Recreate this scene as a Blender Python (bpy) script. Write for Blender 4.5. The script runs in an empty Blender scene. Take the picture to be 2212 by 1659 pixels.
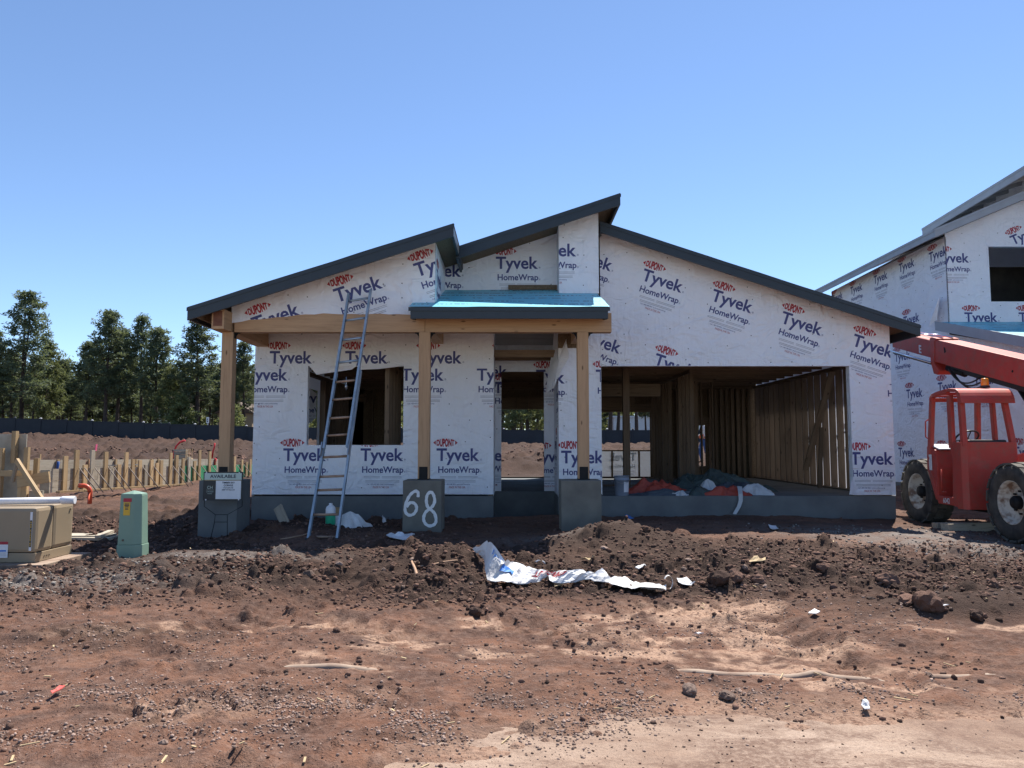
import bpy, bmesh, math, random
import numpy as np
from mathutils import Vector, Matrix, Euler

SC = bpy.context.scene
COL = SC.collection
R = math.radians
rnd = random.Random(7)

# ------------------------------------------------------------------ camera, sky, sun, exposure
HC, PITCH, F = 1.6, R(4.6), 1640.0          # eye height, tilt, focal length in 2212ths of the frame width
cam_d = bpy.data.cameras.new('camera')
cam_d.sensor_fit = 'HORIZONTAL'
cam_d.angle = 2 * math.atan(1106 / F)
cam_d.clip_end = 3000
cam = bpy.data.objects.new('camera', cam_d)
cam.location = (0, 0, HC)
cam.rotation_euler = (R(90) + PITCH, 0, 0)
COL.objects.link(cam)
SC.camera = cam

SUN_EL, SUN_AZ = R(59), R(30)             # azimuth clockwise from +Y
world = bpy.data.worlds.new('World')
SC.world = world
world.use_nodes = True
wn = world.node_tree.nodes
sky = wn.new('ShaderNodeTexSky')
sky.sky_type = 'NISHITA'
sky.sun_disc = False
sky.sun_elevation = SUN_EL
sky.sun_rotation = SUN_AZ
sky.altitude = 2100
sky.air_density = 1.0
sky.dust_density = 0.25
sky.ozone_density = 4.0
world.node_tree.links.new(sky.outputs[0], wn['Background'].inputs[0])
wn['Background'].inputs[1].default_value = 0.108
sun_d = bpy.data.lights.new('sun', 'SUN')
sun_d.energy = 5.0
sun_d.angle = R(0.53)
sun_d.color = (1.0, 0.95, 0.87)
sun = bpy.data.objects.new('sun', sun_d)
SUNV = Vector((math.sin(SUN_AZ) * math.cos(SUN_EL), math.cos(SUN_AZ) * math.cos(SUN_EL), math.sin(SUN_EL)))
sun.rotation_euler = SUNV.to_track_quat('Z', 'Y').to_euler()
sun.location = (20, 40, 60)
COL.objects.link(sun)
SC.view_settings.view_transform = 'Standard'
SC.view_settings.look = 'None'
SC.view_settings.exposure = 0.9
SC.view_settings.gamma = 1.0
SC.view_settings.use_curve_mapping = False
SC.render.engine = 'CYCLES'
SC.cycles.max_bounces = 8
SC.cycles.diffuse_bounces = 5

# ------------------------------------------------------------------ pixel -> place (photo measured 2212 x 1659)
SP, CP = math.sin(PITCH), math.cos(PITCH)
def _d(px, py):
    v = 829.5 - py
    return (px - 1106, F * CP - v * SP, F * SP + v * CP)
def at(px, py, Y):
    d = _d(px, py)
    return Vector((d[0] / d[1] * Y, Y, HC + d[2] / d[1] * Y))
def PX(px, py, Y): return at(px, py, Y).x
def PZ(py, Y): return at(1106, py, Y).z

# ------------------------------------------------------------------ noise and terrain (numpy)
def _hash(ix, iy, seed):
    h = (ix.astype(np.int64) * 374761393 + iy.astype(np.int64) * 668265263 + seed * 974634777) & 0x7fffffff
    h = ((h ^ (h >> 13)) * 1274126177) & 0x7fffffff
    h = h ^ (h >> 16)
    return (h & 0xffffff) / float(0xffffff)
def vn(x, y, s=1.0, seed=0):
    x = np.asarray(x, float) / s + 1000.3; y = np.asarray(y, float) / s + 1000.7
    ix = np.floor(x); iy = np.floor(y); fx = x - ix; fy = y - iy
    fx = fx * fx * (3 - 2 * fx); fy = fy * fy * (3 - 2 * fy)
    a = _hash(ix, iy, seed); b = _hash(ix + 1, iy, seed); c = _hash(ix, iy + 1, seed); d = _hash(ix + 1, iy + 1, seed)
    return (a + (b - a) * fx) * (1 - fy) + (c + (d - c) * fx) * fy
def fbm(x, y, s, o=3, seed=0):
    t = 0; amp = 1; tot = 0
    for k in range(o):
        t = t + amp * (vn(x, y, s / 2 ** k, seed + k * 17) - .5); tot += amp; amp *= .5
    return t / tot
def sst(a, b, x):
    t = np.clip((np.asarray(x, float) - a) / (b - a), 0, 1)
    return t * t * (3 - 2 * t)
def gau(x, y, cx, cy, rx, ry): return np.exp(-((x - cx) / rx) ** 2 - ((y - cy) / ry) ** 2)
MOUNDS = []   # (cx, cy, rx, ry, h)
def mound(px, py, z, rx, ry, h):
    d = _d(px, py); Y = (z - HC) / d[2] * d[1]
    MOUNDS.append((d[0] / d[1] * Y, Y, rx, ry, h))
mound(965, 1225, .15, .75, .35, .16)
mound(880, 1235, .15, .8, .5, .08)
mound(1370, 1175, .2, .75, .55, .20)
mound(1290, 1165, .2, .6, .5, .12)
mound(1500, 1200, .2, .8, .6, .08)
mound(1115, 1195, .15, .55, .6, -.14)
mound(1990, 1290, .2, 1.0, .35, .12)
mound(2110, 1310, .15, .5, .3, .12)
mound(1560, 1245, .2, .45, .25, .08)
mound(370, 1215, .1, 1.2, .7, .16)
mound(260, 1190, .1, 1.0, .5, -.05)
mound(640, 1215, .1, .7, .3, .05)
mound(230, 1390, .0, .7, .28, .07)
mound(420, 1365, .0, .7, .22, -.05)
mound(600, 1400, .0, .5, .2, .06)
mound(330, 1460, .0, .5, .16, .05)
mound(1000, 1330, .05, .6, .3, .07)
mound(1380, 1345, .05, .9, .35, -.04)
mound(1720, 1400, .05, 1.1, .4, -.05)
mound(1960, 1370, .05, .6, .3, .07)
mound(1250, 1480, .0, .7, .22, .05)
mound(1050, 1120, .25, .6, .7, .05)
mound(230, 1100, .3, 1.6, 1.2, .20)
mound(90, 1090, .3, 1.2, 1.0, .05)
MOUNDS += [(.3, 29.5, 2.6, 1.2, .5), (-18, 38, 5, 4, .5), (-27, 58, 10, 5, .45), (-14, 60, 6, 4, .3), (4, 34, 4, 2, .3)]
def road_edge(x):
    x = np.asarray(x, float)
    e = np.interp(x, [-3, -1, -.4, .2, .8, 1.25, 1.6, 2.2, 3.1, 6], [3.0, 3.4, 3.75, 3.98, 4.2, 4.42, 4.2, 4.22, 4.42, 4.7])
    return e + .14 * fbm(x, x * 0, .7, 3, 61)
def lumps(x, y, cell, seed, dens):
    """rounded clods on a jittered lattice; dens = local chance of a clod"""
    u = np.asarray(x, float) / cell + 500.; v = np.asarray(y, float) / cell + 500.
    iu = np.floor(u); iv = np.floor(v); out = np.zeros_like(u)
    for a in (-1, 0, 1):
        for b in (-1, 0, 1):
            ju = iu + a; jv = iv + b
            cu = ju + _hash(ju, jv, seed); cv = jv + _hash(ju, jv, seed + 1); r = .12 + .42 * _hash(ju, jv, seed + 2) ** 1.5
            on = _hash(ju, jv, seed + 3) < dens
            d2 = ((u - cu) ** 2 + (v - cv) ** 2) / (r * r)
            out = np.maximum(out, np.where(on, np.clip(1 - d2, 0, 1) ** .6 * r, 0))
    return out * cell
PACK = []
for _p in ((1640, 1370, .95, .45), (1720, 1440, .9, .28), (1560, 1320, .5, .25), (1370, 1335, .8, .28), (1050, 1345, .5, .25), (900, 1395, 1.0, .22), (470, 1350, .8, .20), (640, 1345, .5, .14), (820, 1270, .5, .12),
           (2120, 1360, .7, .25), (760, 1440, .6, .10), (1150, 1300, .6, .14), (1850, 1480, .9, .12), (520, 1420, .7, .12), (1250, 1400, .9, .2), (300, 1530, .6, .12)):
    _q = _d(_p[0], _p[1]); _Y = (.05 - HC) / _q[2] * _q[1]; PACK.append((_q[0] / _q[1] * _Y, _Y, _p[2], _p[3]))
def pack_base(x, y):
    m = 0
    for cx, cy, rx, ry in PACK: m = m + gau(x, y, cx, cy, rx, ry)
    return np.clip(m, 0, 1)
def _gp(px, py):
    q = _d(px, py); Y = (.05 - HC) / q[2] * q[1]; return (q[0] / q[1] * Y, Y)
TRACKS = [(_gp(60, 1392), _gp(640, 1338)), (_gp(640, 1338), _gp(960, 1395)), (_gp(1540, 1285), _gp(1960, 1500)), (_gp(1000, 1340), _gp(1480, 1378)), (_gp(1330, 1310), _gp(1700, 1330)), (_gp(200, 1545), _gp(900, 1500))]
def tracks(x, y):
    """(mask, lug relief) of the tyre tracks pressed into the soil"""
    M = np.zeros_like(np.asarray(x, float)); Lg = np.zeros_like(M)
    for k, ((ax, ay), (bx, by)) in enumerate(TRACKS):
        L = math.hypot(bx - ax, by - ay); ux, uy = (bx - ax) / L, (by - ay) / L
        s_ = (x - ax) * ux + (y - ay) * uy; d = (x - ax) * -uy + (y - ay) * ux + .10 * fbm(x, y, 1.6, 2, 140 + k)
        m = np.exp(-(d / .24) ** 6) * sst(-.1, .25, s_) * (1 - sst(L - .25, L + .1, s_)) * sst(-.22, .02, fbm(x, y, .8, 2, 150 + k))
        lug = sst(.05, .4, np.sin(s_ * 24 + np.abs(d) * 13 + 1.5 * fbm(x, y, .4, 2, 160)))
        rim = np.exp(-((np.abs(d) - .31) / .07) ** 2) * sst(-.1, .25, s_) * (1 - sst(L - .25, L + .1, s_))
        M = np.maximum(M, m); Lg = Lg + m * (.034 * lug - .034) + .022 * rim
    return M, Lg
def churn(x, y):
    c = sst(6.9, 7.9, y) * (1 - sst(10.2, 11.6, y)) * (.45 + .55 * sst(-1.8, .8, x)) + .95 * gau(x, y, -7.6, 13.8, 5.0, 4.0) + .8 * gau(x, y, -2.7, 8.7, 1.1, .5) + .8 * gau(x, y, -.9, 8.2, 1.3, .9) + .9 * gau(x, y, 4.9, 8.3, 1.6, .9) + .8 * gau(x, y, 2.4, 8.6, 1.0, .7)
    return np.clip(c * (.35 + 1.2 * sst(-.18, .2, fbm(x, y, 1.4, 2, 95))) * (1 - .8 * pack_base(x, y)), 0, 1)
def ground_z(x, y, fine=True):
    x = np.asarray(x, float); y = np.asarray(y, float)
    ed = road_edge(x)
    off = sst(ed - .25, ed + .7, y)
    z = -.055 + .075 * off
    z = z + .04 * sst(5.4, 7, y) + .14 * sst(7, 12.5, y)
    z = z - .11 * sst(-3.0, -5.2, x) * sst(8, 11, y) * (1 - sst(13, 17, y)) - .06 * sst(3.5, 7, x) * sst(8, 11, y)
    z = z + .30 * sst(14.5, 23, y) + 1.08 * sst(27, 70, y) + .95 * sst(-24, -46, x) * sst(36, 70, y)
    z = z - 6 * sst(120, 600, np.hypot(x, y))
    inside = sst(-5.2, -4.9, x) * (1 - sst(7.2, 7.5, x)) * sst(14.9, 15.6, y) * (1 - sst(22.4, 23.0, y))
    for cx, cy, rx, ry, h in MOUNDS: z = z + h * gau(x, y, cx, cy, rx, ry)
    ch = churn(x, y); pk = pack_base(x, y)
    z = z + ch * (.10 * sst(-.1, .3, fbm(x, y, 1.0, 2, 96)) + .02)
    tm, tl = tracks(x, y)
    z = z + tl * off
    rough = off * (1 - .6 * tm) * (1 - .45 * pk) * (.35 + .6 * sst(-.15, .3, fbm(x, y, 1.7, 2, 5)))
    rough = rough * (1 + .7 * np.clip(gau(x, y, 4.9, 8.3, 1.4, .8) + gau(x, y, 2.4, 8.6, .9, .7) + gau(x, y, -.9, 8.3, 1.2, .9) + gau(x, y, -2.6, 8.7, .9, .5), 0, 1.5))
    z = z + .12 * fbm(x, y, 3.2, 2, 1) * sst(4.2, 6, y) + (.10 * fbm(x, y, 1.1, 3, 2) + .05 * np.abs(fbm(x, y, .6, 2, 92))) * off * (1 - .3 * pk)
    far = sst(24, 34, y)
    z = z + far * (lumps(x, y, .8, 131, .5) * .7 + lumps(x, y, .42, 135, .5) * .8) if fine else z
    z = z + far * (.26 * fbm(x, y, 3.0, 3, 81) + .16 * np.abs(fbm(x, y, 1.3, 3, 82)))
    if fine:
        r = np.abs(fbm(x, y, .30, 2, 3)); c = fbm(x, y, .15, 3, 4); e = np.clip(fbm(x, y, .2, 3, 8), 0, 1); k = np.clip(fbm(x, y, .085, 2, 9), -.1, 1)
        z = z + rough * (.055 * (.16 - r) + .045 * c + .08 * e + .035 * k)
        z = z + lumps(x, y, .30, 101, .55 * ch) * .75 + lumps(x, y, .16, 111, .03 * rough + .55 * ch) * .7 + lumps(x, y, .085, 121, .16 * rough + .4 * ch) * .7
        z = z + ch * (.05 * np.abs(fbm(x, y, .33, 3, 97)) + .03 * fbm(x, y, .12, 2, 98))
        st = fbm(np.asarray(x) * .28 + .05 * y, y, .15, 4, 99)
        z = z + (.06 + .05 * pk) * st * off * (1 - sst(7.2, 8.4, y)) * sst(-.15, .2, fbm(x, y, 1.3, 2, 12))
        z = z + .008 * fbm(x, y, .05, 2, 6) * off
    w = np.clip(1.3 * gau(x, y, -6.5, 9.9, .95, .62), 0, 1); z = z * (1 - w) + .03 * w
    return z * (1 - inside) - .3 * inside
def gz(x, y): return float(ground_z(np.array([x]), np.array([y]))[0])
def gpt(px, py, lift=0.0):
    """where the ground seen at a photo point lies (coarse march along the sight line)"""
    d = Vector(_d(px, py)); d = d / d.y
    ys = np.arange(3.2, 90, .04)
    gap = HC + d.z * ys - (ground_z(d.x * ys, ys, False) + lift)
    k = int(np.argmax(gap < 0))
    if gap[k] >= 0: k = len(ys) - 1
    Y = ys[k]
    return Vector((d.x * Y, Y, HC + d.z * Y))

# ------------------------------------------------------------------ materials
MATS = {}
class NB:
    def __init__(s, name):
        s.m = bpy.data.materials.new(name); s.m.use_nodes = True
        s.nt = s.m.node_tree; s.n = s.nt.nodes; s.l = s.nt.links
        s.b = s.n['Principled BSDF']; s.out = s.n['Material Output']
        MATS[name] = s.m
    def node(s, t, **kw):
        x = s.n.new(t)
        for k, v in kw.items(): setattr(x, k, v)
        return x
    def link(s, a, b): s.l.new(a, b)
    def coords(s, scale=(1, 1, 1), rot=(0, 0, 0), kind='Object', rand=0.0):
        tc = s.node('ShaderNodeTexCoord'); mp = s.node('ShaderNodeMapping')
        mp.inputs['Scale'].default_value = scale; mp.inputs['Rotation'].default_value = rot
        src = tc.outputs[kind]
        if rand:
            oi = s.node('ShaderNodeObjectInfo'); va = s.node('ShaderNodeVectorMath', operation='SCALE')
            cx = s.node('ShaderNodeCombineXYZ')
            for i in range(3): s.link(oi.outputs['Random'], cx.inputs[i])
            s.link(cx.outputs[0], va.inputs[0]); va.inputs['Scale'].default_value = rand
            ad = s.node('ShaderNodeVectorMath', operation='ADD')
            s.link(src, ad.inputs[0]); s.link(va.outputs[0], ad.inputs[1]); src = ad.outputs[0]
        s.link(src, mp.inputs[0]); return mp.outputs[0]
    def noise(s, vec, scale, detail=3, rough=.55, dist=0.0):
        x = s.node('ShaderNodeTexNoise'); s.link(vec, x.inputs['Vector'])
        x.inputs['Scale'].default_value = scale; x.inputs['Detail'].default_value = detail
        x.inputs['Roughness'].default_value = rough; x.inputs['Distortion'].default_value = dist
        return x.outputs['Fac']
    def ramp(s, fac, stops, interp='LINEAR'):
        x = s.node('ShaderNodeValToRGB'); x.color_ramp.interpolation = interp
        e = x.color_ramp.elements
        while len(e) < len(stops): e.new(.5)
        for el, (p, c) in zip(e, stops):
            el.position = p; el.color = (c[0], c[1], c[2], 1) if hasattr(c, '__len__') else (c, c, c, 1)
        s.link(fac, x.inputs[0]); return x.outputs[0]
    def mix(s, fac, a, b, mode='MIX'):
        x = s.node('ShaderNodeMix', data_type='RGBA', blend_type=mode)
        for sock, v in ((x.inputs[0], fac), (x.inputs[6], a), (x.inputs[7], b)):
            if isinstance(v, (int, float)): sock.default_value = v
            elif isinstance(v, tuple): sock.default_value = (v[0], v[1], v[2], 1)
            else: s.link(v, sock)
        return x.outputs[2]
    def math(s, op, a, b=0.0, clamp=False):
        x = s.node('ShaderNodeMath', operation=op); x.use_clamp = clamp
        for sock, v in ((x.inputs[0], a), (x.inputs[1], b)):
            if isinstance(v, (int, float)): sock.default_value = v
            else: s.link(v, sock)
        return x.outputs[0]
    def bump(s, h, strength=.3, dist=.02, prev=None):
        x = s.node('ShaderNodeBump'); x.inputs['Strength'].default_value = strength; x.inputs['Distance'].default_value = dist
        s.link(h, x.inputs['Height'])
        if prev: s.link(prev, x.inputs['Normal'])
        s.link(x.outputs[0], s.b.inputs['Normal']); return x.outputs[0]
    def color(s, c):
        if isinstance(c, tuple): s.b.inputs['Base Color'].default_value = (c[0], c[1], c[2], 1)
        else: s.link(c, s.b.inputs['Base Color'])
    def set(s, rough=None, metal=None, spec=None):
        if rough is not None: s.b.inputs['Roughness'].default_value = rough
        if metal is not None: s.b.inputs['Metallic'].default_value = metal
        if spec is not None: s.b.inputs['Specular IOR Level'].default_value = spec

def simple(name, c1, c2=None, scale=4, rough=.75, bump=0, bscale=40, metal=0, spec=.4, bdist=.01, thr=(.35, .65), rand=3.0):
    b = NB(name); b.set(rough, metal, spec)
    if c2 is None: c2 = tuple(x * .82 for x in c1)
    v = b.coords(rand=rand)
    b.color(b.ramp(b.noise(v, scale, 5), [(thr[0], c1), (thr[1], c2)]))
    if bump: b.bump(b.noise(v, bscale, 4), bump, bdist)
    return b.m

def wood(name, base, dark, axis, knots=True, var=.45):
    b = NB(name); b.set(.72, 0, .3)
    sc = [9, 9, 9]; sc[axis] = .7
    v = b.coords(tuple(sc), rand=11.0)
    g = b.noise(v, 2.2, 6, .65, .6)
    c = b.ramp(g, [(.28, dark), (.5, base), (.75, tuple(min(1, x * 1.15) for x in base))])
    sc2 = [60, 60, 60]; sc2[axis] = 2
    g2 = b.noise(b.coords(tuple(sc2), rand=5.0), 1, 2)
    c = b.mix(b.math('MULTIPLY', g2, .35), c, dark)
    if knots:
        sc3 = [7, 7, 7]; sc3[axis] = 2.4
        vo = b.node('ShaderNodeTexVoronoi'); b.link(b.coords(tuple(sc3), rand=7.0), vo.inputs['Vector']); vo.inputs['Scale'].default_value = 1
        k = b.ramp(vo.outputs['Distance'], [(.06, 1.0), (.13, 0.0)])
        c = b.mix(k, c, tuple(x * .45 for x in dark))
    oi = b.node('ShaderNodeObjectInfo')
    br = b.math('MULTIPLY_ADD', oi.outputs['Random'], var); br.node.inputs[2].default_value = 1 - var * .6
    hs = b.node('ShaderNodeHueSaturation'); b.link(c, hs.inputs['Color']); b.link(br, hs.inputs['Value'])
    b.color(hs.outputs[0]); b.bump(g2, .25, .003)
    return b.m
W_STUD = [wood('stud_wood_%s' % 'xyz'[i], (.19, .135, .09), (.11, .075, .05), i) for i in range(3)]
W_FORM = [wood('form_wood_%s' % 'xyz'[i], (.46, .32, .17), (.30, .19, .10), i) for i in range(3)]
W_GREY = [wood('weathered_wood_%s' % 'xyz'[i], (.42, .36, .275), (.26, .215, .16), i) for i in range(3)]
W_BEAM = [wood('beam_wood_%s' % 'xyz'[i], (.52, .33, .19), (.39, .235, .13), i, True, .2) for i in range(3)]

def wrap_material(name='house_wrap', tl=.10):
    b = NB(name); b.set(.55, 0, .35)
    v = b.coords()
    big = b.noise(b.coords((1, 1, 1.0), (0, .5, 0)), 1.1, 2, .45, 2.2)
    st = b.noise(b.coords((1.3, 1.3, 2.3), (0, .6, 0)), 1.7, 2, .45, 1.6)
    st2 = b.noise(b.coords((4.0, 4.0, .9), (0, .12, 0)), 2.0, 2, .45, 1.4)
    ridg = b.math('SUBTRACT', 1.0, b.math('ABSOLUTE', b.math('MULTIPLY', b.math('SUBTRACT', st, .5), 5.0)))
    fine = b.noise(v, 26, 3)
    h = b.math('ADD', b.math('MULTIPLY', big, 1.1), b.math('MULTIPLY', ridg, .26))
    h = b.math('ADD', h, b.math('MULTIPLY', st2, .45))
    h = b.math('ADD', h, b.math('MULTIPLY', fine, .008))
    b.bump(h, .85, .055)
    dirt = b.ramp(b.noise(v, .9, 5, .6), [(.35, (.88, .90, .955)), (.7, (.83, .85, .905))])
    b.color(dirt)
    tr = b.node('ShaderNodeBsdfTranslucent'); b.link(dirt, tr.inputs['Color'])
    mx = b.node('ShaderNodeMixShader'); mx.inputs[0].default_value = tl
    b.link(b.b.outputs[0], mx.inputs[1]); b.link(tr.outputs[0], mx.inputs[2]); b.link(mx.outputs[0], b.out.inputs[0])
    return b.m
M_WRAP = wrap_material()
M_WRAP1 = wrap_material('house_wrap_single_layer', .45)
M_BLUE = simple('print_blue', (.055, .065, .20), (.065, .075, .22), 3, .6)
M_RED = simple('print_red', (.42, .03, .05), (.36, .03, .045), 3, .6)
M_GREY = simple('print_grey', (.42, .43, .48), (.36, .37, .42), 3, .6)
M_DOT = simple('fastener_cap', (.10, .10, .12), (.06, .06, .07), 3, .5)
M_FASCIA = simple('dark_metal_fascia', (.022, .031, .041), (.026, .036, .047), 6, .45, .05, 20)
M_FELT = simple('roof_underlay', (.035, .037, .04), (.055, .055, .055), 3, .9, .3, 8)
M_GFASC = simple('grey_fascia', (.33, .36, .40), (.29, .315, .35), 3, .6)
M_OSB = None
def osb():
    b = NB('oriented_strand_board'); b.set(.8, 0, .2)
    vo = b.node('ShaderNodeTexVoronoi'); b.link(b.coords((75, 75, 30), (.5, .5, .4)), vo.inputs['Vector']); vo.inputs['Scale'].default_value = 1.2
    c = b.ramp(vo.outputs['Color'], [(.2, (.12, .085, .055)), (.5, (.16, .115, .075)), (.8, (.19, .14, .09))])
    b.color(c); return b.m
M_OSB = osb()
M_BLUEROOF = None
def blue_sheet():
    b = NB('blue_roof_underlayment'); b.set(.42, 0, .5)
    v = b.coords((1, 1, 1))
    # rows of printed marks: short dashes broken by noise
    s = b.node('ShaderNodeSeparateXYZ'); b.link(b.coords(), s.inputs[0])
    row = b.math('FRACT', b.math('MULTIPLY', s.outputs[1], 2.6))
    rowm = b.math('MULTIPLY', b.math('GREATER_THAN', row, .30), b.math('LESS_THAN', row, .55))
    wr = b.noise(b.coords((26, 4, 1)), 1.0, 2)
    gap = b.noise(b.coords((1.3, 2.5, 1)), 1.2, 1)
    mk = b.math('MULTIPLY', b.math('MULTIPLY', rowm, b.math('GREATER_THAN', wr, .48)), b.math('GREATER_THAN', gap, .45))
    c = b.mix(mk, (.13, .54, .66), (.02, .08, .15))
    b.color(c); b.bump(b.noise(v, 3, 3), .3, .02)
    return b.m
M_BLUEROOF = blue_sheet()
M_CONC = simple('concrete', (.19, .18, .155), (.125, .12, .105), 2.2, .9, .25, 60, bdist=.004)
M_CONC2 = simple('stem_wall_concrete', (.165, .175, .175), (.115, .122, .125), 1.6, .85, .25, 40, bdist=.006)
M_SPRAY = simple('white_spray_paint', (.78, .78, .78), (.7, .7, .7), 20, .8)
M_BLACK = simple('black_metal', (.010, .011, .012), (.016, .016, .018), 9, .6, spec=.2)
M_DARKPL = simple('black_plastic', (.02, .02, .022), (.03, .03, .03), 9, .4)
M_REDM = None
def red_paint():
    b = NB('faded_red_paint'); b.set(.5, 0, .4)
    v = b.coords()
    c = b.ramp(b.noise(v, 2.3, 5, .6), [(.3, (.40, .042, .028)), (.6, (.46, .060, .042)), (.8, (.47, .11, .085))])
    s = b.node('ShaderNodeSeparateXYZ'); b.link(v, s.inputs[0])
    dust = b.math('MULTIPLY', b.ramp(b.noise(v, 7, 5, .7), [(.47, 0.0), (.70, 1.0)]), .6)
    b.color(b.mix(dust, c, (.23, .11, .075))); b.bump(b.noise(v, 30, 3), .08, .004)
    return b.m
M_REDM = red_paint()
M_TYRE = simple('dusty_tyre_rubber', (.035, .033, .031), (.085, .075, .065), 5, .9, .3, 30)
M_TREAD = simple('tyre_tread_rubber', (.06, .057, .052), (.13, .12, .10), 6, .9, .2, 30)
M_RIM = simple('worn_cream_rim', (.55, .50, .43), (.20, .12, .08), 7, .65, .2, 30, thr=(.45, .62))
M_STEEL = simple('galvanised_steel', (.42, .43, .45), (.30, .31, .33), 6, .35, 0, 30, .9)
M_CHROME = simple('polished_rod', (.75, .76, .8), (.7, .7, .74), 6, .12, 0, 30, 1.0)
M_HOSE = simple('black_rubber_hose', (.018, .018, .02), (.03, .03, .03), 9, .55)
M_AMBER = simple('amber_lens', (.85, .26, .02), (.75, .2, .02), 4, .25)
M_WHITEPL = simple('white_plastic', (.74, .74, .76), (.66, .66, .69), 5, .4)
M_WHITECL = simple('white_crumpled_sheet', (.70, .70, .71), (.60, .58, .56), 4, .6, .6, 9, bdist=.04)
M_SHEETBLUE = simple('sheet_print_blue', (.05, .19, .55), (.07, .23, .6), 4, .6)
M_GREENBOX = simple('green_powder_coat', (.20, .305, .235), (.18, .275, .215), 3, .45, .05, 40)
M_TAN = simple('tan_powder_coat', (.30, .232, .155), (.275, .212, .14), 2.5, .45, .06, 60)
M_TANSEAM = simple('dark_seam', (.09, .07, .05), (.11, .085, .06), 5, .7)
M_ORANGE = simple('orange_conduit', (.62, .10, .045), (.55, .085, .04), 4, .4)
M_REDPIPE = simple('red_pipe', (.62, .03, .03), (.5, .025, .03), 4, .4)
M_BLUEPIPE = simple('blue_pipe', (.015, .06, .22), (.02, .08, .28), 4, .4)
M_PINK = simple('pink_flagging', (.85, .16, .28), (.8, .12, .22), 4, .6)
M_CORAL = simple('coral_plastic', (.72, .13, .10), (.62, .1, .08), 8, .6)
M_ORANGECL = simple('orange_tarp', (.38, .06, .035), (.28, .045, .03), 5, .6, .5, 9, bdist=.03)
M_GREYCL = simple('slate_grey_tarp', (.075, .09, .105), (.05, .06, .075), 5, .6, .5, 9, bdist=.03)
M_GREENCL = simple('dark_green_tarp', (.05, .075, .07), (.04, .055, .055), 5, .6, .5, 9, bdist=.03)
M_BAG = simple('white_plastic_bag', (.52, .53, .54), (.42, .43, .44), 6, .4, .5, 12, bdist=.02)
M_BUCKET = simple('grey_bucket_plastic', (.23, .26, .32), (.2, .23, .29), 4, .4)
M_LADBLUE = simple('ladder_rail_aluminium', (.36, .43, .50), (.25, .31, .37), 7, .42, 0, 30, .45)
M_LADRUNG = simple('ladder_rung_worn', (.40, .27, .19), (.27, .17, .115), 10, .6, .1, 40, .2)
M_SIGNBLK = simple('sign_charcoal', (.020, .024, .028), (.024, .028, .032), 4, .45)
M_SIGNPALE = simple('sign_pale_green', (.50, .58, .52), (.47, .55, .49), 4, .5)
M_SIGNGOLD = simple('sign_gold', (.33, .25, .13), (.3, .22, .12), 4, .5)
M_SIGNINK = simple('sign_ink', (.03, .035, .06), (.035, .04, .065), 4, .6)
M_YELLOW = simple('yellow_sticker', (.70, .42, .04), (.65, .38, .04), 6, .5)
M_FORMGREEN = simple('green_form_panel', (.035, .24, .10), (.06, .29, .13), 5, .6, .1, 30)
M_PLY = simple('weathered_plywood', (.42, .38, .30), (.27, .23, .175), 3.5, .85, .15, 30)
M_FENCE = simple('charcoal_fence_panel', (.017, .022, .031), (.022, .028, .038), 1.5, .7)
M_REBAR = simple('rusty_steel_rod', (.13, .10, .085), (.19, .16, .14), 8, .7)
M_GREENJUG = simple('green_plastic', (.03, .40, .22), (.025, .34, .19), 5, .4)
M_JEANS = simple('blue_denim', (.03, .07, .18), (.045, .09, .22), 20, .85)
M_SHIRT = simple('white_shirt', (.7, .7, .7), (.6, .6, .6), 10, .8)
M_VEST = simple('orange_vest', (.8, .17, .04), (.72, .14, .04), 10, .7)
M_SKIN = simple('skin', (.42, .23, .15), (.38, .2, .13), 10, .5)
M_BOOT = simple('brown_boot', (.16, .09, .05), (.12, .07, .04), 10, .7)
M_PALEWALL = simple('pale_stucco', (.62, .66, .68), (.57, .61, .63), 2, .9)
M_TANWALL = simple('tan_stucco', (.36, .28, .19), (.32, .25, .17), 2, .9)
M_DKROOF = simple('brown_roof_shingle', (.10, .075, .06), (.13, .1, .08), 4, .9)
M_GLASS = simple('window_glass', (.05, .07, .09), (.06, .08, .1), 2, .08, spec=.8)
M_ROPE = simple('tan_rope', (.42, .27, .18), (.35, .22, .14), 20, .9)
M_STRAW = simple('wood_chip', (.50, .38, .22), (.40, .29, .16), 10, .85)
M_CURB = simple('dusty_kerb_concrete', (.33, .25, .19), (.20, .13, .095), 5, .9, .2, 40)

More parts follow.
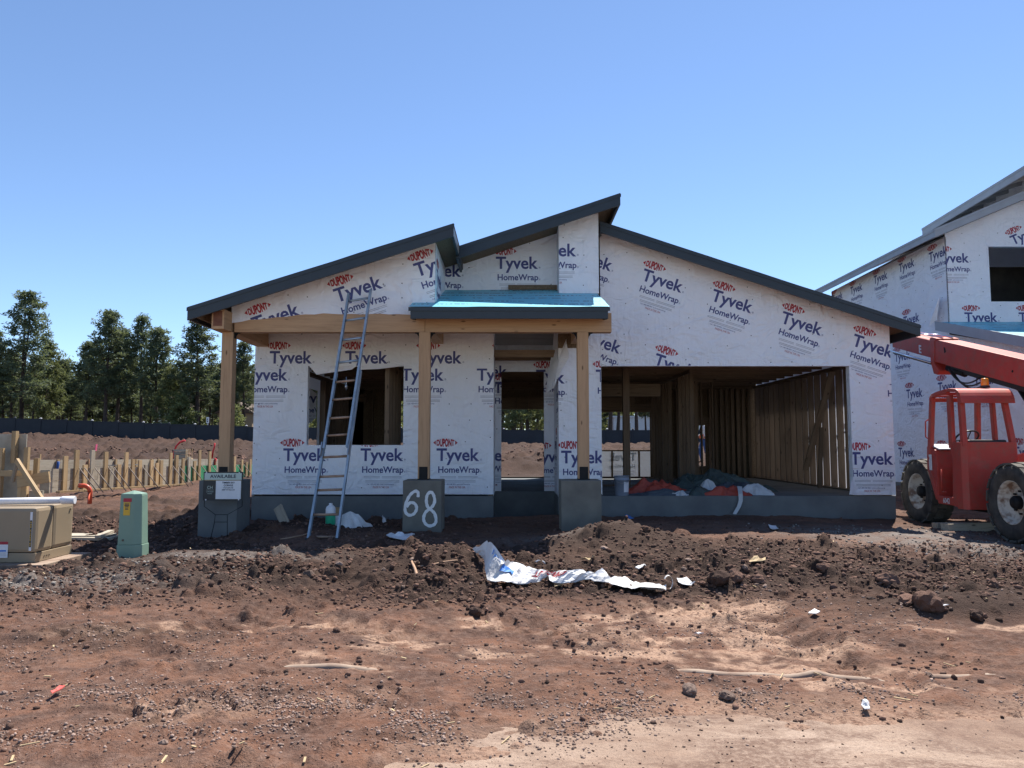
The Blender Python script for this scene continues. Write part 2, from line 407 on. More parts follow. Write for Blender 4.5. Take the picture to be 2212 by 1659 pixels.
def ground_material():
    b = NB('volcanic_soil'); b.set(.95, 0, .15)
    v = b.coords()
    at_ = b.node('ShaderNodeAttribute'); at_.attribute_name = 'pack'
    gr = b.node('ShaderNodeAttribute'); gr.attribute_name = 'gravelly'
    n1 = b.noise(v, .55, 5, .6, .4); n2 = b.noise(v, 3.2, 6, .65); n3 = b.noise(v, 17, 5, .7); n4 = b.noise(v, 70, 3, .7)
    n6 = b.noise(b.coords((1, 2.2, 1)), 1.6, 5, .7, .8)
    c = b.ramp(n1, [(.3, (.124, .061, .040)), (.5, (.182, .090, .057)), (.7, (.236, .124, .080))])
    c = b.mix(b.ramp(n6, [(.44, 0.0), (.60, .7)]), c, (.085, .050, .038))
    c = b.mix(b.ramp(n6, [(.30, .5), (.42, 0.0)]), c, (.29, .175, .125))
    c = b.mix(b.ramp(n2, [(.40, 0.0), (.70, .75)]), c, (.070, .045, .037))
    c = b.mix(b.ramp(n3, [(.46, 0.0), (.72, .6)]), c, (.25, .165, .130))
    c = b.mix(b.ramp(n4, [(.52, 0.0), (.74, .55)]), c, (.05, .031, .026))
    mo = b.node('ShaderNodeAttribute'); mo.attribute_name = 'moist'
    c = b.mix(b.math('MULTIPLY', mo.outputs['Fac'], .95), c, b.mix(n2, (.032, .021, .017), (.070, .043, .032)))
    grey = b.mix(n3, (.13, .11, .10), (.25, .22, .20))
    gm = b.math('MULTIPLY', gr.outputs['Fac'], b.ramp(n2, [(.35, .2), (.6, 1.0)]))
    c = b.mix(gm, c, grey)
    pk = at_.outputs['Fac']
    pk = b.math('MULTIPLY', pk, b.ramp(b.noise(v, 28, 4, .7), [(.36, .15), (.52, 1.0)]))
    tan = b.mix(n3, (.34, .215, .15), (.45, .30, .215))
    c = b.mix(pk, c, tan)
    b.color(c)
    h = b.math('ADD', b.math('MULTIPLY', n3, .6), b.math('MULTIPLY', n4, .35))
    b.bump(h, 1.0, .04)
    return b.m
M_GROUND = ground_material()
def road_material():
    b = NB('dusty_road'); b.set(.92, 0, .2)
    v = b.coords()
    n1 = b.noise(v, .8, 5, .6, .6); n2 = b.noise(b.coords((1, 3.5, 1), (0, 0, .15)), 2.2, 5, .6); n3 = b.noise(v, 40, 4, .7); n4 = b.noise(v, 150, 2, .6)
    c = b.ramp(n1, [(.32, (.25, .165, .12)), (.5, (.34, .245, .185)), (.68, (.41, .305, .235))])
    c = b.mix(b.ramp(n2, [(.5, 0.0), (.8, .35)]), c, (.36, .23, .155))
    n5 = b.noise(b.coords((1, 1.8, 1), (0, 0, .3)), 1.3, 6, .65, 1.0)
    c = b.mix(b.math('MULTIPLY', b.ramp(n5, [(.46, 0.0), (.58, .9)]), b.ramp(b.noise(v, 24, 5, .75), [(.38, .25), (.55, 1.0)])), c, (.16, .098, .072))
    c = b.mix(b.ramp(n3, [(.46, 0.0), (.7, .5)]), c, (.17, .11, .082))
    c = b.mix(b.ramp(n4, [(.56, 0.0), (.70, .7)]), c, (.11, .085, .07))
    b.color(c); b.bump(b.math('ADD', n3, b.math('MULTIPLY', n4, .6)), .6, .02)
    return b.m
M_ROAD = road_material()
def clod_material(name, a, bb):
    b = NB(name); b.set(.95, 0, .15)
    g = b.node('ShaderNodeNewGeometry'); oi = b.node('ShaderNodeObjectInfo')
    rr = b.math('FRACT', b.math('ADD', g.outputs['Random Per Island'], oi.outputs['Random']))
    c = b.ramp(rr, [(.0, a), (.6, bb), (1.0, tuple(min(1, x * 1.5) for x in bb))])
    n = b.noise(b.coords(rand=4.0), 22, 5, .7)
    c = b.mix(b.ramp(n, [(.45, 0.0), (.7, .5)]), c, tuple(x * .5 for x in a))
    b.color(c); b.bump(n, .7, .02); return b.m
M_CLOD = clod_material('dark_dirt_clod', (.075, .047, .037), (.150, .088, .066))
M_STONE = clod_material('grey_brown_pebble', (.15, .105, .085), (.30, .215, .175))
M_GRAVEL = clod_material('grey_gravel_stone', (.15, .135, .12), (.25, .225, .20))

def leaf_material(name, a, bb):
    b = NB(name); b.set(.6, 0, .3)
    g = b.node('ShaderNodeNewGeometry'); oi = b.node('ShaderNodeObjectInfo')
    c = b.ramp(b.noise(b.coords(), .55, 3), [(.3, a), (.7, bb)])
    hs = b.node('ShaderNodeHueSaturation'); b.link(c, hs.inputs['Color'])
    vv = b.math('MULTIPLY_ADD', oi.outputs['Random'], .5); vv.node.inputs[2].default_value = .75
    b.link(vv, hs.inputs['Value']); c = hs.outputs[0]
    b.color(c)
    tr = b.node('ShaderNodeBsdfTranslucent'); b.link(b.mix(.5, c, (.20, .22, .06)), tr.inputs['Color'])
    mx = b.node('ShaderNodeMixShader'); mx.inputs[0].default_value = .42
    b.link(b.b.outputs[0], mx.inputs[1]); b.link(tr.outputs[0], mx.inputs[2]); b.link(mx.outputs[0], b.out.inputs[0])
    return b.m
M_NEEDLE = leaf_material('pine_needles', (.078, .108, .072), (.130, .160, .098))
M_NEEDLE2 = leaf_material('pine_needles_yellowish', (.11, .135, .06), (.17, .185, .08))
M_BARK = simple('pine_bark', (.045, .032, .027), (.075, .052, .042), 3, .95, .5, 12)

# ------------------------------------------------------------------ object helpers
ORG = {}
def props(o, label=None, cat=None, group=None, kind=None):
    if label: o['label'] = label
    if cat: o['category'] = cat
    if group: o['group'] = group
    if kind: o['kind'] = kind
    return o
def empty(name, loc, label, cat, group=None, rot=0.0):
    o = bpy.data.objects.new(name, None); COL.objects.link(o); o.empty_display_size = .2
    o.location = loc; o.rotation_euler = (0, 0, rot)
    ORG[o.name] = Vector(loc)
    return props(o, label, cat, group)
def org(o): return ORG.get(o.name, Vector((0, 0, 0))) if o else Vector((0, 0, 0))
def link(name, me, parent=None, loc=(0, 0, 0)):
    o = bpy.data.objects.new(name, me); COL.objects.link(o); o.location = loc
    if parent: o.parent = parent
    return o
class MB:
    """collects shapes into one mesh"""
    def __init__(s): s.v = []; s.f = []; s.mi = []; s.sm = []
    def add(s, verts, faces, mi=0, smooth=False):
        k = len(s.v); s.v += [tuple(p) for p in verts]
        for f in faces: s.f.append([i + k for i in f]); s.mi.append(mi); s.sm.append(smooth)
        return s
    def box(s, x0, x1, y0, y1, z0, z1, mi=0):
        if x0 > x1: x0, x1 = x1, x0
        v = [(x0, y0, z0), (x1, y0, z0), (x1, y1, z0), (x0, y1, z0), (x0, y0, z1), (x1, y0, z1), (x1, y1, z1), (x0, y1, z1)]
        return s.add(v, [(0, 3, 2, 1), (4, 5, 6, 7), (0, 1, 5, 4), (1, 2, 6, 5), (2, 3, 7, 6), (3, 0, 4, 7)], mi)
    def bar(s, p0, p1, w, h, up=(0, 0, 1), mi=0):
        p0 = Vector(p0); p1 = Vector(p1); d = (p1 - p0).normalized(); u = Vector(up)
        a = d.cross(u)
        if a.length < 1e-4: a = d.cross(Vector((0, 1, 0)))
        a.normalize(); u = a.cross(d).normalized()
        v = []
        for p in (p0, p1):
            for sx, sz in ((-1, -1), (1, -1), (1, 1), (-1, 1)): v.append(p + a * w / 2 * sx + u * h / 2 * sz)
        return s.add(v, [(0, 1, 2, 3), (7, 6, 5, 4), (0, 4, 5, 1), (1, 5, 6, 2), (2, 6, 7, 3), (3, 7, 4, 0)], mi)
    def tube(s, path, r, n=8, mi=0, cap=True, smooth=True):
        path = [Vector(p) for p in path]; rs = r if hasattr(r, '__len__') else [r] * len(path)
        k = len(s.v); prev = None; vs = []
        for i, p in enumerate(path):
            d = (path[min(i + 1, len(path) - 1)] - path[max(i - 1, 0)]).normalized()
            if prev is None:
                a = d.cross(Vector((0, 0, 1)))
                if a.length < 1e-3: a = d.cross(Vector((1, 0, 0)))
            else: a = prev - d * prev.dot(d)
            a.normalize(); prev = a; b = d.cross(a)
            for j in range(n):
                t = 2 * math.pi * j / n; vs.append(p + (a * math.cos(t) + b * math.sin(t)) * rs[i])
        fs = []
        for i in range(len(path) - 1):
            for j in range(n):
                fs.append((i * n + j, i * n + (j + 1) % n, (i + 1) * n + (j + 1) % n, (i + 1) * n + j))
        s.add(vs, fs, mi, smooth)
        if cap:
            m = len(path) - 1
            s.f.append([k + j for j in range(n)][::-1]); s.mi.append(mi); s.sm.append(False)
            s.f.append([k + m * n + j for j in range(n)]); s.mi.append(mi); s.sm.append(False)
        return s
    def prism(s, poly, axis, a0, a1, mi=0):
        """poly: 2D points; extruded along axis 0/1/2 (others in xyz order)"""
        def mk(p, a):
            q = list(p); q.insert(axis, a); return tuple(q)
        n = len(poly); v = [mk(p, a0) for p in poly] + [mk(p, a1) for p in poly]
        f = [tuple(range(n))[::-1], tuple(range(n, 2 * n))] + [(i, (i + 1) % n, n + (i + 1) % n, n + i) for i in range(n)]
        return s.add(v, f, mi)
    def lathe(s, prof, n=24, axis='z', c=(0, 0, 0), mi=0, smooth=True):
        c = Vector(c); vs = []
        for r, h in prof:
            for j in range(n):
                t = 2 * math.pi * j / n
                if axis == 'z': q = (r * math.cos(t), r * math.sin(t), h)
                else: q = (h, r * math.cos(t), r * math.sin(t))
                vs.append(c + Vector(q))
        fs = []
        for i in range(len(prof) - 1):
            for j in range(n): fs.append((i * n + j, i * n + (j + 1) % n, (i + 1) * n + (j + 1) % n, (i + 1) * n + j))
        return s.add(vs, fs, mi, smooth)
    def build(s, name, mats, parent=None, bevel=0.0, world=True):
        me = bpy.data.meshes.new(name)
        o3 = org(parent) if world else Vector((0, 0, 0))
        me.from_pydata([(v[0] - o3.x, v[1] - o3.y, v[2] - o3.z) for v in s.v], [], s.f)
        for m in (mats if isinstance(mats, (list, tuple)) else [mats]): me.materials.append(m)
        me.polygons.foreach_set('material_index', s.mi); me.polygons.foreach_set('use_smooth', s.sm)
        bm = bmesh.new(); bm.from_mesh(me)
        bmesh.ops.recalc_face_normals(bm, faces=bm.faces)
        if bevel:
            ed = [e for e in bm.edges if len(e.link_faces) == 2 and e.calc_face_angle(0) > .5]
            bmesh.ops.bevel(bm, geom=ed, offset=bevel, segments=2, affect='EDGES', profile=.6, clamp_overlap=True)
        bm.to_mesh(me); bm.free(); me.update()
        o = link(name, me, parent)
        if parent: ORG[o.name] = o3
        return o
BOXC = {}
def board(name, parent, x0, x1, y0, y1, z0, z1, m, wood3=None):
    """axis-aligned piece; meshes are shared between pieces of one size"""
    d = (round(abs(x1 - x0), 3), round(abs(y1 - y0), 3), round(abs(z1 - z0), 3))
    if wood3: m = wood3[d.index(max(d))]
    key = (d, m.name)
    if key not in BOXC:
        b = MB().box(-d[0] / 2, d[0] / 2, -d[1] / 2, d[1] / 2, -d[2] / 2, d[2] / 2)
        me = bpy.data.meshes.new(name); me.from_pydata(b.v, [], b.f); me.materials.append(m); BOXC[key] = me
    c = Vector(((x0 + x1) / 2, (y0 + y1) / 2, (z0 + z1) / 2))
    return link(name, BOXC[key], parent, c - org(parent))
def stick(name, parent, p0, p1, w, h, m, up=(0, 0, 1), bevel=0):
    """a piece between two points, as a shared-style mesh with its own grain axis (local z)"""
    p0 = Vector(p0); p1 = Vector(p1); L = (p1 - p0).length
    b = MB().box(-w / 2, w / 2, -h / 2, h / 2, -L / 2, L / 2)
    me = bpy.data.meshes.new(name); me.from_pydata(b.v, [], b.f); me.materials.append(m)
    z = (p1 - p0).normalized(); y = Vector(up); x = y.cross(z)
    if x.length < 1e-4: x = Vector((1, 0, 0)).cross(z)
    x.normalize(); y = z.cross(x)
    o = link(name, me, parent); o.matrix_local = Matrix(((x.x, y.x, z.x, 0), (x.y, y.y, z.y, 0), (x.z, y.z, z.z, 0), (0, 0, 0, 1)))
    o.location = (p0 + p1) / 2 - org(parent)
    return o
def copy_tree(o, parent=None):
    c = o.copy(); COL.objects.link(c)
    if parent: c.parent = parent
    for ch in list(o.children): copy_tree(ch, c)
    return c

# ------------------------------------------------------------------ lettering
TXT = {}
def text_tris(s, w=None, h=None, bold=0.0):
    """string -> (n,3,2) triangles, lower-left baseline origin; h = cap height, w = total width"""
    key = (s, bold)
    if key not in TXT:
        c = bpy.data.curves.new('txt', 'FONT'); c.body = s; c.resolution_u = 3; c.offset = bold
        o = bpy.data.objects.new('txt', c); COL.objects.link(o)
        dg = bpy.context.evaluated_depsgraph_get(); ev = o.evaluated_get(dg); m = ev.to_mesh(); m.calc_loop_triangles()
        co = np.array([v.co[:2] for v in m.vertices]); t = np.array([l.vertices[:] for l in m.loop_triangles])
        TXT[key] = co[t]; ev.to_mesh_clear(); bpy.data.objects.remove(o); bpy.data.curves.remove(c)
    t = TXT[key].copy(); x0 = t[..., 0].min(); x1 = t[..., 0].max()
    t[..., 0] -= x0
    sy = (h / .691) if h else 1.0
    sx = (w / (x1 - x0)) if w else sy
    t[..., 0] *= sx; t[..., 1] *= sy
    return t
def rect_tris(x0, y0, x1, y1):
    return np.array([[(x0, y0), (x1, y0), (x1, y1)], [(x0, y0), (x1, y1), (x0, y1)]], float)
def wrap_logo():
    """one printed block of the wrap; origin at the top-left of the big T. list of (tris, material slot)"""
    L = []
    t = text_tris('Tyvek', .83, .235, .022); t[..., 1] -= .225; L.append((t, 0))
    r = text_tris('®', .035, .035); r += (.845, -.222); L.append((r, 0))
    t = text_tris('HomeWrap', .80, .118, .022); t += (.035, -.455); L.append((t, 0))
    r = text_tris('®', .03, .03); r += (.845, -.455); L.append((r, 0))
    d = text_tris('DUPONT', .345, .135, .05)
    q = (d[..., 0] / .345 - .5) * 2
    d[..., 1] = (d[..., 1] - .0675) * (1.08 - .38 * q * q) + .0675
    d += (.0, .055); L.append((d, 1))
    tri = np.array([[(-.065, .1225), (-.015, .1225 - .042), (-.015, .1225 + .042)], [(.41, .1225), (.36, .1225 + .042), (.36, .1225 - .042)]]); L.append((tri, 1))
    for y in (-.535, -.56):
        for x0, x1 in ((.07, .38), (.42, .80)): L.append((rect_tris(x0, y, x1, y + .009), 2))
    for y, x0, x1 in ((-.615, .10, .76), (-.64, .10, .76)): L.append((rect_tris(x0, y, x1, y + .010), 2))
    t = text_tris('Call 1-800-448-9835  tyvek.com/homewrap', .52, .026); t += (.13, -.69); L.append((t, 0))
    t = text_tris('MADE IN THE USA', .31, .040); t += (.25, -.755); L.append((t, 1))
    return L
LOGO = wrap_logo()
LOGO_B = (-.07, -.77, .9, .22)
def clip_poly(poly, region):
    """Sutherland-Hodgman against a convex CCW polygon"""
    out = poly
    n = len(region)
    for i in range(n):
        ax, ay = region[i]; bx, by = region[(i + 1) % n]
        inp = out; out = []
        if not inp: return []
        def side(p): return (bx - ax) * (p[1] - ay) - (by - ay) * (p[0] - ax)
        for j in range(len(inp)):
            p = inp[j]; q = inp[(j + 1) % len(inp)]; sp = side(p); sq = side(q)
            if sp >= 0: out.append(p)
            if (sp >= 0) != (sq >= 0):
                t = sp / (sp - sq); out.append((p[0] + (q[0] - p[0]) * t, p[1] + (q[1] - p[1]) * t))
    return out
def ccw(poly):
    a = sum(poly[i][0] * poly[(i + 1) % len(poly)][1] - poly[(i + 1) % len(poly)][0] * poly[i][1] for i in range(len(poly)))
    return poly if a > 0 else poly[::-1]
def put_text(parts, regions, T, name, mats, parent, off=.003):
    """parts: list of (tris, slot) in plane coords already; regions: convex polygons or None; T(u,v,off)->world"""
    mb = MB()
    for tris, slot in parts:
        for tri in tris:
            tri = [tuple(p) for p in tri]
            if regions is None: mb.add([T(p[0], p[1], off) for p in tri], [(0, 1, 2)], slot); continue
            xs = [p[0] for p in tri]; ys = [p[1] for p in tri]
            for rg, bb in regions:
                if max(xs) < bb[0] or min(xs) > bb[2] or max(ys) < bb[1] or min(ys) > bb[3]: continue
                pl = clip_poly(tri, rg)
                if len(pl) >= 3: mb.add([T(p[0], p[1], off) for p in pl], [tuple(range(len(pl)))], slot)
    if not mb.f: return None
    return mb.build(name, mats, parent)
def bb(rg):
    xs = [p[0] for p in rg]; ys = [p[1] for p in rg]; return (min(xs), min(ys), max(xs), max(ys))
def wrap_wall(parent, frame, regions, logos, dots=True, name='house_wrap', thick=.0, mat=None):
    """frame=(O,U,V,N): sheet of house wrap over convex regions with clipped printed blocks.  logos: (u,v,angle_deg[,mirror])"""
    O, U, V, N = [Vector(x) for x in frame]
    T = lambda u, v, off: O + U * u + V * v + N * off
    regions = [ccw(r) for r in regions]
    rb = [(r, bb(r)) for r in regions]
    mb = MB()
    for r in regions: mb.add([T(p[0], p[1], 0) for p in r], [tuple(range(len(r)))])
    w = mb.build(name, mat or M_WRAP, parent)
    for lg in logos:
        u, v, a = lg[:3]; ca, sa = math.cos(R(a)), math.sin(R(a)); parts = []
        for tris, slot in LOGO:
            t = tris.copy()
            if len(lg) > 3: t[..., 0] *= -1
            x = t[..., 0] * ca - t[..., 1] * sa + u; y = t[..., 0] * sa + t[..., 1] * ca + v
            parts.append((np.stack([x, y], -1), slot))
        put_text(parts, rb, T, 'printed_logo', [M_BLUE, M_RED, M_GREY], w)
    if dots:
        D = []; B = [min(b[1][0] for b in rb), min(b[1][1] for b in rb), max(b[1][2] for b in rb), max(b[1][3] for b in rb)]
        u = B[0] + .08
        while u < B[2]:
            v = B[1] + .12
            while v < B[3]:
                if rnd.random() < .55:
                    x = u + rnd.uniform(-.06, .06); y = v + rnd.uniform(-.08, .08); s = .009
                    D.append(rect_tris(x - s, y - s, x + s, y + s))
                v += .31
            u += .41
        if D: put_text([(np.concatenate(D), 0)], rb, T, 'fastener_caps', M_DOT, w, .0035)
    return w

# ================================================================== GROUND, ROAD
def grid_mesh(name, X, Y, Z, mat, smooth=True):
    ny, nx = X.shape
    me = bpy.data.meshes.new(name)
    co = np.stack([X, Y, Z], -1).reshape(-1, 3).astype(np.float32)
    i = np.arange((ny - 1) * (nx - 1)); r = i // (nx - 1); c = i % (nx - 1); k = r * nx + c
    q = np.stack([k, k + 1, k + nx + 1, k + nx], -1).astype(np.int32)
    me.vertices.add(len(co)); me.vertices.foreach_set('co', co.ravel())
    me.loops.add(q.size); me.loops.foreach_set('vertex_index', q.ravel())
    me.polygons.add(len(q)); me.polygons.foreach_set('loop_start', np.arange(len(q), dtype=np.int32) * 4)
    me.polygons.foreach_set('use_smooth', np.full(len(q), smooth))
    me.update(calc_edges=True); me.materials.append(mat)
    return link(name, me)
def pack_mask(x, y):
    st = .8 * fbm(np.asarray(x) * .28 + .05 * y, y, .15, 4, 99) + .9 * fbm(x, y, .42, 4, 41) + .35 * fbm(x, y, .09, 2, 43)
    m = sst(.0, .22, st + .34 * (pack_base(x, y) - .62)) * sst(.15, .55, pack_base(x, y))
    m = m + .9 * (1 - sst(.1, .9, y - road_edge(x))) * sst(-.2, .2, fbm(x, y, .8, 3, 42) + .25 * sst(-2, 3, x) - .1)
    m = m * .9 + .35 * tracks(x, y)[0] * sst(-.1, .2, st + .12)
    return np.clip(m, 0, 1)
ys = np.concatenate([np.linspace(2.2, 4.0, 30)[:-1], np.linspace(4.0, 9.5, 300)[:-1], np.linspace(9.5, 16, 150)[:-1], np.geomspace(16, 90, 300)[:-1], np.geomspace(90, 900, 24)])
ss = np.concatenate([-np.geomspace(1.6, .70, 16)[:-1], np.linspace(-.70, .72, 640), np.geomspace(.72, 1.6, 16)[1:]])
gS, gY = np.meshgrid(ss, ys)
gX = gS * (gY + .6)
gZ = ground_z(gX, gY)
ground = grid_mesh('ground', gX, gY, gZ, M_GROUND); props(ground, kind='structure')
a = ground.data.attributes.new('pack', 'FLOAT', 'POINT'); a.data.foreach_set('value', pack_mask(gX, gY).ravel().astype(np.float32))
gm = gau(gX, gY, -5.3, 8.3, 1.6, .55) + gau(gX, gY, -3.6, 9.6, 1.2, .25) + 1.2 * gau(gX, gY, 7.0, 11.0, 1.6, 1.2) + .9 * gau(gX, gY, 5.8, 12.6, 2.0, .9) + .6 * gau(gX, gY, .6, 11.5, 1.0, .5)
a = ground.data.attributes.new('gravelly', 'FLOAT', 'POINT'); a.data.foreach_set('value', np.clip(gm, 0, 1).ravel().astype(np.float32))

mo = sst(20, 26, gY) * (.85 + .4 * sst(-.2, .25, fbm(gX, gY, 4.0, 3, 83)))
for cx, cy, rx_, ry_, h_ in MOUNDS[:14]: mo = mo + (.8 if h_ > .05 else .3) * gau(gX, gY, cx, cy, rx_ * 1.1, ry_ * 1.2)
mo = mo + .8 * churn(gX, gY)
mo = mo + .4 * sst(6.8, 8.2, gY) * (1 - sst(22, 26, gY)) * sst(-.12, .2, fbm(gX, gY, 1.6, 3, 84))
a = ground.data.attributes.new('moist', 'FLOAT', 'POINT'); a.data.foreach_set('value', np.clip(mo, 0, 1).ravel().astype(np.float32))

# the street: dusty paving under the viewer, its far edge lost under the dirt
rx = np.linspace(-60, 60, 260); ry = np.concatenate([np.linspace(-16, 2.4, 20)[:-1], np.linspace(2.4, 5.2, 60)])
rX, rY = np.meshgrid(rx, ry)
rX = rX * np.where(rY > -50, 1, 1)
rZ = .0 + .010 * fbm(rX, rY, 1.2, 2, 62) - .12 * sst(4.6, 5.2, rY)
road = grid_mesh('road', rX, rY, rZ, M_ROAD); props(road, kind='structure')

# kerb: a buried concrete edge that shows in places
def kerb():
    xs = np.linspace(-3.2, 4.8, 160); mb = MB(); prof = [(-.05, -.16), (-.032, .0), (-.015, .012), (.012, .012), (.045, -.16)]
    vs = []
    for x in xs:
        y = 5.47 - .016 * (x + 1.5) ; top = float(ground_z(np.array([x]), np.array([y]), False)[0]) - .042 + .085 * float(fbm(np.array([x]), np.array([0.]), .45, 2, 71)[0]) + .045 * math.exp(-((x - 2.0) / 1.3) ** 4) + .04 * math.exp(-((x + 1.3) / .3) ** 2)
        for a_, h_ in prof: vs.append((x, y + a_, top + h_))
    n = len(prof); fs = []
    for i in range(len(xs) - 1):
        for j in range(n - 1): fs.append((i * n + j, (i + 1) * n + j, (i + 1) * n + j + 1, i * n + j + 1))
    mb.add(vs, fs, 0, True)
    props(mb.build('kerb', M_CURB), kind='structure')
kerb()

# loose stones and dirt crumbs, each a real faceted lump
def lump_templates(n, seed, sub=1):
    out = []
    for k in range(n):
        bm = bmesh.new(); bmesh.ops.create_icosphere(bm, subdivisions=sub, radius=1.0)
        r2 = random.Random(seed + k); s = Vector((r2.uniform(.8, 1.25), r2.uniform(.7, 1.1), r2.uniform(.5, .85)))
        off = Vector((r2.uniform(-9, 9), r2.uniform(-9, 9), 0))
        for v in bm.verts:
            q = v.co.normalized(); f = 1 + .6 * (r2.random() - .5) if sub == 1 else 1 + 1.1 * float(fbm(np.array([q.x * 1.3 + off.x + q.z]), np.array([q.y * 1.3 + off.y - q.z]), .9, 4, seed)[0]) + .10 * (r2.random() - .5)
            v.co = Vector((q.x * s.x, q.y * s.y, q.z * s.z)) * f
        bm.verts.index_update()
        out.append((np.array([v.co[:] for v in bm.verts]), np.array([[v.index for v in f.verts] for f in bm.faces])))
        bm.free()
    return out
LT = lump_templates(8, 11)
def scatter(name, n, dens, size, mat, seed, ylo=3.6, yhi=14.5, sink=.25, xwide=.76):
    g = np.random.default_rng(seed)
    y = ylo + (yhi - ylo) * g.random(n * 6) ** 1.5; x = (g.random(n * 6) * 2 - 1) * (xwide * y + .3)
    keep = g.random(n * 6) < dens(x, y)
    x = x[keep][:n]; y = y[keep][:n]
    sz = size(g, x, y); z = np.maximum(ground_z(x, y), np.where(y < 5.0, -.002, -9)) + sz * (.6 - sink)
    V = []; Fc = []; k = 0
    ang = g.random(len(x)) * 6.283; ti = g.integers(0, len(LT), len(x)); til = (g.random(len(x)) - .5) * 1.2
    for t in range(len(LT)):
        idx = np.where(ti == t)[0]; v, f = LT[t]
        c, s = np.cos(ang[idx])[:, None], np.sin(ang[idx])[:, None]; ct, st = np.cos(til[idx])[:, None], np.sin(til[idx])[:, None]
        vx = v[None, :, 0]; vy = v[None, :, 1]; vz = v[None, :, 2]
        y1 = vy * ct - vz * st; z1 = vy * st + vz * ct
        px = (vx * c - y1 * s) * sz[idx][:, None] + x[idx][:, None]; py = (vx * s + y1 * c) * sz[idx][:, None] + y[idx][:, None]; pz = z1 * sz[idx][:, None] + z[idx][:, None]
        V.append(np.stack([px, py, pz], -1).reshape(-1, 3)); Fc.append((f[None] + (np.arange(len(idx)) * len(v))[:, None, None]).reshape(-1, 3) + k); k += len(idx) * len(v)
    V = np.concatenate(V).astype(np.float32); Fc = np.concatenate(Fc).astype(np.int32)
    me = bpy.data.meshes.new(name); me.vertices.add(len(V)); me.vertices.foreach_set('co', V.ravel())
    me.loops.add(Fc.size); me.loops.foreach_set('vertex_index', Fc.ravel()); me.polygons.add(len(Fc)); me.polygons.foreach_set('loop_start', np.arange(len(Fc), dtype=np.int32) * 3)
    me.update(calc_edges=True); me.materials.append(mat)
    return link(name, me)
def d_clod(x, y):
    d = .12 * sst(-.1, .3, fbm(x, y, 1.1, 3, 21)) + .8 * churn(x, y) + .5 * sst(-.02, .25, fbm(x, y, .55, 2, 22)) * (gau(x, y, 5.0, 8.2, 1.5, .9) + gau(x, y, 2.4, 8.4, 1.1, .7) + gau(x, y, -2.7, 8.6, 1.0, .5) + gau(x, y, -.8, 8.0, 1.3, .9) + .5 * gau(x, y, 1.5, 10.5, 2.5, 1.2) + .6 * gau(x, y, 3.5, 10, 3, 1.0))
    return d * sst(4.2, 5.2, y)
o = scatter('dirt_crumbs', 26000, d_clod, lambda g, x, y: (.006 + .020 * g.random(len(x)) ** 3 + .014 * (g.random(len(x)) > .97)) * (.6 + .07 * y), M_CLOD, 3, sink=.45)
props(o, 'crumbly dark dirt clods strewn over the churned ground', 'dirt', kind='stuff')
o = scatter('spoil_rubble', 6000, lambda x, y: sst(24, 30, y) * sst(-.05, .25, fbm(x, y, 3.0, 3, 85)), lambda g, x, y: .035 + .10 * g.random(len(x)) ** 3, M_CLOD, 9, 23, 71, sink=.3)
props(o, 'broken spoil rubble covering the bank before the dark fence', 'rubble', kind='stuff')
def d_peb(x, y):
    d = .25 * sst(.0, .3, fbm(x, y, .9, 3, 31)) + 1.0 * sst(-.2, .15, fbm(x, y, .4, 2, 32)) * (gau(x, y, -.7, 4.6, 1.5, .3) + gau(x, y, 1.2, 4.95, .8, .3) + gau(x, y, -2.4, 4.6, 1.3, .4) + .6 * gau(x, y, 3.2, 5.0, 1.5, .3) + .5 * gau(x, y, -3.0, 6.3, 1.0, .4))
    return d * sst(3.6, 4.4, y + .12 * np.clip(-x, -2, 3))
o = scatter('pebbles', 22000, d_peb, lambda g, x, y: .004 + .009 * g.random(len(x)) ** 2.5, M_STONE, 5, 3.6, 9.5, sink=.4)
o2 = scatter('road_grit', 1500, lambda x, y: .5 + 0 * x, lambda g, x, y: .003 + .006 * g.random(len(x)) ** 3 + .006 * (g.random(len(x)) > .98), M_CLOD, 15, 3.5, 5.0, sink=.2)
props(o2, 'dark grit and crumbs scattered on the dusty road edge', 'grit', kind='stuff')
props(o, 'grey brown cinder pebbles scattered across the dirt in front', 'gravel', kind='stuff')
o = scatter('gravel', 5000, lambda x, y: gau(x, y, -5.6, 8.25, 1.3, .45) + .5 * gau(x, y, -3.9, 9.3, 1.0, .4) + .8 * gau(x, y, 6.6, 10.6, 1.5, 1.0) + .35 * gau(x, y, 5.6, 12.7, 1.6, .6), lambda g, x, y: .009 + .014 * g.random(len(x)) ** 2, M_GRAVEL, 6, 7, 14)
props(o, 'pale grey gravel by the tan box and below the machine', 'gravel', kind='stuff')
def chips():
    mb = MB(); g = random.Random(4)
    for k in range(70):
        y = 3.9 + 7.5 * g.random() ** 1.6; x = (g.random() * 2 - 1) * .7 * y; z = gz(x, y) + .012; a_ = g.uniform(0, 3.14); L = g.choice([.015, .025, .045]); w = g.choice([.004, .007])
        dx, dy = math.cos(a_) * L, math.sin(a_) * L
        mb.bar((x - dx, y - dy, z), (x + dx, y + dy, z + g.uniform(-.005, .014)), w * 1.6, .006)
    props(mb.build('wood_chips', M_STRAW), 'pale straw and wood splinters littering the dirt', 'litter', kind='stuff')
chips()

# ================================================================== THE HOUSE UNDER CONSTRUCTION
YW, YP, YB, YF1, YF2, YEV = 14.78, 12.58, 12.81, 12.28, 13.60, 12.33     # wall plane, pedestal front, porch beam front, gable over the beam
ZS = .617                                        # slab top
XL, XR = -5.03, 7.41
house = empty('unfinished_house', (1.2, YW, .2), 'single storey house shell in printed white wrap, dark sloped roofs, timber porch', 'house')
H = house
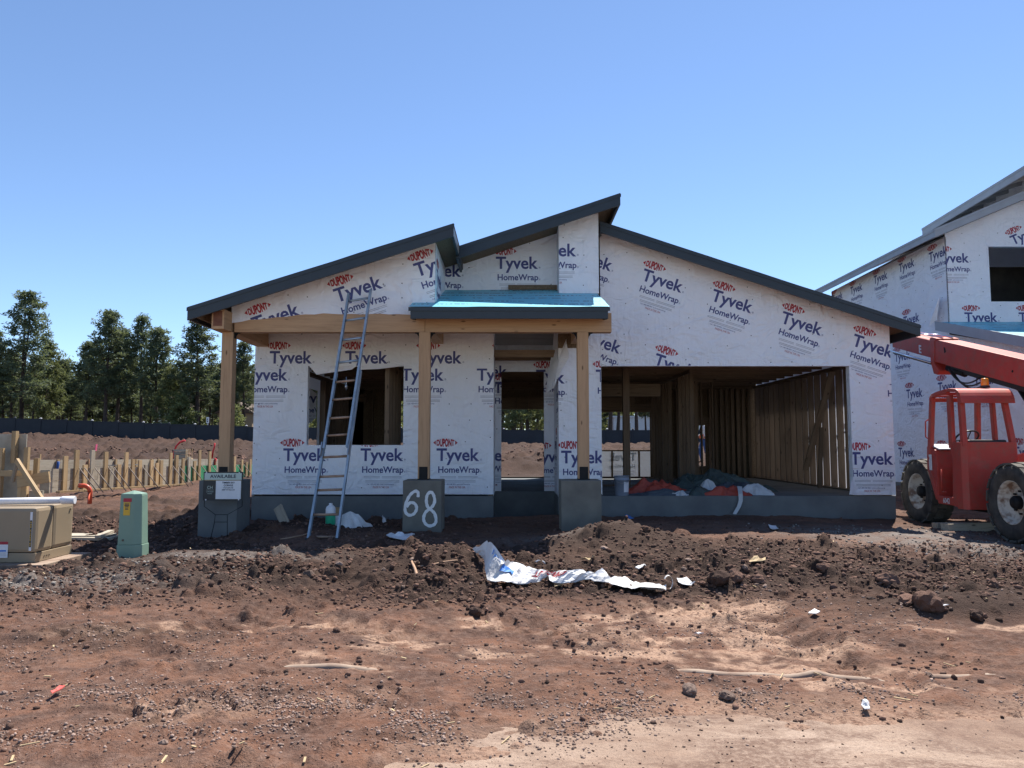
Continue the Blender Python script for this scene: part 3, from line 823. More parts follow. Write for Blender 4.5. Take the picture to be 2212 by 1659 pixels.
# foundation and slab
fm = MB().box(XL, -.36, YW + .02, 23.0, -.35, ZS).box(-.36, .90, 16.25, 23.0, -.35, ZS).box(.90, XR, YW + .02, 23.0, -.35, ZS)
fo = fm.build('foundation', M_CONC2, H)
def ln(p0, p1, x): return p0[1] + (p1[1] - p0[1]) * (x - p0[0]) / (p1[0] - p0[0])

# roofs: line = top edge of the front fascia in the X-Z plane, low end first
def roof_plane(name, Yf, Yb, A, B, fh, lookouts, soffit, fmat=M_FASCIA, topmat=M_FELT, hi_end=True, seed=1, jitter=.012):
    """A,B=(x,z) of the fascia top; slab falls from the higher to the lower end"""
    rf = MB()
    th = .035
    rf.prism([(A[0], A[1] - .012 - th), (B[0], B[1] - .012 - th), (B[0], B[1] - .012), (A[0], A[1] - .012)], 1, Yf + .045, Yb)
    rf = rf.build('roof', M_OSB, H)
    # felt on top, slightly wavy
    n = 44; ny = 16; vs = []; fs = []
    for j in range(ny + 1):
        for i in range(n + 1):
            t = i / n; x = A[0] + (B[0] - A[0]) * t; y = Yf - .008 + (Yb - Yf) * (j / ny) ** 1.6
            z = A[1] + (B[1] - A[1]) * t + .004 + jitter * (1.0 + float(fbm(np.array([x * 1.0]), np.array([y * .7 + seed]), .7, 2, seed)[0]))
            vs.append((x, y, z))
    for j in range(ny):
        for i in range(n): k = j * (n + 1) + i; fs.append((k, k + 1, k + n + 2, k + n + 1))
    # front drip of the felt
    k0 = len(vs)
    for i in range(n + 1): p = vs[i]; vs.append((p[0], p[1] - .002, p[2] - .03))
    for i in range(n): fs.append((i, i + 1, k0 + i + 1, k0 + i))
    MB().add(vs, fs, 0, True).build('underlayment', topmat, rf)
    # front fascia board, then a drip edge 4 mm proud
    f = MB().prism([(A[0], A[1] - fh), (B[0], B[1] - fh), (B[0], B[1] - .014), (A[0], A[1] - .014)], 1, Yf, Yf + .04)
    f = f.build('fascia', fmat, H)
    e = .055
    MB().prism([(A[0] - .012, A[1] - e), (B[0] + .012, B[1] - e), (B[0] + .012, B[1] + .004), (A[0] - .012, A[1] + .004)], 1, Yf - .010, Yf - .002).build('drip_edge', fmat, f)
    # end fascias
    for P, s in ((A, -1), (B, 1)):
        g = MB().box(P[0] - (.04 if s > 0 else 0) , P[0] + (.04 if s < 0 else 0), Yf + .042, Yb, P[1] - fh + .006, P[1] - .02)
        g.build('fascia', fmat, H)
    # lookouts under the overhang and rafters
    x0, x1 = sorted((A[0], B[0])); sl = (B[1] - A[1]) / (B[0] - A[0]); x = x0 + .12
    while x < x1 - .06:
        zt = A[1] + sl * (x - A[0]) - .052
        board('rafter', H, x - .019, x + .019, soffit[2] if soffit[0] < x < soffit[1] else Yf + .045, Yb - .05, zt - .135, zt - .008, M_STUD_D, W_STUD)
        x += lookouts
    return rf
M_STUD_D = W_STUD[0]
r1A, r1B = (PX(405, 665, YF1), PZ(665, YF1)), (PX(980, 484, YF1), PZ(484, YF1))
r2A = (PX(985, 533, YF2), PZ(535.5, YF2)); r2B = (PX(1340, 420, YF2), PZ(419, YF2))
r3A, r3B = (1.70, 5.889), (7.777, 3.872)
roof_plane('roof', YF1, 23.2, r1A, r1B, .205, .61, (PX(500, 680, YB), -1.32, YB + .12), seed=1)
roof_plane('roof', YF2, 23.2, r2A, r2B, .205, .61, (-3, PX(1293, 550, 14.15), 14.75), seed=2)
roof_plane('roof', 14.33, 23.2, r3A, r3B, .205, .61, (0, XR, YW + .05), seed=3)
u1 = lambda x: ln(r1A, r1B, x) - .056
u2 = lambda x: ln(r2A, r2B, x) - .056
u3 = lambda x: ln(r3A, r3B, x) - .056
# plug above the entrance between the two roofs, and side walls that carry the upper roof
MB().box(-.93, 1.56, 14.45, 23.0, 4.10, 4.14).build('ceiling_deck', M_OSB, H)

FX = lambda Y: ((0, Y, 0), (1, 0, 0), (0, 0, 1), (0, -1, 0))
def uv(px, py, Y): p = at(px, py, Y); return (p.x, p.z)
# --- bedroom wall behind the porch
wx0, wx1, wz0, wz1 = PX(663, 880, YW), PX(872, 880, YW), PZ(962, YW), PZ(790, YW)
zt = 4.02
zl = min(zt, u1(XL))
regs = [[(XL, .651), (wx0, .651), (wx0, u1(wx0) if u1(wx0) < zt else zt), (XL, zl)], [(wx1, .651), (-.36, .651), (-.36, zt), (wx1, zt)],
        [(wx0, .651), (wx1, .651), (wx1, wz0), (wx0, wz0)], [(wx0, wz1), (wx1, wz1), (wx1, zt), (wx0, min(zt, u1(wx0)))]]
def shift(regs, d): return regs
for r in regs: MB().prism(r, 1, YW + .003, YW + .015).build('wall_sheathing', M_OSB, H)
zseam = PZ(794, YW)
def cut(regs, z, above):
    out = []
    for r in regs:
        big = [(-99, z), (99, z), (99, 99), (-99, 99)] if above else [(-99, -99), (99, -99), (99, z), (-99, z)]
        c = clip_poly(ccw(r), big)
        if len(c) >= 3: out.append(c)
    return out
def L_(px, py, Y, a=0): x, z = uv(px, py, Y); return (x, z, a)
low = [L_(x, 970, YW) for x in (612, 779, 943)] + [L_(x, 797, YW) for x in (530, 697, 867, 1030)]
wrap_wall(H, FX(YW), cut(regs, zseam, False), low)
FU = ((0, YW - .004, 0), (1, 0, 0), (0, 0, 1), (0, -1, 0))
wrap_wall(H, FU, cut(regs, zseam - .02, True), [L_(x, 760, YW) for x in (583, 746, 906, 1070)])
# window: wrap folded into the opening, buck and rough frame
wf = MB()
for b_ in ((wx0 - .001, wx0 + .006, wz0, wz1), (wx1 - .006, wx1 + .001, wz0, wz1)): wf.box(b_[0], b_[1], YW - .002, YW + .14, b_[2], b_[3])
wf.box(wx0, wx1, YW - .002, YW + .14, wz0 - .001, wz0 + .006); wf.box(wx0, wx1, YW - .002, YW + .14, wz1 - .006, wz1 + .001)
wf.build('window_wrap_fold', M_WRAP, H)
fl = MB().add([(wx0 + .02, YW + .02, wz1 - .005), (wx0 + .95, YW + .02, wz1 - .005), (wx0 + .85, YW + .05, wz1 - .07), (wx0 + .16, YW + .06, wz1 - .17)], [(0, 1, 2, 3)])
fl.add([(wx0 + .95, YW + .02, wz1 - .005), (wx1 - .02, YW + .02, wz1 - .005), (wx1 - .5, YW + .04, wz1 - .06), (wx0 + 1.0, YW + .05, wz1 - .075)], [(0, 1, 2, 3)])
fl.build('loose_wrap_flap', M_WRAP, H)
# --- gable wall standing on the porch beam
zbb, zb = PZ(717.5, YB), PZ(676, YB)
gx0, gx1 = PX(500, 680, YB), PX(940, 590, YB)
n = 22; gr = []
PX_inv = lambda x: 1106 + x / YB * 1622
for i in range(n):
    a_, b_ = gx0 + (gx1 - gx0) * i / n, gx0 + (gx1 - gx0) * (i + 1) / n
    w0, w1 = [PZ(float(np.interp(PX_inv(gx0 + (gx1 - gx0) * q / n), [500, 545, 600, 650, 700, 760, 830, 885], [698, 691, 686, 680, 677.5, 679, 678, 680])) + .9 * math.sin(q * 2.3), YB) for q in (i, i + 1)]
    gr.append([(a_, w0), (b_, w1), (b_, u1(b_)), (a_, u1(a_))])
MB().prism([(gx0, zb + .002), (gx1, zb + .002), (gx1, u1(gx1)), (gx0, u1(gx0))], 1, YB + .001, YB + .1).build('wall_sheathing', M_OSB, H)
wrap_wall(H, ((0, YB - .004, 0), (1, 0, 0), (0, 0, 1), (0, -1, 0)), gr, [L_(541, 689, YB, 20), L_(719, 627, YB, 18.4), L_(892, 572, YB, 18.4)])
# its return wall (faces the porch roof)
wrap_wall(H, ((gx1 + .004, 0, 0), (0, 1, 0), (0, 0, 1), (1, 0, 0)), [[(YB - .004, zb), (14.73, zb), (14.73, u1(gx1)), (YB - .004, u1(gx1))]], [(13.0, 4.66, 0)])
MB().box(gx1 - .05, gx1, YB + .002, 14.73, zb, u1(gx1) - .02).build('wall_sheathing', M_OSB, H)
# --- upper wall set back behind the porch roof, and the projecting bay
YC, YBUMP = 14.70, 14.15
bx0, bx1 = PX(1207, 550, YBUMP), PX(1293, 550, YBUMP)
zc = PZ(634, 14.25) + .10
wrap_wall(H, FX(YC), [[(gx1, zc), (-.93, zc), (-.93, u2(-.93)), (gx1, u2(-.93))], [(-.93, zc), (bx0 + .02, zc), (bx0 + .02, u2(bx0 + .02)), (-.93, u2(-.93))]], [L_(1071, 556, YC), L_(905, 573, YC)])
MB().box(gx1 - .3, bx1, YC + .004, YC + .02, zc - .3, u2(-.93)).prism([(-.93, u2(-.93)), (bx1, u2(-.93)), (bx1, u2(bx1)), (-.93, u2(-.93) + .002)], 1, YC + .004, YC + .02).build('wall_sheathing', M_OSB, H)
zbm = PZ(634, YBUMP)
wrap_wall(H, FX(YBUMP), [[(bx0, zbm), (bx1, zbm), (bx1, u2(bx1)), (bx0, u2(bx0))]], [L_(1150, 528, YBUMP)])
wrap_wall(H, ((bx0 - .003, 0, 0), (0, 1, 0), (0, 0, 1), (-1, 0, 0)), [[(YBUMP, zbm), (YC, zbm), (YC, u2(bx0)), (YBUMP, u2(bx0))]], [], dots=False)
wrap_wall(H, ((bx1 + .003, 0, 0), (0, 1, 0), (0, 0, 1), (1, 0, 0)), [[(YBUMP, zbm - .4), (22.9, zbm - .4), (22.9, u2(bx1)), (YBUMP, u2(bx1))]], [], dots=False)
MB().box(bx0, bx1, YBUMP + .003, YBUMP + .1, zbm - .3, u2(bx0) - .05).build('wall_sheathing', M_OSB, H)
# --- garage gable and piers
ox0, ox1, oz1 = PX(1299, 930, YW), 6.60, PZ(790, YW)
gb0 = 1.728
regs3 = [[(gb0 + .01, oz1), (ox1, oz1), (ox1, u3(ox1)), (gb0 + .01, u3(gb0 + .01))], [(ox1, .64), (XR, .64), (XR, u3(XR)), (ox1, u3(ox1))]]
for r in regs3: MB().prism(r, 1, YW + .003, YW + .015).build('wall_sheathing', M_OSB, H)
A3 = -18.4
lg3 = [L_(1392, 581, YW, A3), L_(1542, 625, YW, A3), L_(1692, 673, YW, A3), L_(1846, 722, YW, A3), L_(1240, 535, YW, A3), L_(1258, 712, YW, A3), L_(1418, 764, YW, A3), L_(1572, 812, YW, A3)]
wrap_wall(H, FX(YW), regs3[:1] + cut(regs3[1:], PZ(832, YW), True), lg3)
wrap_wall(H, ((0, YW - .004, 0), (1, 0, 0), (0, 0, 1), (0, -1, 0)), cut(regs3[1:], PZ(830, YW), False), [L_(1836, 978, YW), L_(1912, 806, YW)])
# left pier between the entry and the garage
px0 = .905
zp = PZ(722, YW)
rp = [[(px0, PZ(1062, YW)), (ox0, PZ(1068, YW)), (ox0, zp), (PX(1258, 722, YW), zp), (PX(1258, 752, YW), PZ(752, YW)), (px0, PZ(752, YW))]]
rp = [[(px0, .66), (PX(1258, 752, YW), .66), (PX(1258, 752, YW), PZ(752, YW)), (px0, PZ(752, YW))], [(PX(1258, 752, YW), .66), (ox0, .66), (ox0, 4.05), (PX(1258, 752, YW), 4.05)]]
MB().box(px0, ox0, YW + .003, YW + .015, .64, 4.05).build('wall_sheathing', M_OSB, H)
wrap_wall(H, FX(YW), rp, [L_(1212, 975, YW), L_(1128, 803, YW), L_(1287, 800, YW)])
# framing that makes the garage opening: folded wrap at the jambs and header
ow = MB().box(ox0 - .001, ox0 + .006, YW - .003, YW + .15, .64, oz1).box(ox1 - .006, ox1 + .001, YW - .003, YW + .15, .64, oz1).box(ox0, ox1, YW - .003, YW + .15, oz1 - .006, oz1 + .001)
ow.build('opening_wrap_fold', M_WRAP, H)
fl = MB().add([(XR - .84, YW - .01, .98), (XR - .80, YW - .012, .66), (XR - .92, YW - .05, .65)], [(0, 1, 2)]); fl.build('loose_wrap_corner', M_WRAP, H)
# --- entry recess
YE = 16.2
rx1 = .90
dx0, dx1, dz1 = PX(1083, 900, YE), PX(1175, 900, YE), PZ(803, YE)
ztop = PZ(745, YE)
re = [[(-.38, .63), (dx0, .63), (dx0, ztop), (-.38, ztop)], [(dx1, .63), (rx1, .63), (rx1, ztop), (dx1, ztop)], [(dx0, dz1), (dx1, dz1), (dx1, ztop), (dx0, ztop)]]
for r in re: MB().prism(r, 1, YE + .003, YE + .015).build('wall_sheathing', M_OSB, H)
wrap_wall(H, FX(YE), re, [L_(1012, 791, YE), L_(1158, 800, YE), L_(1066, 826, YE), L_(1150, 975, YE), L_(1018, 972, YE)])
for k, (a_, b_) in enumerate(((PZ(745, 16.1), PZ(731, 16.1)), (PZ(730.5, 16.1), PZ(716, 16.1)), (PZ(715.5, 16.1), PZ(700, 16.1)))):
    board('header_plank', H, -.37, .88, 16.10, 16.14, a_, b_, M_GFASC)
wrap_wall(H, ((rx1, 0, 0), (0, 1, 0), (0, 0, 1), (-1, 0, 0)), [[(YW, .60), (YE, .60), (YE, 4.05), (YW, 4.05)]], [(14.5, 2.7, 0), (15.2, 1.75, 0)])
wrap_wall(H, ((-.36, 0, 0), (0, 1, 0), (0, 0, 1), (1, 0, 0)), [[(YW, .60), (YE, .60), (YE, 4.05), (YW, 4.05)]], [])
MB().box(rx1 + .003, rx1 + .1, YW + .02, YE, .62, 4.05).box(-.46, -.363, YW + .02, YE, .62, 4.05).build('wall_sheathing', M_OSB, H)
# loose wrap hanging down the entry corner
hang = MB(); pts = [(1196, 720, 15.5), (1222, 718, 14.9), (1224, 742, 14.7), (1230, 772, 14.6), (1212, 800, 14.66), (1196, 838, 14.75), (1178, 850, 15.2), (1185, 800, 15.3), (1194, 752, 15.4)]
pv = [at(*p) for p in pts]; c_ = at(1208, 778, 14.72)
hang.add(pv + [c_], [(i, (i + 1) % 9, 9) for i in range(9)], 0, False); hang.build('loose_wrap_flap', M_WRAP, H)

# --- outer side and rear walls: one sheet of wrap over open studs
def studs_x(Y, x0, x1, z0, z1, skip=(), sp=.406, d=.14, name='stud'):
    x = x0 + .019
    while x < x1:
        if not any(a_ - .0 < x < b_ for a_, b_ in skip):
            board(name, H, x - .019, x + .019, Y, Y + d, z0 + .04, (z1(x) if callable(z1) else z1) - .078, None, W_STUD)
        x += sp
    board('plate', H, x0, x1, Y, Y + d, z0, z0 + .038, None, W_STUD)
    if not callable(z1):
        board('plate', H, x0, x1, Y, Y + d, z1 - .076, z1 - .040, None, W_STUD); board('plate', H, x0, x1, Y, Y + d, z1 - .038, z1, None, W_STUD)
def studs_y(X, y0, y1, z0, z1, skip=(), sp=.406, d=.14, name='stud'):
    y = y0 + .019
    while y < y1:
        if not any(a_ < y < b_ for a_, b_ in skip): board(name, H, X, X + d, y - .019, y + .019, z0 + .04, z1 - .078, None, W_STUD)
        y += sp
    board('plate', H, X, X + d, y0, y1, z0, z0 + .038, None, W_STUD); board('plate', H, X, X + d, y0, y1, z1 - .076, z1 - .04, None, W_STUD); board('plate', H, X, X + d, y0, y1, z1 - .038, z1, None, W_STUD)
YR = 22.86
zc_ = 3.45
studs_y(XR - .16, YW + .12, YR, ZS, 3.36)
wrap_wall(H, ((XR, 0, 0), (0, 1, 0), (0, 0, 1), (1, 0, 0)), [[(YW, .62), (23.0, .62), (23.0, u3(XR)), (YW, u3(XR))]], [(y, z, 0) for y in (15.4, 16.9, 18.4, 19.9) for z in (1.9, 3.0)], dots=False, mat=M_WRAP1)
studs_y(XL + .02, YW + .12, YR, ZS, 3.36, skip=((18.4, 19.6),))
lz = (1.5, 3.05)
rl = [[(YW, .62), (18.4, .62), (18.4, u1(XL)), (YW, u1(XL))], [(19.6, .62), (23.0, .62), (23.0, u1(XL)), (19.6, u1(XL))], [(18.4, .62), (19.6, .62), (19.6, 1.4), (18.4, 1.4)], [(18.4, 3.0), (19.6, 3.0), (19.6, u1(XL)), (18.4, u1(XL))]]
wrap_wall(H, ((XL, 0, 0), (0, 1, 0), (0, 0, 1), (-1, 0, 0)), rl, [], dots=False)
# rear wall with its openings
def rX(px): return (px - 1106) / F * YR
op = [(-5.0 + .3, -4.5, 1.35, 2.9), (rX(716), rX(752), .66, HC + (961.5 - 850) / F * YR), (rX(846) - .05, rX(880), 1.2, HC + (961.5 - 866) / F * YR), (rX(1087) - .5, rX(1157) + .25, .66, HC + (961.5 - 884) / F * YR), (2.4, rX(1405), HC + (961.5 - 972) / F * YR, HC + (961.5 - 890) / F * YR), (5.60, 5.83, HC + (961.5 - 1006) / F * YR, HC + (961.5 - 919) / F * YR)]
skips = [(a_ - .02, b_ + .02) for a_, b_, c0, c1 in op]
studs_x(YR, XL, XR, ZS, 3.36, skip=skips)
rr = []
xs_ = XL
for a_, b_, c0, c1 in op:
    rr += [[(xs_, .62), (a_, .62), (a_, 3.9), (xs_, 3.9)], [(a_, .62), (b_, .62), (b_, c0), (a_, c0)], [(a_, c1), (b_, c1), (b_, 3.9), (a_, 3.9)]]; xs_ = b_
    board('window_sill', H, a_, b_, YR, YR + .14, c0 - .04, c0, None, W_STUD); board('header_plank', H, a_ - .1, b_ + .1, YR + .02, YR + .12, c1, c1 + .24, None, W_STUD)
    if c0 > 1.0:
        x = a_ + .2
        while x < b_ - .05: board('cripple_stud', H, x - .019, x + .019, YR, YR + .14, ZS + .04, c0 - .042, None, W_STUD); x += .406
rr += [[(xs_, .62), (XR, .62), (XR, 3.9), (xs_, 3.9)]]
for r in rr:
    if not (2.3 < sum(p[0] for p in r) / len(r) < 3.95 and max(p[1] for p in r) < 2): MB().prism(r, 1, 22.985, 22.997).build('wall_sheathing', M_OSB, H)  # sheathing added to stop sunlight glowing through the rear wrap
wrap_wall(H, ((0, 23.0, 0), (1, 0, 0), (0, 0, 1), (0, 1, 0)), rr, [(3.75, 1.36, 0, 1), (6.9, 2.0, 0, 1), (-1.2, 2.0, 0, 1), (2.0, 3.3, 0, 1)], dots=False)
x = 4.98
while x < 7.2:
    if not 5.52 < x < 5.9: board('stud', H, x - .044, x + .044, YR - .045, YR - .005, ZS + .04, 3.28, None, W_STUD)
    x += .165
# partitions, posts, joists and braces seen in the dark inside
PH = 3.36
studs_x(18.4, 1.1, 3.0, ZS, PH, sp=.81, d=.09)
studs_y(4.13, 17.6, 22.8, ZS, PH, sp=.406, d=.09, skip=((19.0, 19.9),))
studs_y(1.02, 16.4, 22.8, ZS, PH, sp=.406, d=.14, skip=((17.2, 18.4), (19.6, 21.0)))
studs_x(20.3, 4.45, 5.4, ZS, PH, sp=.3, d=.09)
studs_x(18.2, -2.2, -.4, ZS, PH, sp=.406, d=.09, skip=((-1.5, -.9),))
studs_y(-2.55, 15.2, 20.0, ZS, PH, sp=.406, d=.09, skip=((17, 17.9),))
studs_y(-.45, 16.4, 22.8, ZS, PH, sp=.406, d=.09, skip=((18.3, 20.6),))
board('post', H, 2.55, 2.70, 17.4, 17.55, ZS, PH, None, W_STUD)
board('post', H, 4.15, 4.33, 18.9, 19.1, ZS, PH, None, W_STUD)
board('post', H, 4.75, 4.90, 20.0, 20.15, ZS, PH, None, W_STUD)
board('header_beam', H, ox0 - .1, ox1 + .1, YW + .03, YW + .12, oz1 + .02, oz1 + .34, None, W_STUD)
board('header_beam', H, .95, 3.6, 18.38, 18.50, 2.78, 3.08, None, W_STUD)
board('header_beam', H, -.3, 3.5, 21.6, 21.75, 2.62, 2.95, None, W_STUD)
y = 15.2
while y < 22.7:
    board('joist', H, XL + .2, XR - .18, y - .02, y + .02, PH + .003, PH + .15, None, W_STUD); y += .61
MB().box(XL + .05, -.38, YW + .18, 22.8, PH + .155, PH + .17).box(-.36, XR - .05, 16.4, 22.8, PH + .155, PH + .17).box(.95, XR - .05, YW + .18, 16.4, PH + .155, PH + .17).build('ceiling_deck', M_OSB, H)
for x in (rX(1115), rX(1140)): board('blocking', H, x - .02, x + .02, 21.4, 21.58, 2.62, 2.95, None, W_STUD)
stick('diagonal_brace', H, (6.95, 16.4, 3.2), (7.15, 18.6, 1.0), .038, .14, W_STUD[2], (1, 0, 0))
stick('diagonal_brace', H, (7.02, 17.45, .63), (7.04, 17.3, 2.0), .038, .09, W_STUD[2], (1, 0, 0))
stick('diagonal_brace', H, (-2.2, 16.2, .7), (-1.5, 16.6, 2.2), .038, .09, W_STUD[2], (0, 1, 0))
# scraps of wrap hanging in the rear openings, seen through the front window
wrap_wall(H, ((0, 18.3, 0), (1, 0, 0), (0, 0, 1), (0, -1, 0)), [[(PX(667, 850, 18.3), PZ(917, 18.3)), (PX(684, 850, 18.3), PZ(903, 18.3)), (PX(684, 850, 18.3), PZ(850, 18.3)), (PX(667, 850, 18.3), PZ(838, 18.3))]], [(PX(640, 850, 18.3), PZ(850, 18.3), 0)], dots=False, name='loose_wrap_flap')
wrap_wall(H, ((0, 22.7, 0), (1, 0, 0), (0, 0, 1), (0, -1, 0)), [[(PX(721, 850, 22.7), .7), (PX(735, 850, 22.7), .7), (PX(738, 850, 22.7), PZ(862, 22.7)), (PX(722, 850, 22.7), PZ(850, 22.7))]], [], dots=False, name='loose_wrap_flap')

# --- porch: pedestals, posts with steel saddles, beams, shed roof
PXC = ((PX(428, 1100, YP) + PX(512, 1100, YP)) / 2, PX(911.5, 1100, YP), PX(1256, 1100, YP)); PTX = (PX(487.5, 850, YP + .21), PX(916, 850, YP + .21), PX(1260, 850, YP + .21))
zpt = PZ(1038, YP)
peds = []
for i, x in enumerate(PXC):
    hw = .318 if i != 2 else .330
    p = MB().box(x - hw, x + hw, YP, YP + .62, -.35, zpt).build('pedestal', M_CONC if i else M_CONC2, H, bevel=.008)
    peds.append(p)
    t = PTX[i]
    MB().box(t - .095, t + .095, YP + .212, YP + .402, zpt + .02, zbb).build('post', W_BEAM[2], H, bevel=.006)
    sd = MB().box(t - .072, t + .072, YP + .203, YP + .2115, zpt + .002, zpt + .22).box(t - .072, t + .072, YP + .4025, YP + .411, zpt + .002, zpt + .22).box(t - .1, t + .1, YP + .2, YP + .42, zpt + .001, zpt + .018)
    sd.build('post_base', M_BLACK, H, bevel=.004)
    for s in (-1, 1):
        if i == 0 and s < 0: continue
        k = MB().box(t + s * .099, t + s * .17, YP + .26, YP + .35, zbb - .014, zbb - .001).box(t + s * .0955, t + s * .104, YP + .26, YP + .35, zbb - .10, zbb - .001)
        k.add([(t + s * .104, YP + .3, zbb - .014), (t + s * .15, YP + .3, zbb - .014), (t + s * .104, YP + .3, zbb - .08), (t + s * .104, YP + .31, zbb - .014), (t + s * .15, YP + .31, zbb - .014), (t + s * .104, YP + .31, zbb - .08)], [(0, 1, 2), (3, 5, 4), (0, 2, 5, 3), (1, 4, 5, 2), (0, 3, 4, 1)])
        k.build('knee_bracket', M_BLACK, H)
xb1 = PX(1321, 695, YB)
xj = PX(918, 695, YB)
MB().box(PTX[0] + .105, xj - .002, YB, YB + .18, zbb + .002, zb).build('porch_beam', W_BEAM[0], H, bevel=.006)
MB().box(xj + .002, xb1, YB, YB + .18, zbb + .002, zb).build('porch_beam', W_BEAM[0], H, bevel=.006)
MB().box(PX(457, 690, YB - .36), PX(484, 690, YB - .36), YB - .36, YW - .01, zbb + .002, zb + .004).build('porch_beam', W_BEAM[1], H, bevel=.006)
MB().box(PX(461, 690, YB - .36), PX(480, 690, YB - .36), YB - .367, YB - .361, zbb + .05, zb - .03).build('end_grain_stain', simple('end_grain', (.20, .085, .05), (.15, .06, .04), 12, .8), H)
for t in PTX[1:]: MB().box(t - .05, t + .14, YB + .182, YW - .01, zbb + .06, zb).build('porch_beam', W_BEAM[1], H)
# porch shed roof
pa, pb_ = at(884, 662, YEV), at(1316, 661, YEV)
zf, zk = pa.z, PZ(632, 14.25); slp = (zk - zf) / (14.25 - YEV)
Yk = 14.69
def zp_(y): return zf + slp * (y - YEV)
pr = MB().prism([(YEV + .045, zp_(YEV) - .045), (Yk, zp_(Yk) - .045), (Yk, zp_(Yk) - .012), (YEV + .045, zp_(YEV) - .012)], 0, pa.x, pb_.x).build('porch_roof', M_OSB, H)
nx, nyy = 40, 14; vs = []; fs = []
for j in range(nyy + 1):
    for i in range(nx + 1):
        x = pa.x - .01 + (pb_.x - pa.x + .02) * i / nx; y = YEV - .01 + (Yk - YEV + .01) * j / nyy
        vs.append((x, y, zp_(y) + .012 * float(fbm(np.array([x]), np.array([y]), .35, 2, 9)[0])))
for j in range(nyy):
    for i in range(nx): k = j * (nx + 1) + i; fs.append((k, k + 1, k + nx + 2, k + nx + 1))
MB().add(vs, fs, 0, True).build('underlayment', M_BLUEROOF, pr)
f = MB().box(pa.x + .02, pb_.x - .02, YEV, YEV + .04, zf - .20, zf - .03).build('fascia', M_FASCIA, H)
MB().box(pa.x - .012, pb_.x + .012, YEV - .014, YEV - .003, zf - .075, zf - .012).build('drip_edge', M_FASCIA, f)
for x in (pa.x + .022, pb_.x - .062): MB().prism([(YEV + .042, zf - .20), (YEV + .35, zf - .17), (Yk - .1, zp_(Yk) - .2), (Yk - .1, zp_(Yk) - .05), (YEV + .042, zf - .03)], 0, x, x + .04).build('fascia', M_FASCIA, H)
board('gap_board', H, PX(1098, 631, 14.66), PX(1203, 631, 14.66), 14.645, 14.67, zp_(14.66) + .012, zp_(14.66) + .10, M_OSB)
board('soffit_plank', H, -4.6, .86, YB + .2, 14.70, 4.06, 4.075, W_GREY[0])
for xk in (-4.0, -3.0, -2.0, -.8, .2): board('rafter', H, xk - .02, xk + .02, YB + .2, 14.7, 3.93, 4.05, None, W_STUD)

# spray-painted 68 on the middle pedestal
def spray(parent):
    mb = MB(); Yq = YP - .004
    def P(px, py): p = at(px, py, Yq); return Vector((p.x, Yq, p.z))
    six = [(903, 1074), (903, 1064), (897, 1061), (887, 1068), (879, 1082), (875, 1098), (877, 1108), (885, 1113), (895, 1109), (900, 1098), (896, 1088), (886, 1086), (878, 1095)]
    eight = [(924, 1101), (934, 1094), (939, 1082), (936, 1068), (930, 1063), (923, 1069), (921, 1082), (924, 1095), (932, 1102), (939, 1110), (942, 1124), (938, 1133), (927, 1136), (918, 1130), (915, 1119), (919, 1107), (926, 1101)]
    def strip(pts, w):
        q = []
        m = len(pts)
        for i in range(m - 1):
            for t in (0, .25, .5, .75):
                p0 = pts[max(i - 1, 0)]; p1 = pts[i]; p2 = pts[i + 1]; p3 = pts[min(i + 2, m - 1)]
                c = [.5 * (2 * p1[k] + (p2[k] - p0[k]) * t + (2 * p0[k] - 5 * p1[k] + 4 * p2[k] - p3[k]) * t * t + (3 * p1[k] - p0[k] - 3 * p2[k] + p3[k]) * t ** 3) for k in (0, 1)]
                q.append(P(*c))
        q.append(P(*pts[-1])); vs = []; fs = []
        for i, p in enumerate(q):
            d = (q[min(i + 1, len(q) - 1)] - q[max(i - 1, 0)]).normalized(); nrm = Vector((-d.z, 0, d.x)); ww = w * (.85 + .3 * ((i * 37) % 10) / 10)
            o_ = .0004 * (i % 7)
            vs += [p + nrm * ww + Vector((0, -o_, 0)), p - nrm * ww + Vector((0, -o_, 0))]
        for i in range(len(q) - 1): fs.append((2 * i, 2 * i + 1, 2 * i + 3, 2 * i + 2))
        mb.add(vs, fs)
    strip(six, .025); strip(eight, .025)
    mb.build('spray_number', M_SPRAY, parent)
spray(peds[1])

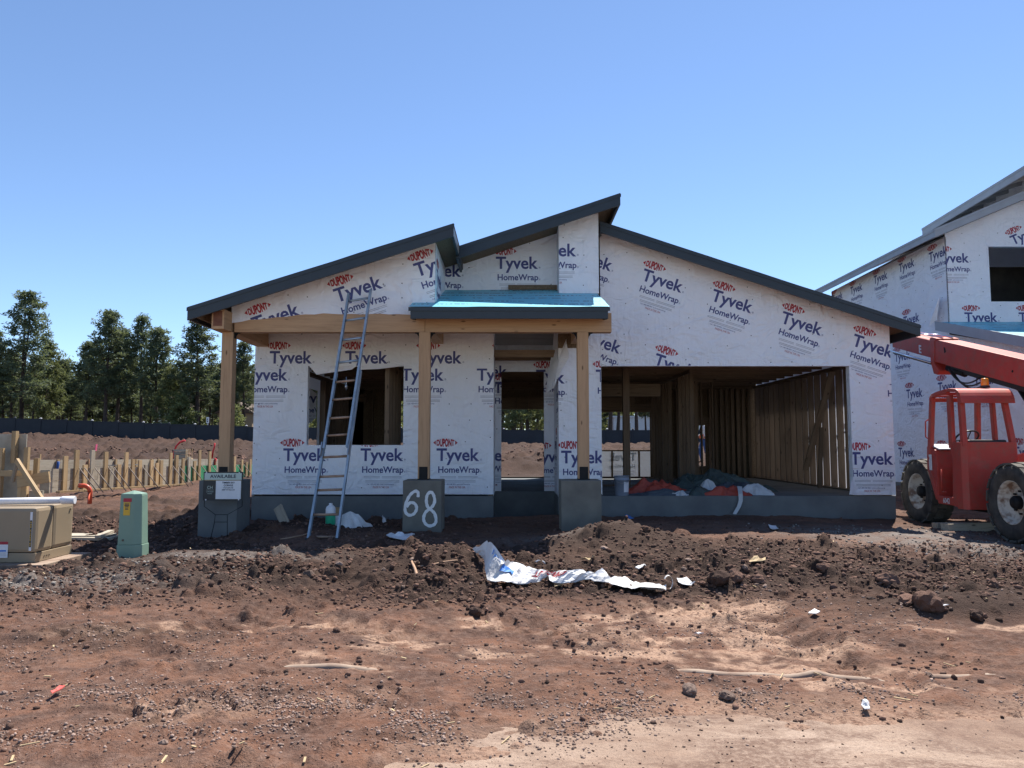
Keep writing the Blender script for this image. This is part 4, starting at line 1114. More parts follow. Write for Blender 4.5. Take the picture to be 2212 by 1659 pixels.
# ================================================================== THE NEIGHBOURING HOUSE
NX, NYF = 11.04, 19.0
nb = empty('neighbouring_house', (NX, NYF, .2), 'tall half built neighbour house in white wrap with pale grey roof trim', 'house')
def neighbour():
    P = nb; Yb = 27.5; Yn = 15.2; XR_ = 19.0
    ze = at(2040, 512, NYF).z                                   # underside of the lower eave at the wall
    zj = at(2100, 697, NYF).z                                   # where the low roof meets the front wall
    zlow = .55
    MB().box(NX + .02, XR_, Yn + .02, Yb, -.3, zlow).build('foundation', M_CONC2, P)
    # side wall, lower and upper sheets
    rake = lambda y: zj - .12 - (NYF - y) * .26
    lower = [[(Yn, zlow), (25.9, zlow), (25.9, zj - .3), (NYF, zj - .3), (Yn, rake(Yn) - .1)]]
    upper = [[(NYF, zj - .3), (25.9, zj - .3), (25.9, ze), (NYF, ze)]]
    S = ((NX, 0, 0), (0, -1, 0), (0, 0, 1), (-1, 0, 0))         # u runs towards the viewer
    fl = lambda r: [[(-p[0], p[1]) for p in q] for q in r]
    def Yx(px): return NX / (px - 1106) * F
    def sl(px, py): y = Yx(px); return (-y, PZ(py, y), 0)
    for q in lower + upper: MB().prism(q, 0, NX + .004, NX + .02).build('wall_sheathing', M_OSB, P)
    wrap_wall(P, S, fl(lower), [sl(1938, 765), sl(1960, 843), sl(2029, 828), sl(2108, 813), sl(1938, 968), sl(2023, 968), sl(2185, 966), sl(1998, 640), sl(2205, 800)])
    wrap_wall(P, S, fl(upper), [sl(1806, 640), sl(1847, 622), sl(1899, 598), sl(1955, 572), sl(2022, 548), sl(1960, 686)])
    # front wall of the upper storey with its window
    hx0, hx1 = PX(2137, 590, NYF), PX(2137, 590, NYF) + 1.9
    hz0, hz1 = PZ(652, NYF), PZ(532, NYF)
    tp = lambda x: ze + .08 + (x - NX) * .427
    fr = [[(NX, zj), (hx0, zj), (hx0, tp(hx0)), (NX, ze + .08)], [(hx0, zj), (hx1, zj), (hx1, hz0), (hx0, hz0)], [(hx0, hz1), (hx1, hz1), (hx1, tp(hx1)), (hx0, tp(hx0))], [(hx1, zj), (XR_, zj), (XR_, tp(XR_)), (hx1, tp(hx1))]]
    for q in fr: MB().prism(q, 1, NYF + .004, NYF + .02).build('wall_sheathing', M_OSB, P)
    wrap_wall(P, FX(NYF), fr, [L_(2022, 548, NYF), L_(2083, 676, NYF), L_(2180, 512, NYF, 22.6), L_(2200, 676, NYF), L_(2290, 600, NYF)])
    wf = MB()
    for x in (hx0, hx1): wf.box(x - .008, x + .008, NYF - .002, NYF + .14, hz0, hz1)
    wf.box(hx0, hx1, NYF - .002, NYF + .14, hz0 - .008, hz0 + .008).box(hx0, hx1, NYF - .002, NYF + .14, hz1 - .008, hz1 + .008)
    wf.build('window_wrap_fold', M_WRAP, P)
    for k in range(12): board('stud', P, hx0 - .8 + k * .41, hx0 - .76 + k * .41, 22.0, 22.1, zj, zj + 1.9, None, W_STUD)
    MB().box(NX + .1, XR_, NYF + .1, Yb, zj - .05, zj + .02).build('floor_deck', M_OSB, P)
    # rear wall; near-black sheathing and an added inner sheet paint the room's shade
    wrap_wall(P, ((0, 25.9, 0), (1, 0, 0), (0, 0, 1), (0, 1, 0)), [[(NX, zlow), (XR_, zlow), (XR_, 11), (NX, ze)]], [], dots=False)
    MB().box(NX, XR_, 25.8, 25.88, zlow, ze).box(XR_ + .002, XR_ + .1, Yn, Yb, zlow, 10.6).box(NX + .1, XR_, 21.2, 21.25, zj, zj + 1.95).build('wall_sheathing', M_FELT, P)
    # lower eave: runs along the side wall, turns up the front gable as a rake
    ov = NX - at(2019, 495, NYF - .46).x; fh = .2
    zE = at(2019, 495, NYF - .46).z
    ef = MB().box(NX - ov, NX - ov + .04, NYF - .42, Yb, zE - .19, zE).build('fascia', M_GFASC, P)
    MB().box(NX - ov - .012, NX - ov - .002, NYF - .43, Yb, zE - .055, zE + .005).build('drip_edge', M_GFASC, ef)
    sl_ = .427
    A = (NX - ov, zE + .0); B = (XR_, zE + (XR_ - NX + ov) * sl_)
    rk = MB().prism([(A[0], A[1] - fh), (B[0], B[1] - fh), B, A], 1, NYF - .46, NYF - .42).build('fascia', M_GFASC, P)
    MB().prism([(A[0] - .01, A[1] - .055), (B[0], B[1] - .055), (B[0], B[1] + .005), (A[0] - .01, A[1] + .005)], 1, NYF - .472, NYF - .462).build('drip_edge', M_GFASC, rk)
    MB().prism([(A[0], A[1] - .05), (B[0], B[1] - .05), (B[0], B[1] - .01), (A[0], A[1] - .01)], 1, NYF - .418, Yb).build('roof', M_GFASC, P)
    MB().prism([(A[0] + .05, A[1] - fh + .01), (B[0], B[1] - fh + .01), (B[0], B[1] - fh + .03), (A[0] + .05, A[1] - fh + .03)], 1, NYF - .418, NYF - .002).build('soffit', M_GFASC, P)
    # upper eave with open rafter tails, running towards the viewer
    XE = PX(1992, 500, 23.0); zU = PZ(494, 23.0); Ya, Yz = 16.6, 23.0
    zu = lambda y: zU + (Yz - y) * .046
    def strip(x0_, x1_, y0_, y1_, d0, d1): return MB().prism([(y0_, zu(y0_) - d1), (y1_, zu(y1_) - d1), (y1_, zu(y1_) - d0), (y0_, zu(y0_) - d0)], 0, x0_, x1_)
    ue = strip(XE, XE + .04, Ya, Yz, 0, .22).build('fascia', M_GFASC, P)
    strip(XE - .012, XE - .002, Ya, Yz + .01, -.006, .06).build('drip_edge', M_GFASC, ue)
    MB().box(XE + .042, XE + 1.0, Yz - .04, Yz, zU - .20, zU - .02).build('fascia', M_GFASC, P)
    mr = MB(); mr.add([(XE + .042, Ya, zu(Ya) - .02), (XE + .042, Yz - .05, zu(Yz) - .02), (XE + 6, Yz - .05, zu(Yz) + 1.6), (XE + 6, Ya, zu(Ya) + 1.6), (XE + .042, Ya, zu(Ya) - .05), (XE + .042, Yz - .05, zu(Yz) - .05), (XE + 6, Yz - .05, zu(Yz) + 1.57), (XE + 6, Ya, zu(Ya) + 1.57)], [(0, 1, 2, 3), (7, 6, 5, 4), (0, 4, 5, 1), (1, 5, 6, 2), (2, 6, 7, 3), (3, 7, 4, 0)])
    mr.build('roof', M_GFASC, P)
    y = Ya + .15
    while y < Yz - .1:
        q = zu(y); MB().prism([(XE + .042, q - .21), (XE + 1.6, q + .22), (XE + 1.6, q + .36), (XE + .042, q - .053)], 1, y - .019, y + .019).build('rafter', M_GFASC, P); y += .55
    wrap_wall(P, ((XE + .75, 0, 0), (0, -1, 0), (0, 0, 1), (-1, 0, 0)), [[(-Yz + .1, zE + .2), (-Ya - 1.9, zE + .2), (-Ya - 1.9, zu(Ya + 1.9) + .14), (-Yz + .1, zU + .14)]], [], dots=False)
    # low roof over the ground floor, blue underlayment, sloping to the street
    nx, ny_ = 24, 10; vs = []; fs = []
    x0, x1 = NX - .32, XR_
    zq = lambda y: zj + .02 - (NYF - y) * .26
    for j in range(ny_ + 1):
        for i in range(nx + 1):
            x = x0 + (x1 - x0) * i / nx; y = 15.0 + (NYF - .01 - 15.0) * j / ny_; vs.append((x, y, zq(y) + .012 * float(fbm(np.array([x]), np.array([y]), .4, 2, 15)[0])))
    for j in range(ny_):
        for i in range(nx): k = j * (nx + 1) + i; fs.append((k, k + 1, k + nx + 2, k + nx + 1))
    lr = MB().prism([(15.0, zq(15.0) - .05), (NYF - .01, zq(NYF) - .05), (NYF - .01, zq(NYF) - .015), (15.0, zq(15.0) - .015)], 0, x0, x1).build('low_roof', M_OSB, P)
    MB().add(vs, fs, 0, True).build('underlayment', M_BLUEROOF, lr)
    MB().prism([(14.96, zq(14.96) - .22), (NYF - .02, zq(NYF) - .22), (NYF - .02, zq(NYF) + .012), (14.96, zq(14.96) + .012)], 0, x0 - .045, x0 - .005).build('fascia', M_GFASC, P)
    MB().box(x0 - .04, x1, 14.96, 14.995, zq(14.96) - .22, zq(14.96)).build('fascia', M_GFASC, P)
    MB().prism([(15.0, zq(15.0) - .2), (NYF - .02, zq(NYF) - .2), (NYF - .02, zq(NYF) - .18), (15.0, zq(15.0) - .18)], 0, x0, NX - .01).build('soffit', W_GREY[1], P)
    wrap_wall(P, FX(Yn), [[(NX, zlow), (XR_, zlow), (XR_, 3.2), (NX, 3.2)]], [], dots=False)
    # torn wrap at the corner
    t = MB().add([at(2031, 636, 18.98), at(2024, 690, 19.3), at(2006, 704, 19.5), at(2016, 660, 19.9)], [(0, 1, 2, 3)])
    t.build('loose_wrap_flap', M_WRAP, P)
neighbour()

# ================================================================== TELEHANDLER
def telehandler():
    ox, oy = 8.60, 13.03
    oz = .13
    T = empty('telehandler', (ox, oy, oz), 'red telescopic handler with long raised boom and open cab beside the house', 'telehandler', rot=-.03)
    B = lambda mb, name, m, par=T, bev=.012: mb.build(name, m, par, bev, world=False)
    # wheels
    def wheel(x, y, s, z=.6):
        w = bpy.data.objects.new('wheel', None); COL.objects.link(w); w.parent = T; w.location = (x, y, z); w.empty_display_size = .1
        rr, ww = .61, .21
        t = MB().lathe([(.33, -ww * .8), (.36, -ww * .95), (.48, -ww), (.555, -ww * .92), (.575, -ww * .75), (.58, 0), (.575, ww * .75), (.555, ww * .92), (.48, ww), (.36, ww * .95), (.33, ww * .8)], 40, 'x')
        ty = t.build('tyre', M_TYRE, w, world=False)
        # lugs: interlocking blocks across the tread
        for k in range(18):
            for row, (xa, xb, ph) in enumerate(((-.205, -.085, 0), (-.075, .075, .5), (.085, .205, 0))):
                a0 = 2 * math.pi * (k + ph) / 18; da = 2 * math.pi / 18 * (.80 if row != 1 else .84)
                vs = []
                for rad in (.572, .612 if row == 1 else .603):
                    for (xx, aa) in ((xa, a0), (xb, a0), (xb, a0 + da), (xa, a0 + da)):
                        sk = .06 * (1 if row == 0 else -1) * ((xx - xa) / (xb - xa) - .5) if row != 1 else 0
                        vs.append((xx, rad * math.cos(aa + sk), rad * math.sin(aa + sk)))
                MB_ = lug if (k or row) else None
                if MB_ is None:
                    lug = MB(); MB_ = lug
                MB_.add(vs, [(0, 1, 2, 3), (4, 7, 6, 5), (0, 4, 5, 1), (1, 5, 6, 2), (2, 6, 7, 3), (3, 7, 4, 0)])
        l = lug.build('tread', M_TREAD, w, world=False); l['kind'] = 'stuff'
        r = MB().lathe([(.345, -.19 * -s * -1), (.335, s * .185), (.315, s * .16), (.30, s * .06), (.27, s * .05), (.25, s * .02), (.13, s * .0), (.12, s * .05), (0.001, s * .055)], 32, 'x')
        r.build('rim', M_RIM, w, world=False)
        hb = MB().lathe([(.10, s * .0), (.105, s * .12), (.085, s * .15), (.001, s * .155)], 20, 'x')
        for k in range(8):
            a_ = k * math.pi / 4; hb.tube([(s * .02, .17 * math.cos(a_), .17 * math.sin(a_)), (s * .06, .17 * math.cos(a_), .17 * math.sin(a_))], .016, 6)
        hb.build('hub', M_BLACK, w, world=False)
        return w
    wheel(-.80, -1.42, -1); wheel(.80, -1.42, 1); wheel(-.80, 1.42, -1); wheel(.80, 1.42, 1)
    # chassis
    ch = MB().box(-.42, .42, -2.1, 1.95, .52, .86).box(-.5, .5, -2.25, -1.9, .5, 1.0).box(-.13, .13, -1.55, -1.3, .45, .7)
    B(ch, 'chassis', M_REDM)
    ax = MB().tube([(-.7, -1.42, .6), (.7, -1.42, .6)], .09, 10).tube([(-.7, 1.42, .6), (.7, 1.42, .6)], .09, 10)
    B(ax, 'axle', M_BLACK, bev=0)
    B(MB().box(-.36, .36, -.9, .9, .30, .51), 'belly_pan', M_BLACK)
    B(MB().prism([(-1.95, .87), (.95, .87), (.95, 1.28), (.4, 1.38), (-1.95, 1.38)], 0, .52, 1.0), 'engine_cover', M_REDM, bev=.03)
    for k in range(4): B(MB().box(.60 + k * .09, .65 + k * .09, -1.965, -1.952, 1.0, 1.28), 'vent_slot', M_BLACK, bev=0)
    # cab: floor and sill, lower panels, pillars, roof
    xl, xr, yr, yf = -1.07, -.15, -.36, .80
    cab = bpy.data.objects.new('cab', None); COL.objects.link(cab); cab.parent = T; cab.empty_display_size = .1
    sill = MB().prism([(-.0, .44), (.50, .44), (.55, .58), (-.0, .58)], 0, xl, xl + .06).box(xl + .06, xr, .0, .55, .52, .57)
    B(sill, 'sill', M_REDM, cab)
    t = text_tris('6042', .21, .085, .02)
    mb = MB()
    for tr in t: mb.add([(xl - .004, .33 - p[0], .468 + p[1]) for p in tr], [(0, 1, 2)])
    mb.build('unit_number', M_WHITEPL, cab, world=False)
    # rear corner: a broad bent panel up to window height
    rp = MB().prism([(xl, -.12), (xl, -.28), (xl + .07, yr), (xr - .05, yr), (xr, yr + .05), (xr, -.12), (xr - .04, -.12), (xr - .04, yr + .06), (xl + .08, yr + .05), (xl + .05, -.26), (xl + .05, -.12)], 2, .40, 1.52)
    B(rp, 'body_panel', M_REDM, cab, .008)
    B(MB().prism([(-.12, .42), (.0, .44), (.02, .62), (-.02, 1.2), (.06, 1.5), (-.12, 1.52)], 0, xl + .001, xl + .05), 'door_post', M_REDM, cab, .006)
    B(MB().box(xl + .10, xr - .1, -.27, -.08, .60, .98), 'seat_base', M_BLACK, cab)
    B(MB().box(xl + .14, xr - .14, -.20, .26, .98, 1.08).box(xl + .14, xr - .14, -.27, -.17, 1.08, 1.56), 'seat', M_DARKPL, cab, .03)
    fp = MB().prism([(.52, .50), (.60, .50), (.86, 1.05), (.84, 1.45), (.55, 1.38), (.50, 1.05)], 0, xl + .01, xr - .02)
    B(fp, 'dash_panel', M_REDM, cab, .015)
    B(MB().prism([(.50, 1.385), (.83, 1.47), (.82, 1.49), (.49, 1.405)], 0, xl + .05, xl + .36), 'decal_plate', M_GREY, cab, .0)
    B(MB().prism([(.50, 1.387), (.83, 1.472), (.82, 1.50), (.48, 1.415)], 0, xl + .362, xr - .05), 'console', M_DARKPL, cab, .004)
    for k in range(3): B(MB().tube([(xl + .44 + .08 * k, .56, 1.42), (xl + .43 + .08 * k, .52, 1.55)], [.008, .014], 8), 'lever', M_BLACK, cab, 0)
    B(MB().box(xl - .006, xl + .003, .66, .75, 1.02, 1.30), 'side_lamp', M_WHITEPL, cab, .004)
    # steering wheel
    sw = MB(); c = Vector((xl + .46, .34, 1.60)); ti = Euler((R(-38), 0, 0)).to_matrix()
    sw.tube([c + ti @ Vector((.19 * math.cos(a_), .19 * math.sin(a_), 0)) for a_ in np.linspace(0, 2 * math.pi, 29)], .016, 8, cap=False)
    for a_ in (0.5, 2.6, 4.7): sw.tube([c + ti @ Vector((.18 * math.cos(a_), .18 * math.sin(a_), 0)), c + ti @ Vector((0, 0, -.03))], .010, 6)
    sw.tube([c + ti @ Vector((0, 0, -.02)), c + ti @ Vector((0, 0, -.35))], .022, 8)
    B(sw, 'steering_wheel', M_DARKPL, cab, 0)
    zt = 2.33
    def pillar(p, w=.075, d=.10): B(MB().bar(p[0], p[1], w, d, (0, 1, 0)), 'pillar', M_REDM, cab, .015)
    pillar(((xl + .03, yf - .03, 1.2), (xl + .06, yf - .14, zt))); pillar(((xr - .04, yf - .03, 1.2), (xr - .06, yf - .14, zt)))
    B(MB().prism([(yf - .30, .55), (yf - .20, .55), (yf + .02, 1.05), (yf + .03, 1.25), (yf - .07, 1.25), (yf - .10, 1.05)], 0, xl + .0, xl + .06), 'front_post', M_REDM, cab, .01)
    pillar(((xl + .03, .02, 1.42), (xl + .07, .10, zt)), .07, .12); pillar(((xl + .06, yr + .07, 1.45), (xl + .11, yr + .20, zt - .02)), .085, .09)
    pillar(((xr - .06, yr + .06, 1.45), (xr - .10, yr + .20, zt - .02)), .085, .09); pillar(((xr - .05, .20, 1.42), (xr - .08, .20, zt)), .06, .10)
    # roof: rounded shell, rear visor and the open guard bars in front
    def arc(x0, x1, z0, z1, n=6):
        return [(x0 + (x1 - x0) * (1 - math.cos(t * math.pi / 2 / n)), z0 + (z1 - z0) * math.sin(t * math.pi / 2 / n)) for t in range(n + 1)]
    rfp = arc(yr + .02, yr + .24, zt - .16, zt + .10) + [(yr + .42, zt + .12), (.12, zt + .10), (.12, zt + .06), (yr + .42, zt + .07), (yr + .20, zt + .05), (yr + .08, zt - .15)]
    B(MB().prism(rfp, 0, xl + .02, xr - .01), 'cab_roof', M_REDM, cab, .008)
    for x in (xl + .05, xr - .08):
        g = MB()
        pth = [(x, .12, zt + .08), (x, .42, zt + .055), (x, .62, zt + .02), (x, .68, zt - .06)]
        for i in range(3): g.bar(pth[i], pth[i + 1], .07, .07)
        B(g, 'roof_rail', M_REDM, cab, .008)
    for y, z in ((.30, zt + .05), (.44, zt + .04), (.58, zt + .015)): B(MB().bar((xl + .08, y, z), (xr - .1, y, z), .05, .03), 'guard_bar', M_REDM, cab, .006)
    B(MB().bar((xl + .08, .66, zt - .05), (xr - .1, .66, zt - .05), .05, .07), 'guard_bar', M_REDM, cab, .006)
    bc = bpy.data.objects.new('beacon', None); COL.objects.link(bc); bc.parent = cab; bc.location = (xr - .30, yr + .36, zt + .12); bc.empty_display_size = .05
    B(MB().lathe([(.001, 0), (.075, 0), (.075, .035), (.065, .04), (.001, .04)], 20), 'beacon', M_DARKPL, cab, 0).location = (xr - .30, yr + .36, zt + .122)
    B(MB().lathe([(.062, .04), (.064, .05), (.056, .15), (.045, .165), (.001, .168)], 20), 'beacon_lens', M_AMBER, cab, 0).location = (xr - .30, yr + .36, zt + .122)
    bpy.data.objects.remove(bc)
    B(MB().tube([(xl + .05, .76, 1.95), (xl + .02, .86, 1.9), (xl + .02, .88, 1.62), (xl + .05, .78, 1.56)], .012, 6), 'grab_rail', M_REDM, cab, 0)
    B(MB().tube([(xl - .03, .30, .66), (xl - .03, .30, 1.05)], .012, 6).tube([(xl - .03, .30, .66), (xl - .03, .16, .66)], .012, 6), 'grab_rail', M_REDM, cab, 0)
    B(MB().tube([(xl + .16, .45, zt + .07), (xl + .16, .45, zt + .12)], [.03, .012], 8), 'work_lamp', M_CHROME, cab, 0)
    # boom
    bm_ = bpy.data.objects.new('boom', None); COL.objects.link(bm_); bm_.parent = T; bm_.empty_display_size = .1
    sl = .263; x0, x1 = .0, .42
    zt_ = lambda y: 3.06 - oz + sl * (y + .25)
    def sect(ya, yb, top, dep, xa, xb): return MB().prism([(ya, zt_(ya) - dep - top), (yb, zt_(yb) - dep - top), (yb, zt_(yb) - top), (ya, zt_(ya) - top)], 0, xa, xb)
    B(sect(-2.6, 2.55, 0, .47, x0, x1), 'outer_boom', M_REDM, bm_, .012)
    B(sect(2.4, 4.35, .05, .37, x0 + .04, x1 - .04), 'inner_boom', M_REDM, bm_, .008)
    B(MB().prism([(2.28, zt_(2.28) - .62), (2.36, zt_(2.36) - .72), (2.50, zt_(2.5) - .72), (2.60, zt_(2.6) - .5), (2.60, zt_(2.6) - .0), (2.52, zt_(2.52) + .035), (2.30, zt_(2.3) + .03), (2.42, zt_(2.42) - .05), (2.46, zt_(2.46) - .5)], 0, x0 - .012, x1 + .012), 'boom_collar', M_REDM, bm_, .006)
    B(sect(-2.3, 2.2, .472, .11, x0 + .08, x1 - .08), 'hose_track', M_HOSE, bm_, .01)
    B(MB().tube([(x0 + .12, 2.2, zt_(2.2) - .56), (x0 + .12, 1.6, zt_(1.6) - .58)], .06, 12), 'cylinder', M_BLACK, bm_, 0)
    B(MB().tube([(x0 - .02, 2.55, zt_(2.55) - .50), (x0 - .02, 4.3, zt_(4.3) - .50)], .022, 10), 'rod', M_CHROME, bm_, 0)
    B(MB().tube([(x0 + .05, 2.55, zt_(2.55) - .54), (x0 + .05, 4.3, zt_(4.3) - .54)], .028, 10), 'hydraulic_line', M_HOSE, bm_, 0)
    for q in (0, 1): B(MB().tube([(x0 + .10 + q * .2, 2.3, zt_(2.3) + .05), (x0 + .10 + q * .2, 4.3, zt_(4.3) + .0)], .016, 8), 'hydraulic_line', M_CHROME, bm_, 0)
    for k in range(3):
        pts = []
        for t_ in np.linspace(0, 1, 12):
            y = 2.05 - t_ * (1.0 + .12 * k); pts.append((x0 + .06 + .03 * k, y, zt_(y) - .56 - (.22 + .05 * k) * math.sin(math.pi * t_) ** .8 * (1 - .35 * t_)))
        B(MB().tube(pts, .016, 8), 'hose', M_HOSE, bm_, 0)
    B(MB().prism([(2.05, zt_(2.05) - .12), (2.10, zt_(2.1) - .12), (2.08, zt_(2.08) - .24), (2.02, zt_(2.02) - .2)], 0, x0 - .003, x0 - .001), 'worn_patch', M_BLACK, bm_, 0)
    B(MB().tube([(x0 - .006, -.05, zt_(-.05) - .25), (x0 + .01, -.05, zt_(-.05) - .25)], .022, 10), 'pin_hole', M_BLACK, bm_, 0)
    t = text_tris('E', .10, .16, .03); mb = MB()
    for tr in t: mb.add([(x0 + .036, 3.15 - p[0], zt_(3.1) - .36 + p[1] - sl * p[0]) for p in tr], [(0, 1, 2)])
    mb.build('boom_letter', M_WHITEPL, bm_, world=False)
    B(MB().prism([(-2.75, .9), (-2.1, .9), (-2.05, zt_(-2.1) - .1), (-2.5, zt_(-2.5) + .05), (-2.75, zt_(-2.6) - .1)], 0, x0 - .06, x0 - .01).prism([(-2.75, .9), (-2.1, .9), (-2.05, zt_(-2.1) - .1), (-2.5, zt_(-2.5) + .05), (-2.75, zt_(-2.6) - .1)], 0, x1 + .01, x1 + .06), 'boom_tower', M_REDM, bm_, .01)
    B(MB().tube([(.31, -1.0, .95), (.31, .25, zt_(.25) - .62)], .055, 12), 'lift_cylinder', M_BLACK, bm_, 0)
    B(MB().tube([(.31, .2, zt_(.2) - .66), (.31, .75, zt_(.75) - .5)], .032, 12), 'rod', M_CHROME, bm_, 0)
telehandler()
# timber cribbing on the ground under the machine
lg = empty('timber_baulk', (7.85, 13.1, .12), 'weathered brown timber lying on the ground under the red machine', 'timber')
stick('baulk', lg, (7.3, 12.95, .17), (8.9, 13.2, .2), .2, .22, W_GREY[2])
lg_ = stick('baulk', lg, (7.35, 13.35, .16), (8.6, 13.5, .17), .16, .18, W_GREY[2])

# ================================================================== LADDER
def ladder():
    bl, br = at(663, 1172, 11.5), at(728.5, 1172, 11.5)
    zg = bl.z
    tl, tr = at(754, 640, 12.74), at(804, 632, 12.74)
    L = empty('extension_ladder', ((bl + br) / 2), 'tall blue grey extension ladder leaning on the timber porch beam', 'ladder')
    nrm = ((br - bl).cross(tl - bl)).normalized()
    if nrm.y > 0: nrm = -nrm
    ax = (tl - bl).normalized()
    def lerp(a_, b_, t): return a_ + (b_ - a_) * t
    wv = (br - bl).normalized()
    def rail(a_, b_, off, side):
        mb = MB(); ofs = nrm * off
        mb.bar(a_ + ofs, b_ + ofs, .012, .078, nrm); 
        for s in (-1, 1): mb.bar(a_ + ofs + nrm * s * .034 - wv * side * .012, b_ + ofs + nrm * s * .034 - wv * side * .012, .03, .008, nrm)
        mb.build('rail', M_LADBLUE, L)
    # base section
    rail(bl, lerp(bl, tl, .66), 0, -1); rail(br, lerp(br, tr, .66), 0, 1)
    # fly section in front of it, a little narrower
    a0, b0 = lerp(bl, tl, .345) + wv * .026, lerp(br, tr, .345) - wv * .026
    a1, b1 = tl, tr
    rail(a0, a1, .082, -1); rail(b0, b1, .082, 1)
    n = 13
    rys = [1160, 1112, 1059, 1030, 988, 945, 908, 868, 830, 788, 740, 698, 656]
    for i, py in enumerate(rys):
        t = (1172 - py) / (1172 - 636)
        # correct for perspective along the sloping rail
        lo, hi = 0.0, 1.0
        for _ in range(30):
            m = (lo + hi) / 2; p = lerp(bl, tl, m); q = p - Vector((0, 0, HC)); ypx = 829.5 - F * ((q.z * CP - q.y * SP) / (q.y * CP + q.z * SP))
            if ypx > py: lo = m
            else: hi = m
        fly = m > .36
        ofs = nrm * (.082 if fly else 0); p, q = lerp(bl, tl, m) + ofs, lerp(br, tr, m) + ofs
        dv = (q - p).normalized(); ins = .034 if fly else .01
        r_ = MB().tube([p + dv * ins, q - dv * ins], .019, 8)
        o = r_.build('rung', M_LADRUNG if m < .62 else M_LADBLUE, L)
    for p in (lerp(bl, tl, .37), lerp(br, tr, .37)): MB().bar(p + nrm * .09, p + nrm * .09 - ax * .22, .02, .05).build('rung_lock', M_STEEL, L)
    pm = (lerp(bl, tl, .63) + lerp(br, tr, .63)) / 2 + nrm * .09
    MB().tube([pm, pm - Vector((0, 0, .22))], .008, 6).lathe([(.004, -.014), (.04, -.012), (.04, .012), (.004, .014)], 14, 'x', pm - Vector((0, 0, .16))).build('pulley', M_STEEL, L)
    for p in (bl, br): MB().bar(p + ax * .06, p - ax * .05, .05, .10, nrm).build('foot', M_HOSE, L)
ladder()

# ================================================================== FOR-SALE SIGN ON ITS WIRE STAKE
def sign():
    Y = 12.30
    x0, x1 = PX(439, 1050, Y), PX(524.5, 1050, Y); z0, z1 = PZ(1081, Y), PZ(1019.5, Y)
    S = empty('yard_sign', ((x0 + x1) / 2, Y, gz(-4.7, Y)), 'charcoal AVAILABLE lot sign on a black wire stake before the left pedestal', 'sign')
    def U(px, py): p = at(px, py, Y); return (p.x, p.z)
    MB().box(x0, x1, Y, Y + .012, z0, z1).build('panel', M_SIGNBLK, S)
    hx = (x0 + .018, x1 - .022); hz = (z1 - .125, z1 - .018)
    MB().box(hx[0], hx[1], Y - .004, Y - .0005, hz[0], hz[1]).build('header_strip', M_SIGNPALE, S)
    MB().box(hx[0], hx[1], Y - .0035, Y - .0005, hz[0] - .012, hz[0] - .001).build('gold_line', M_SIGNGOLD, S)
    ins = (x0 + .205, x1 - .028); iz = (z0 + .022, hz[0] - .014)
    MB().box(ins[0], ins[1], Y - .006, Y - .0005, iz[0], iz[1]).build('rider_sheet', M_WHITEPL, S)
    T = lambda u, v, off: Vector((u, Y - off, v))
    def tx(s, cx, z, w, h, m, off, bold=.0, name='lettering'):
        t = text_tris(s, w, h, bold); t += (cx - w / 2, z); put_text([(t, 0)], None, T, name, m, S, off)
    tx('AVAILABLE', (hx[0] + hx[1]) / 2, hz[0] + .03, .42, .052, M_SIGNINK, .0065, .02)
    cx = (ins[0] + ins[1]) / 2; zt = iz[1]; hh = iz[1] - iz[0]
    tx('TIMBER SKY', cx, zt - .045, .205, .027, M_SIGNINK, .0085, .03); tx('CORVUS', cx, zt - .088, .150, .027, M_SIGNINK, .0085, .03)
    tx('Homesite 6E', cx, zt - .122, .155, .020, M_SIGNINK, .0085, .02); tx('3687 W Styx LN', cx, zt - .155, .205, .020, M_SIGNINK, .0085, .02)
    lx = (x0 + ins[0]) / 2 + .006; lz = (iz[0] + iz[1]) / 2
    tx('CH', lx, lz + .015, .085, .048, M_SIGNPALE, .0025); MB().box(lx - .06, lx + .06, Y - .0025, Y - .0005, lz - .004, lz - .001).build('logo_rule', M_SIGNPALE, S)
    tx('CAPSTONE', lx, lz - .038, .12, .017, M_SIGNPALE, .0025); tx('HOMES', lx, lz - .068, .075, .017, M_SIGNPALE, .0025)
    sc_ = MB()
    for x in (x0 + .05, x1 - .06):
        for z in (z1 - .008, z0 + .03): MB().lathe([(.001, -.008), (.011, -.006), (.012, 0)], 12, 'z').v
    for x in (x0 + .05, x1 - .06):
        for z in (z1 - .012, z0 + .012):
            b = MB(); b.add([(x + .011 * math.cos(t), Y - .009, z + .011 * math.sin(t)) for t in np.linspace(0, 2 * math.pi, 11)[:-1]] + [(x + .011 * math.cos(t), Y - .0005, z + .011 * math.sin(t)) for t in np.linspace(0, 2 * math.pi, 11)[:-1]], [tuple(range(10))] + [(i, (i + 1) % 10, 10 + (i + 1) % 10, 10 + i) for i in range(10)])
            b.build('washer', M_WHITEPL, S)
    def W(px, py): p = at(px, py, Y); return (p.x, Y + .02, p.z)
    zg = gz(-4.7, Y)
    st = MB().tube([W(442, 1030), W(440, 1094), W(464, 1112), W(462, 1130), W(452, 1172)], .0055, 6).tube([W(524, 1030), W(522, 1094), W(490, 1112), W(490, 1172)], .0055, 6).tube([W(464, 1112), W(490, 1112)], .005, 6).tube([W(463, 1128), W(490, 1128)], .005, 6)
    st.build('wire_stake', M_BLACK, S)
    c = at(480, 1012, Y); 
sign()

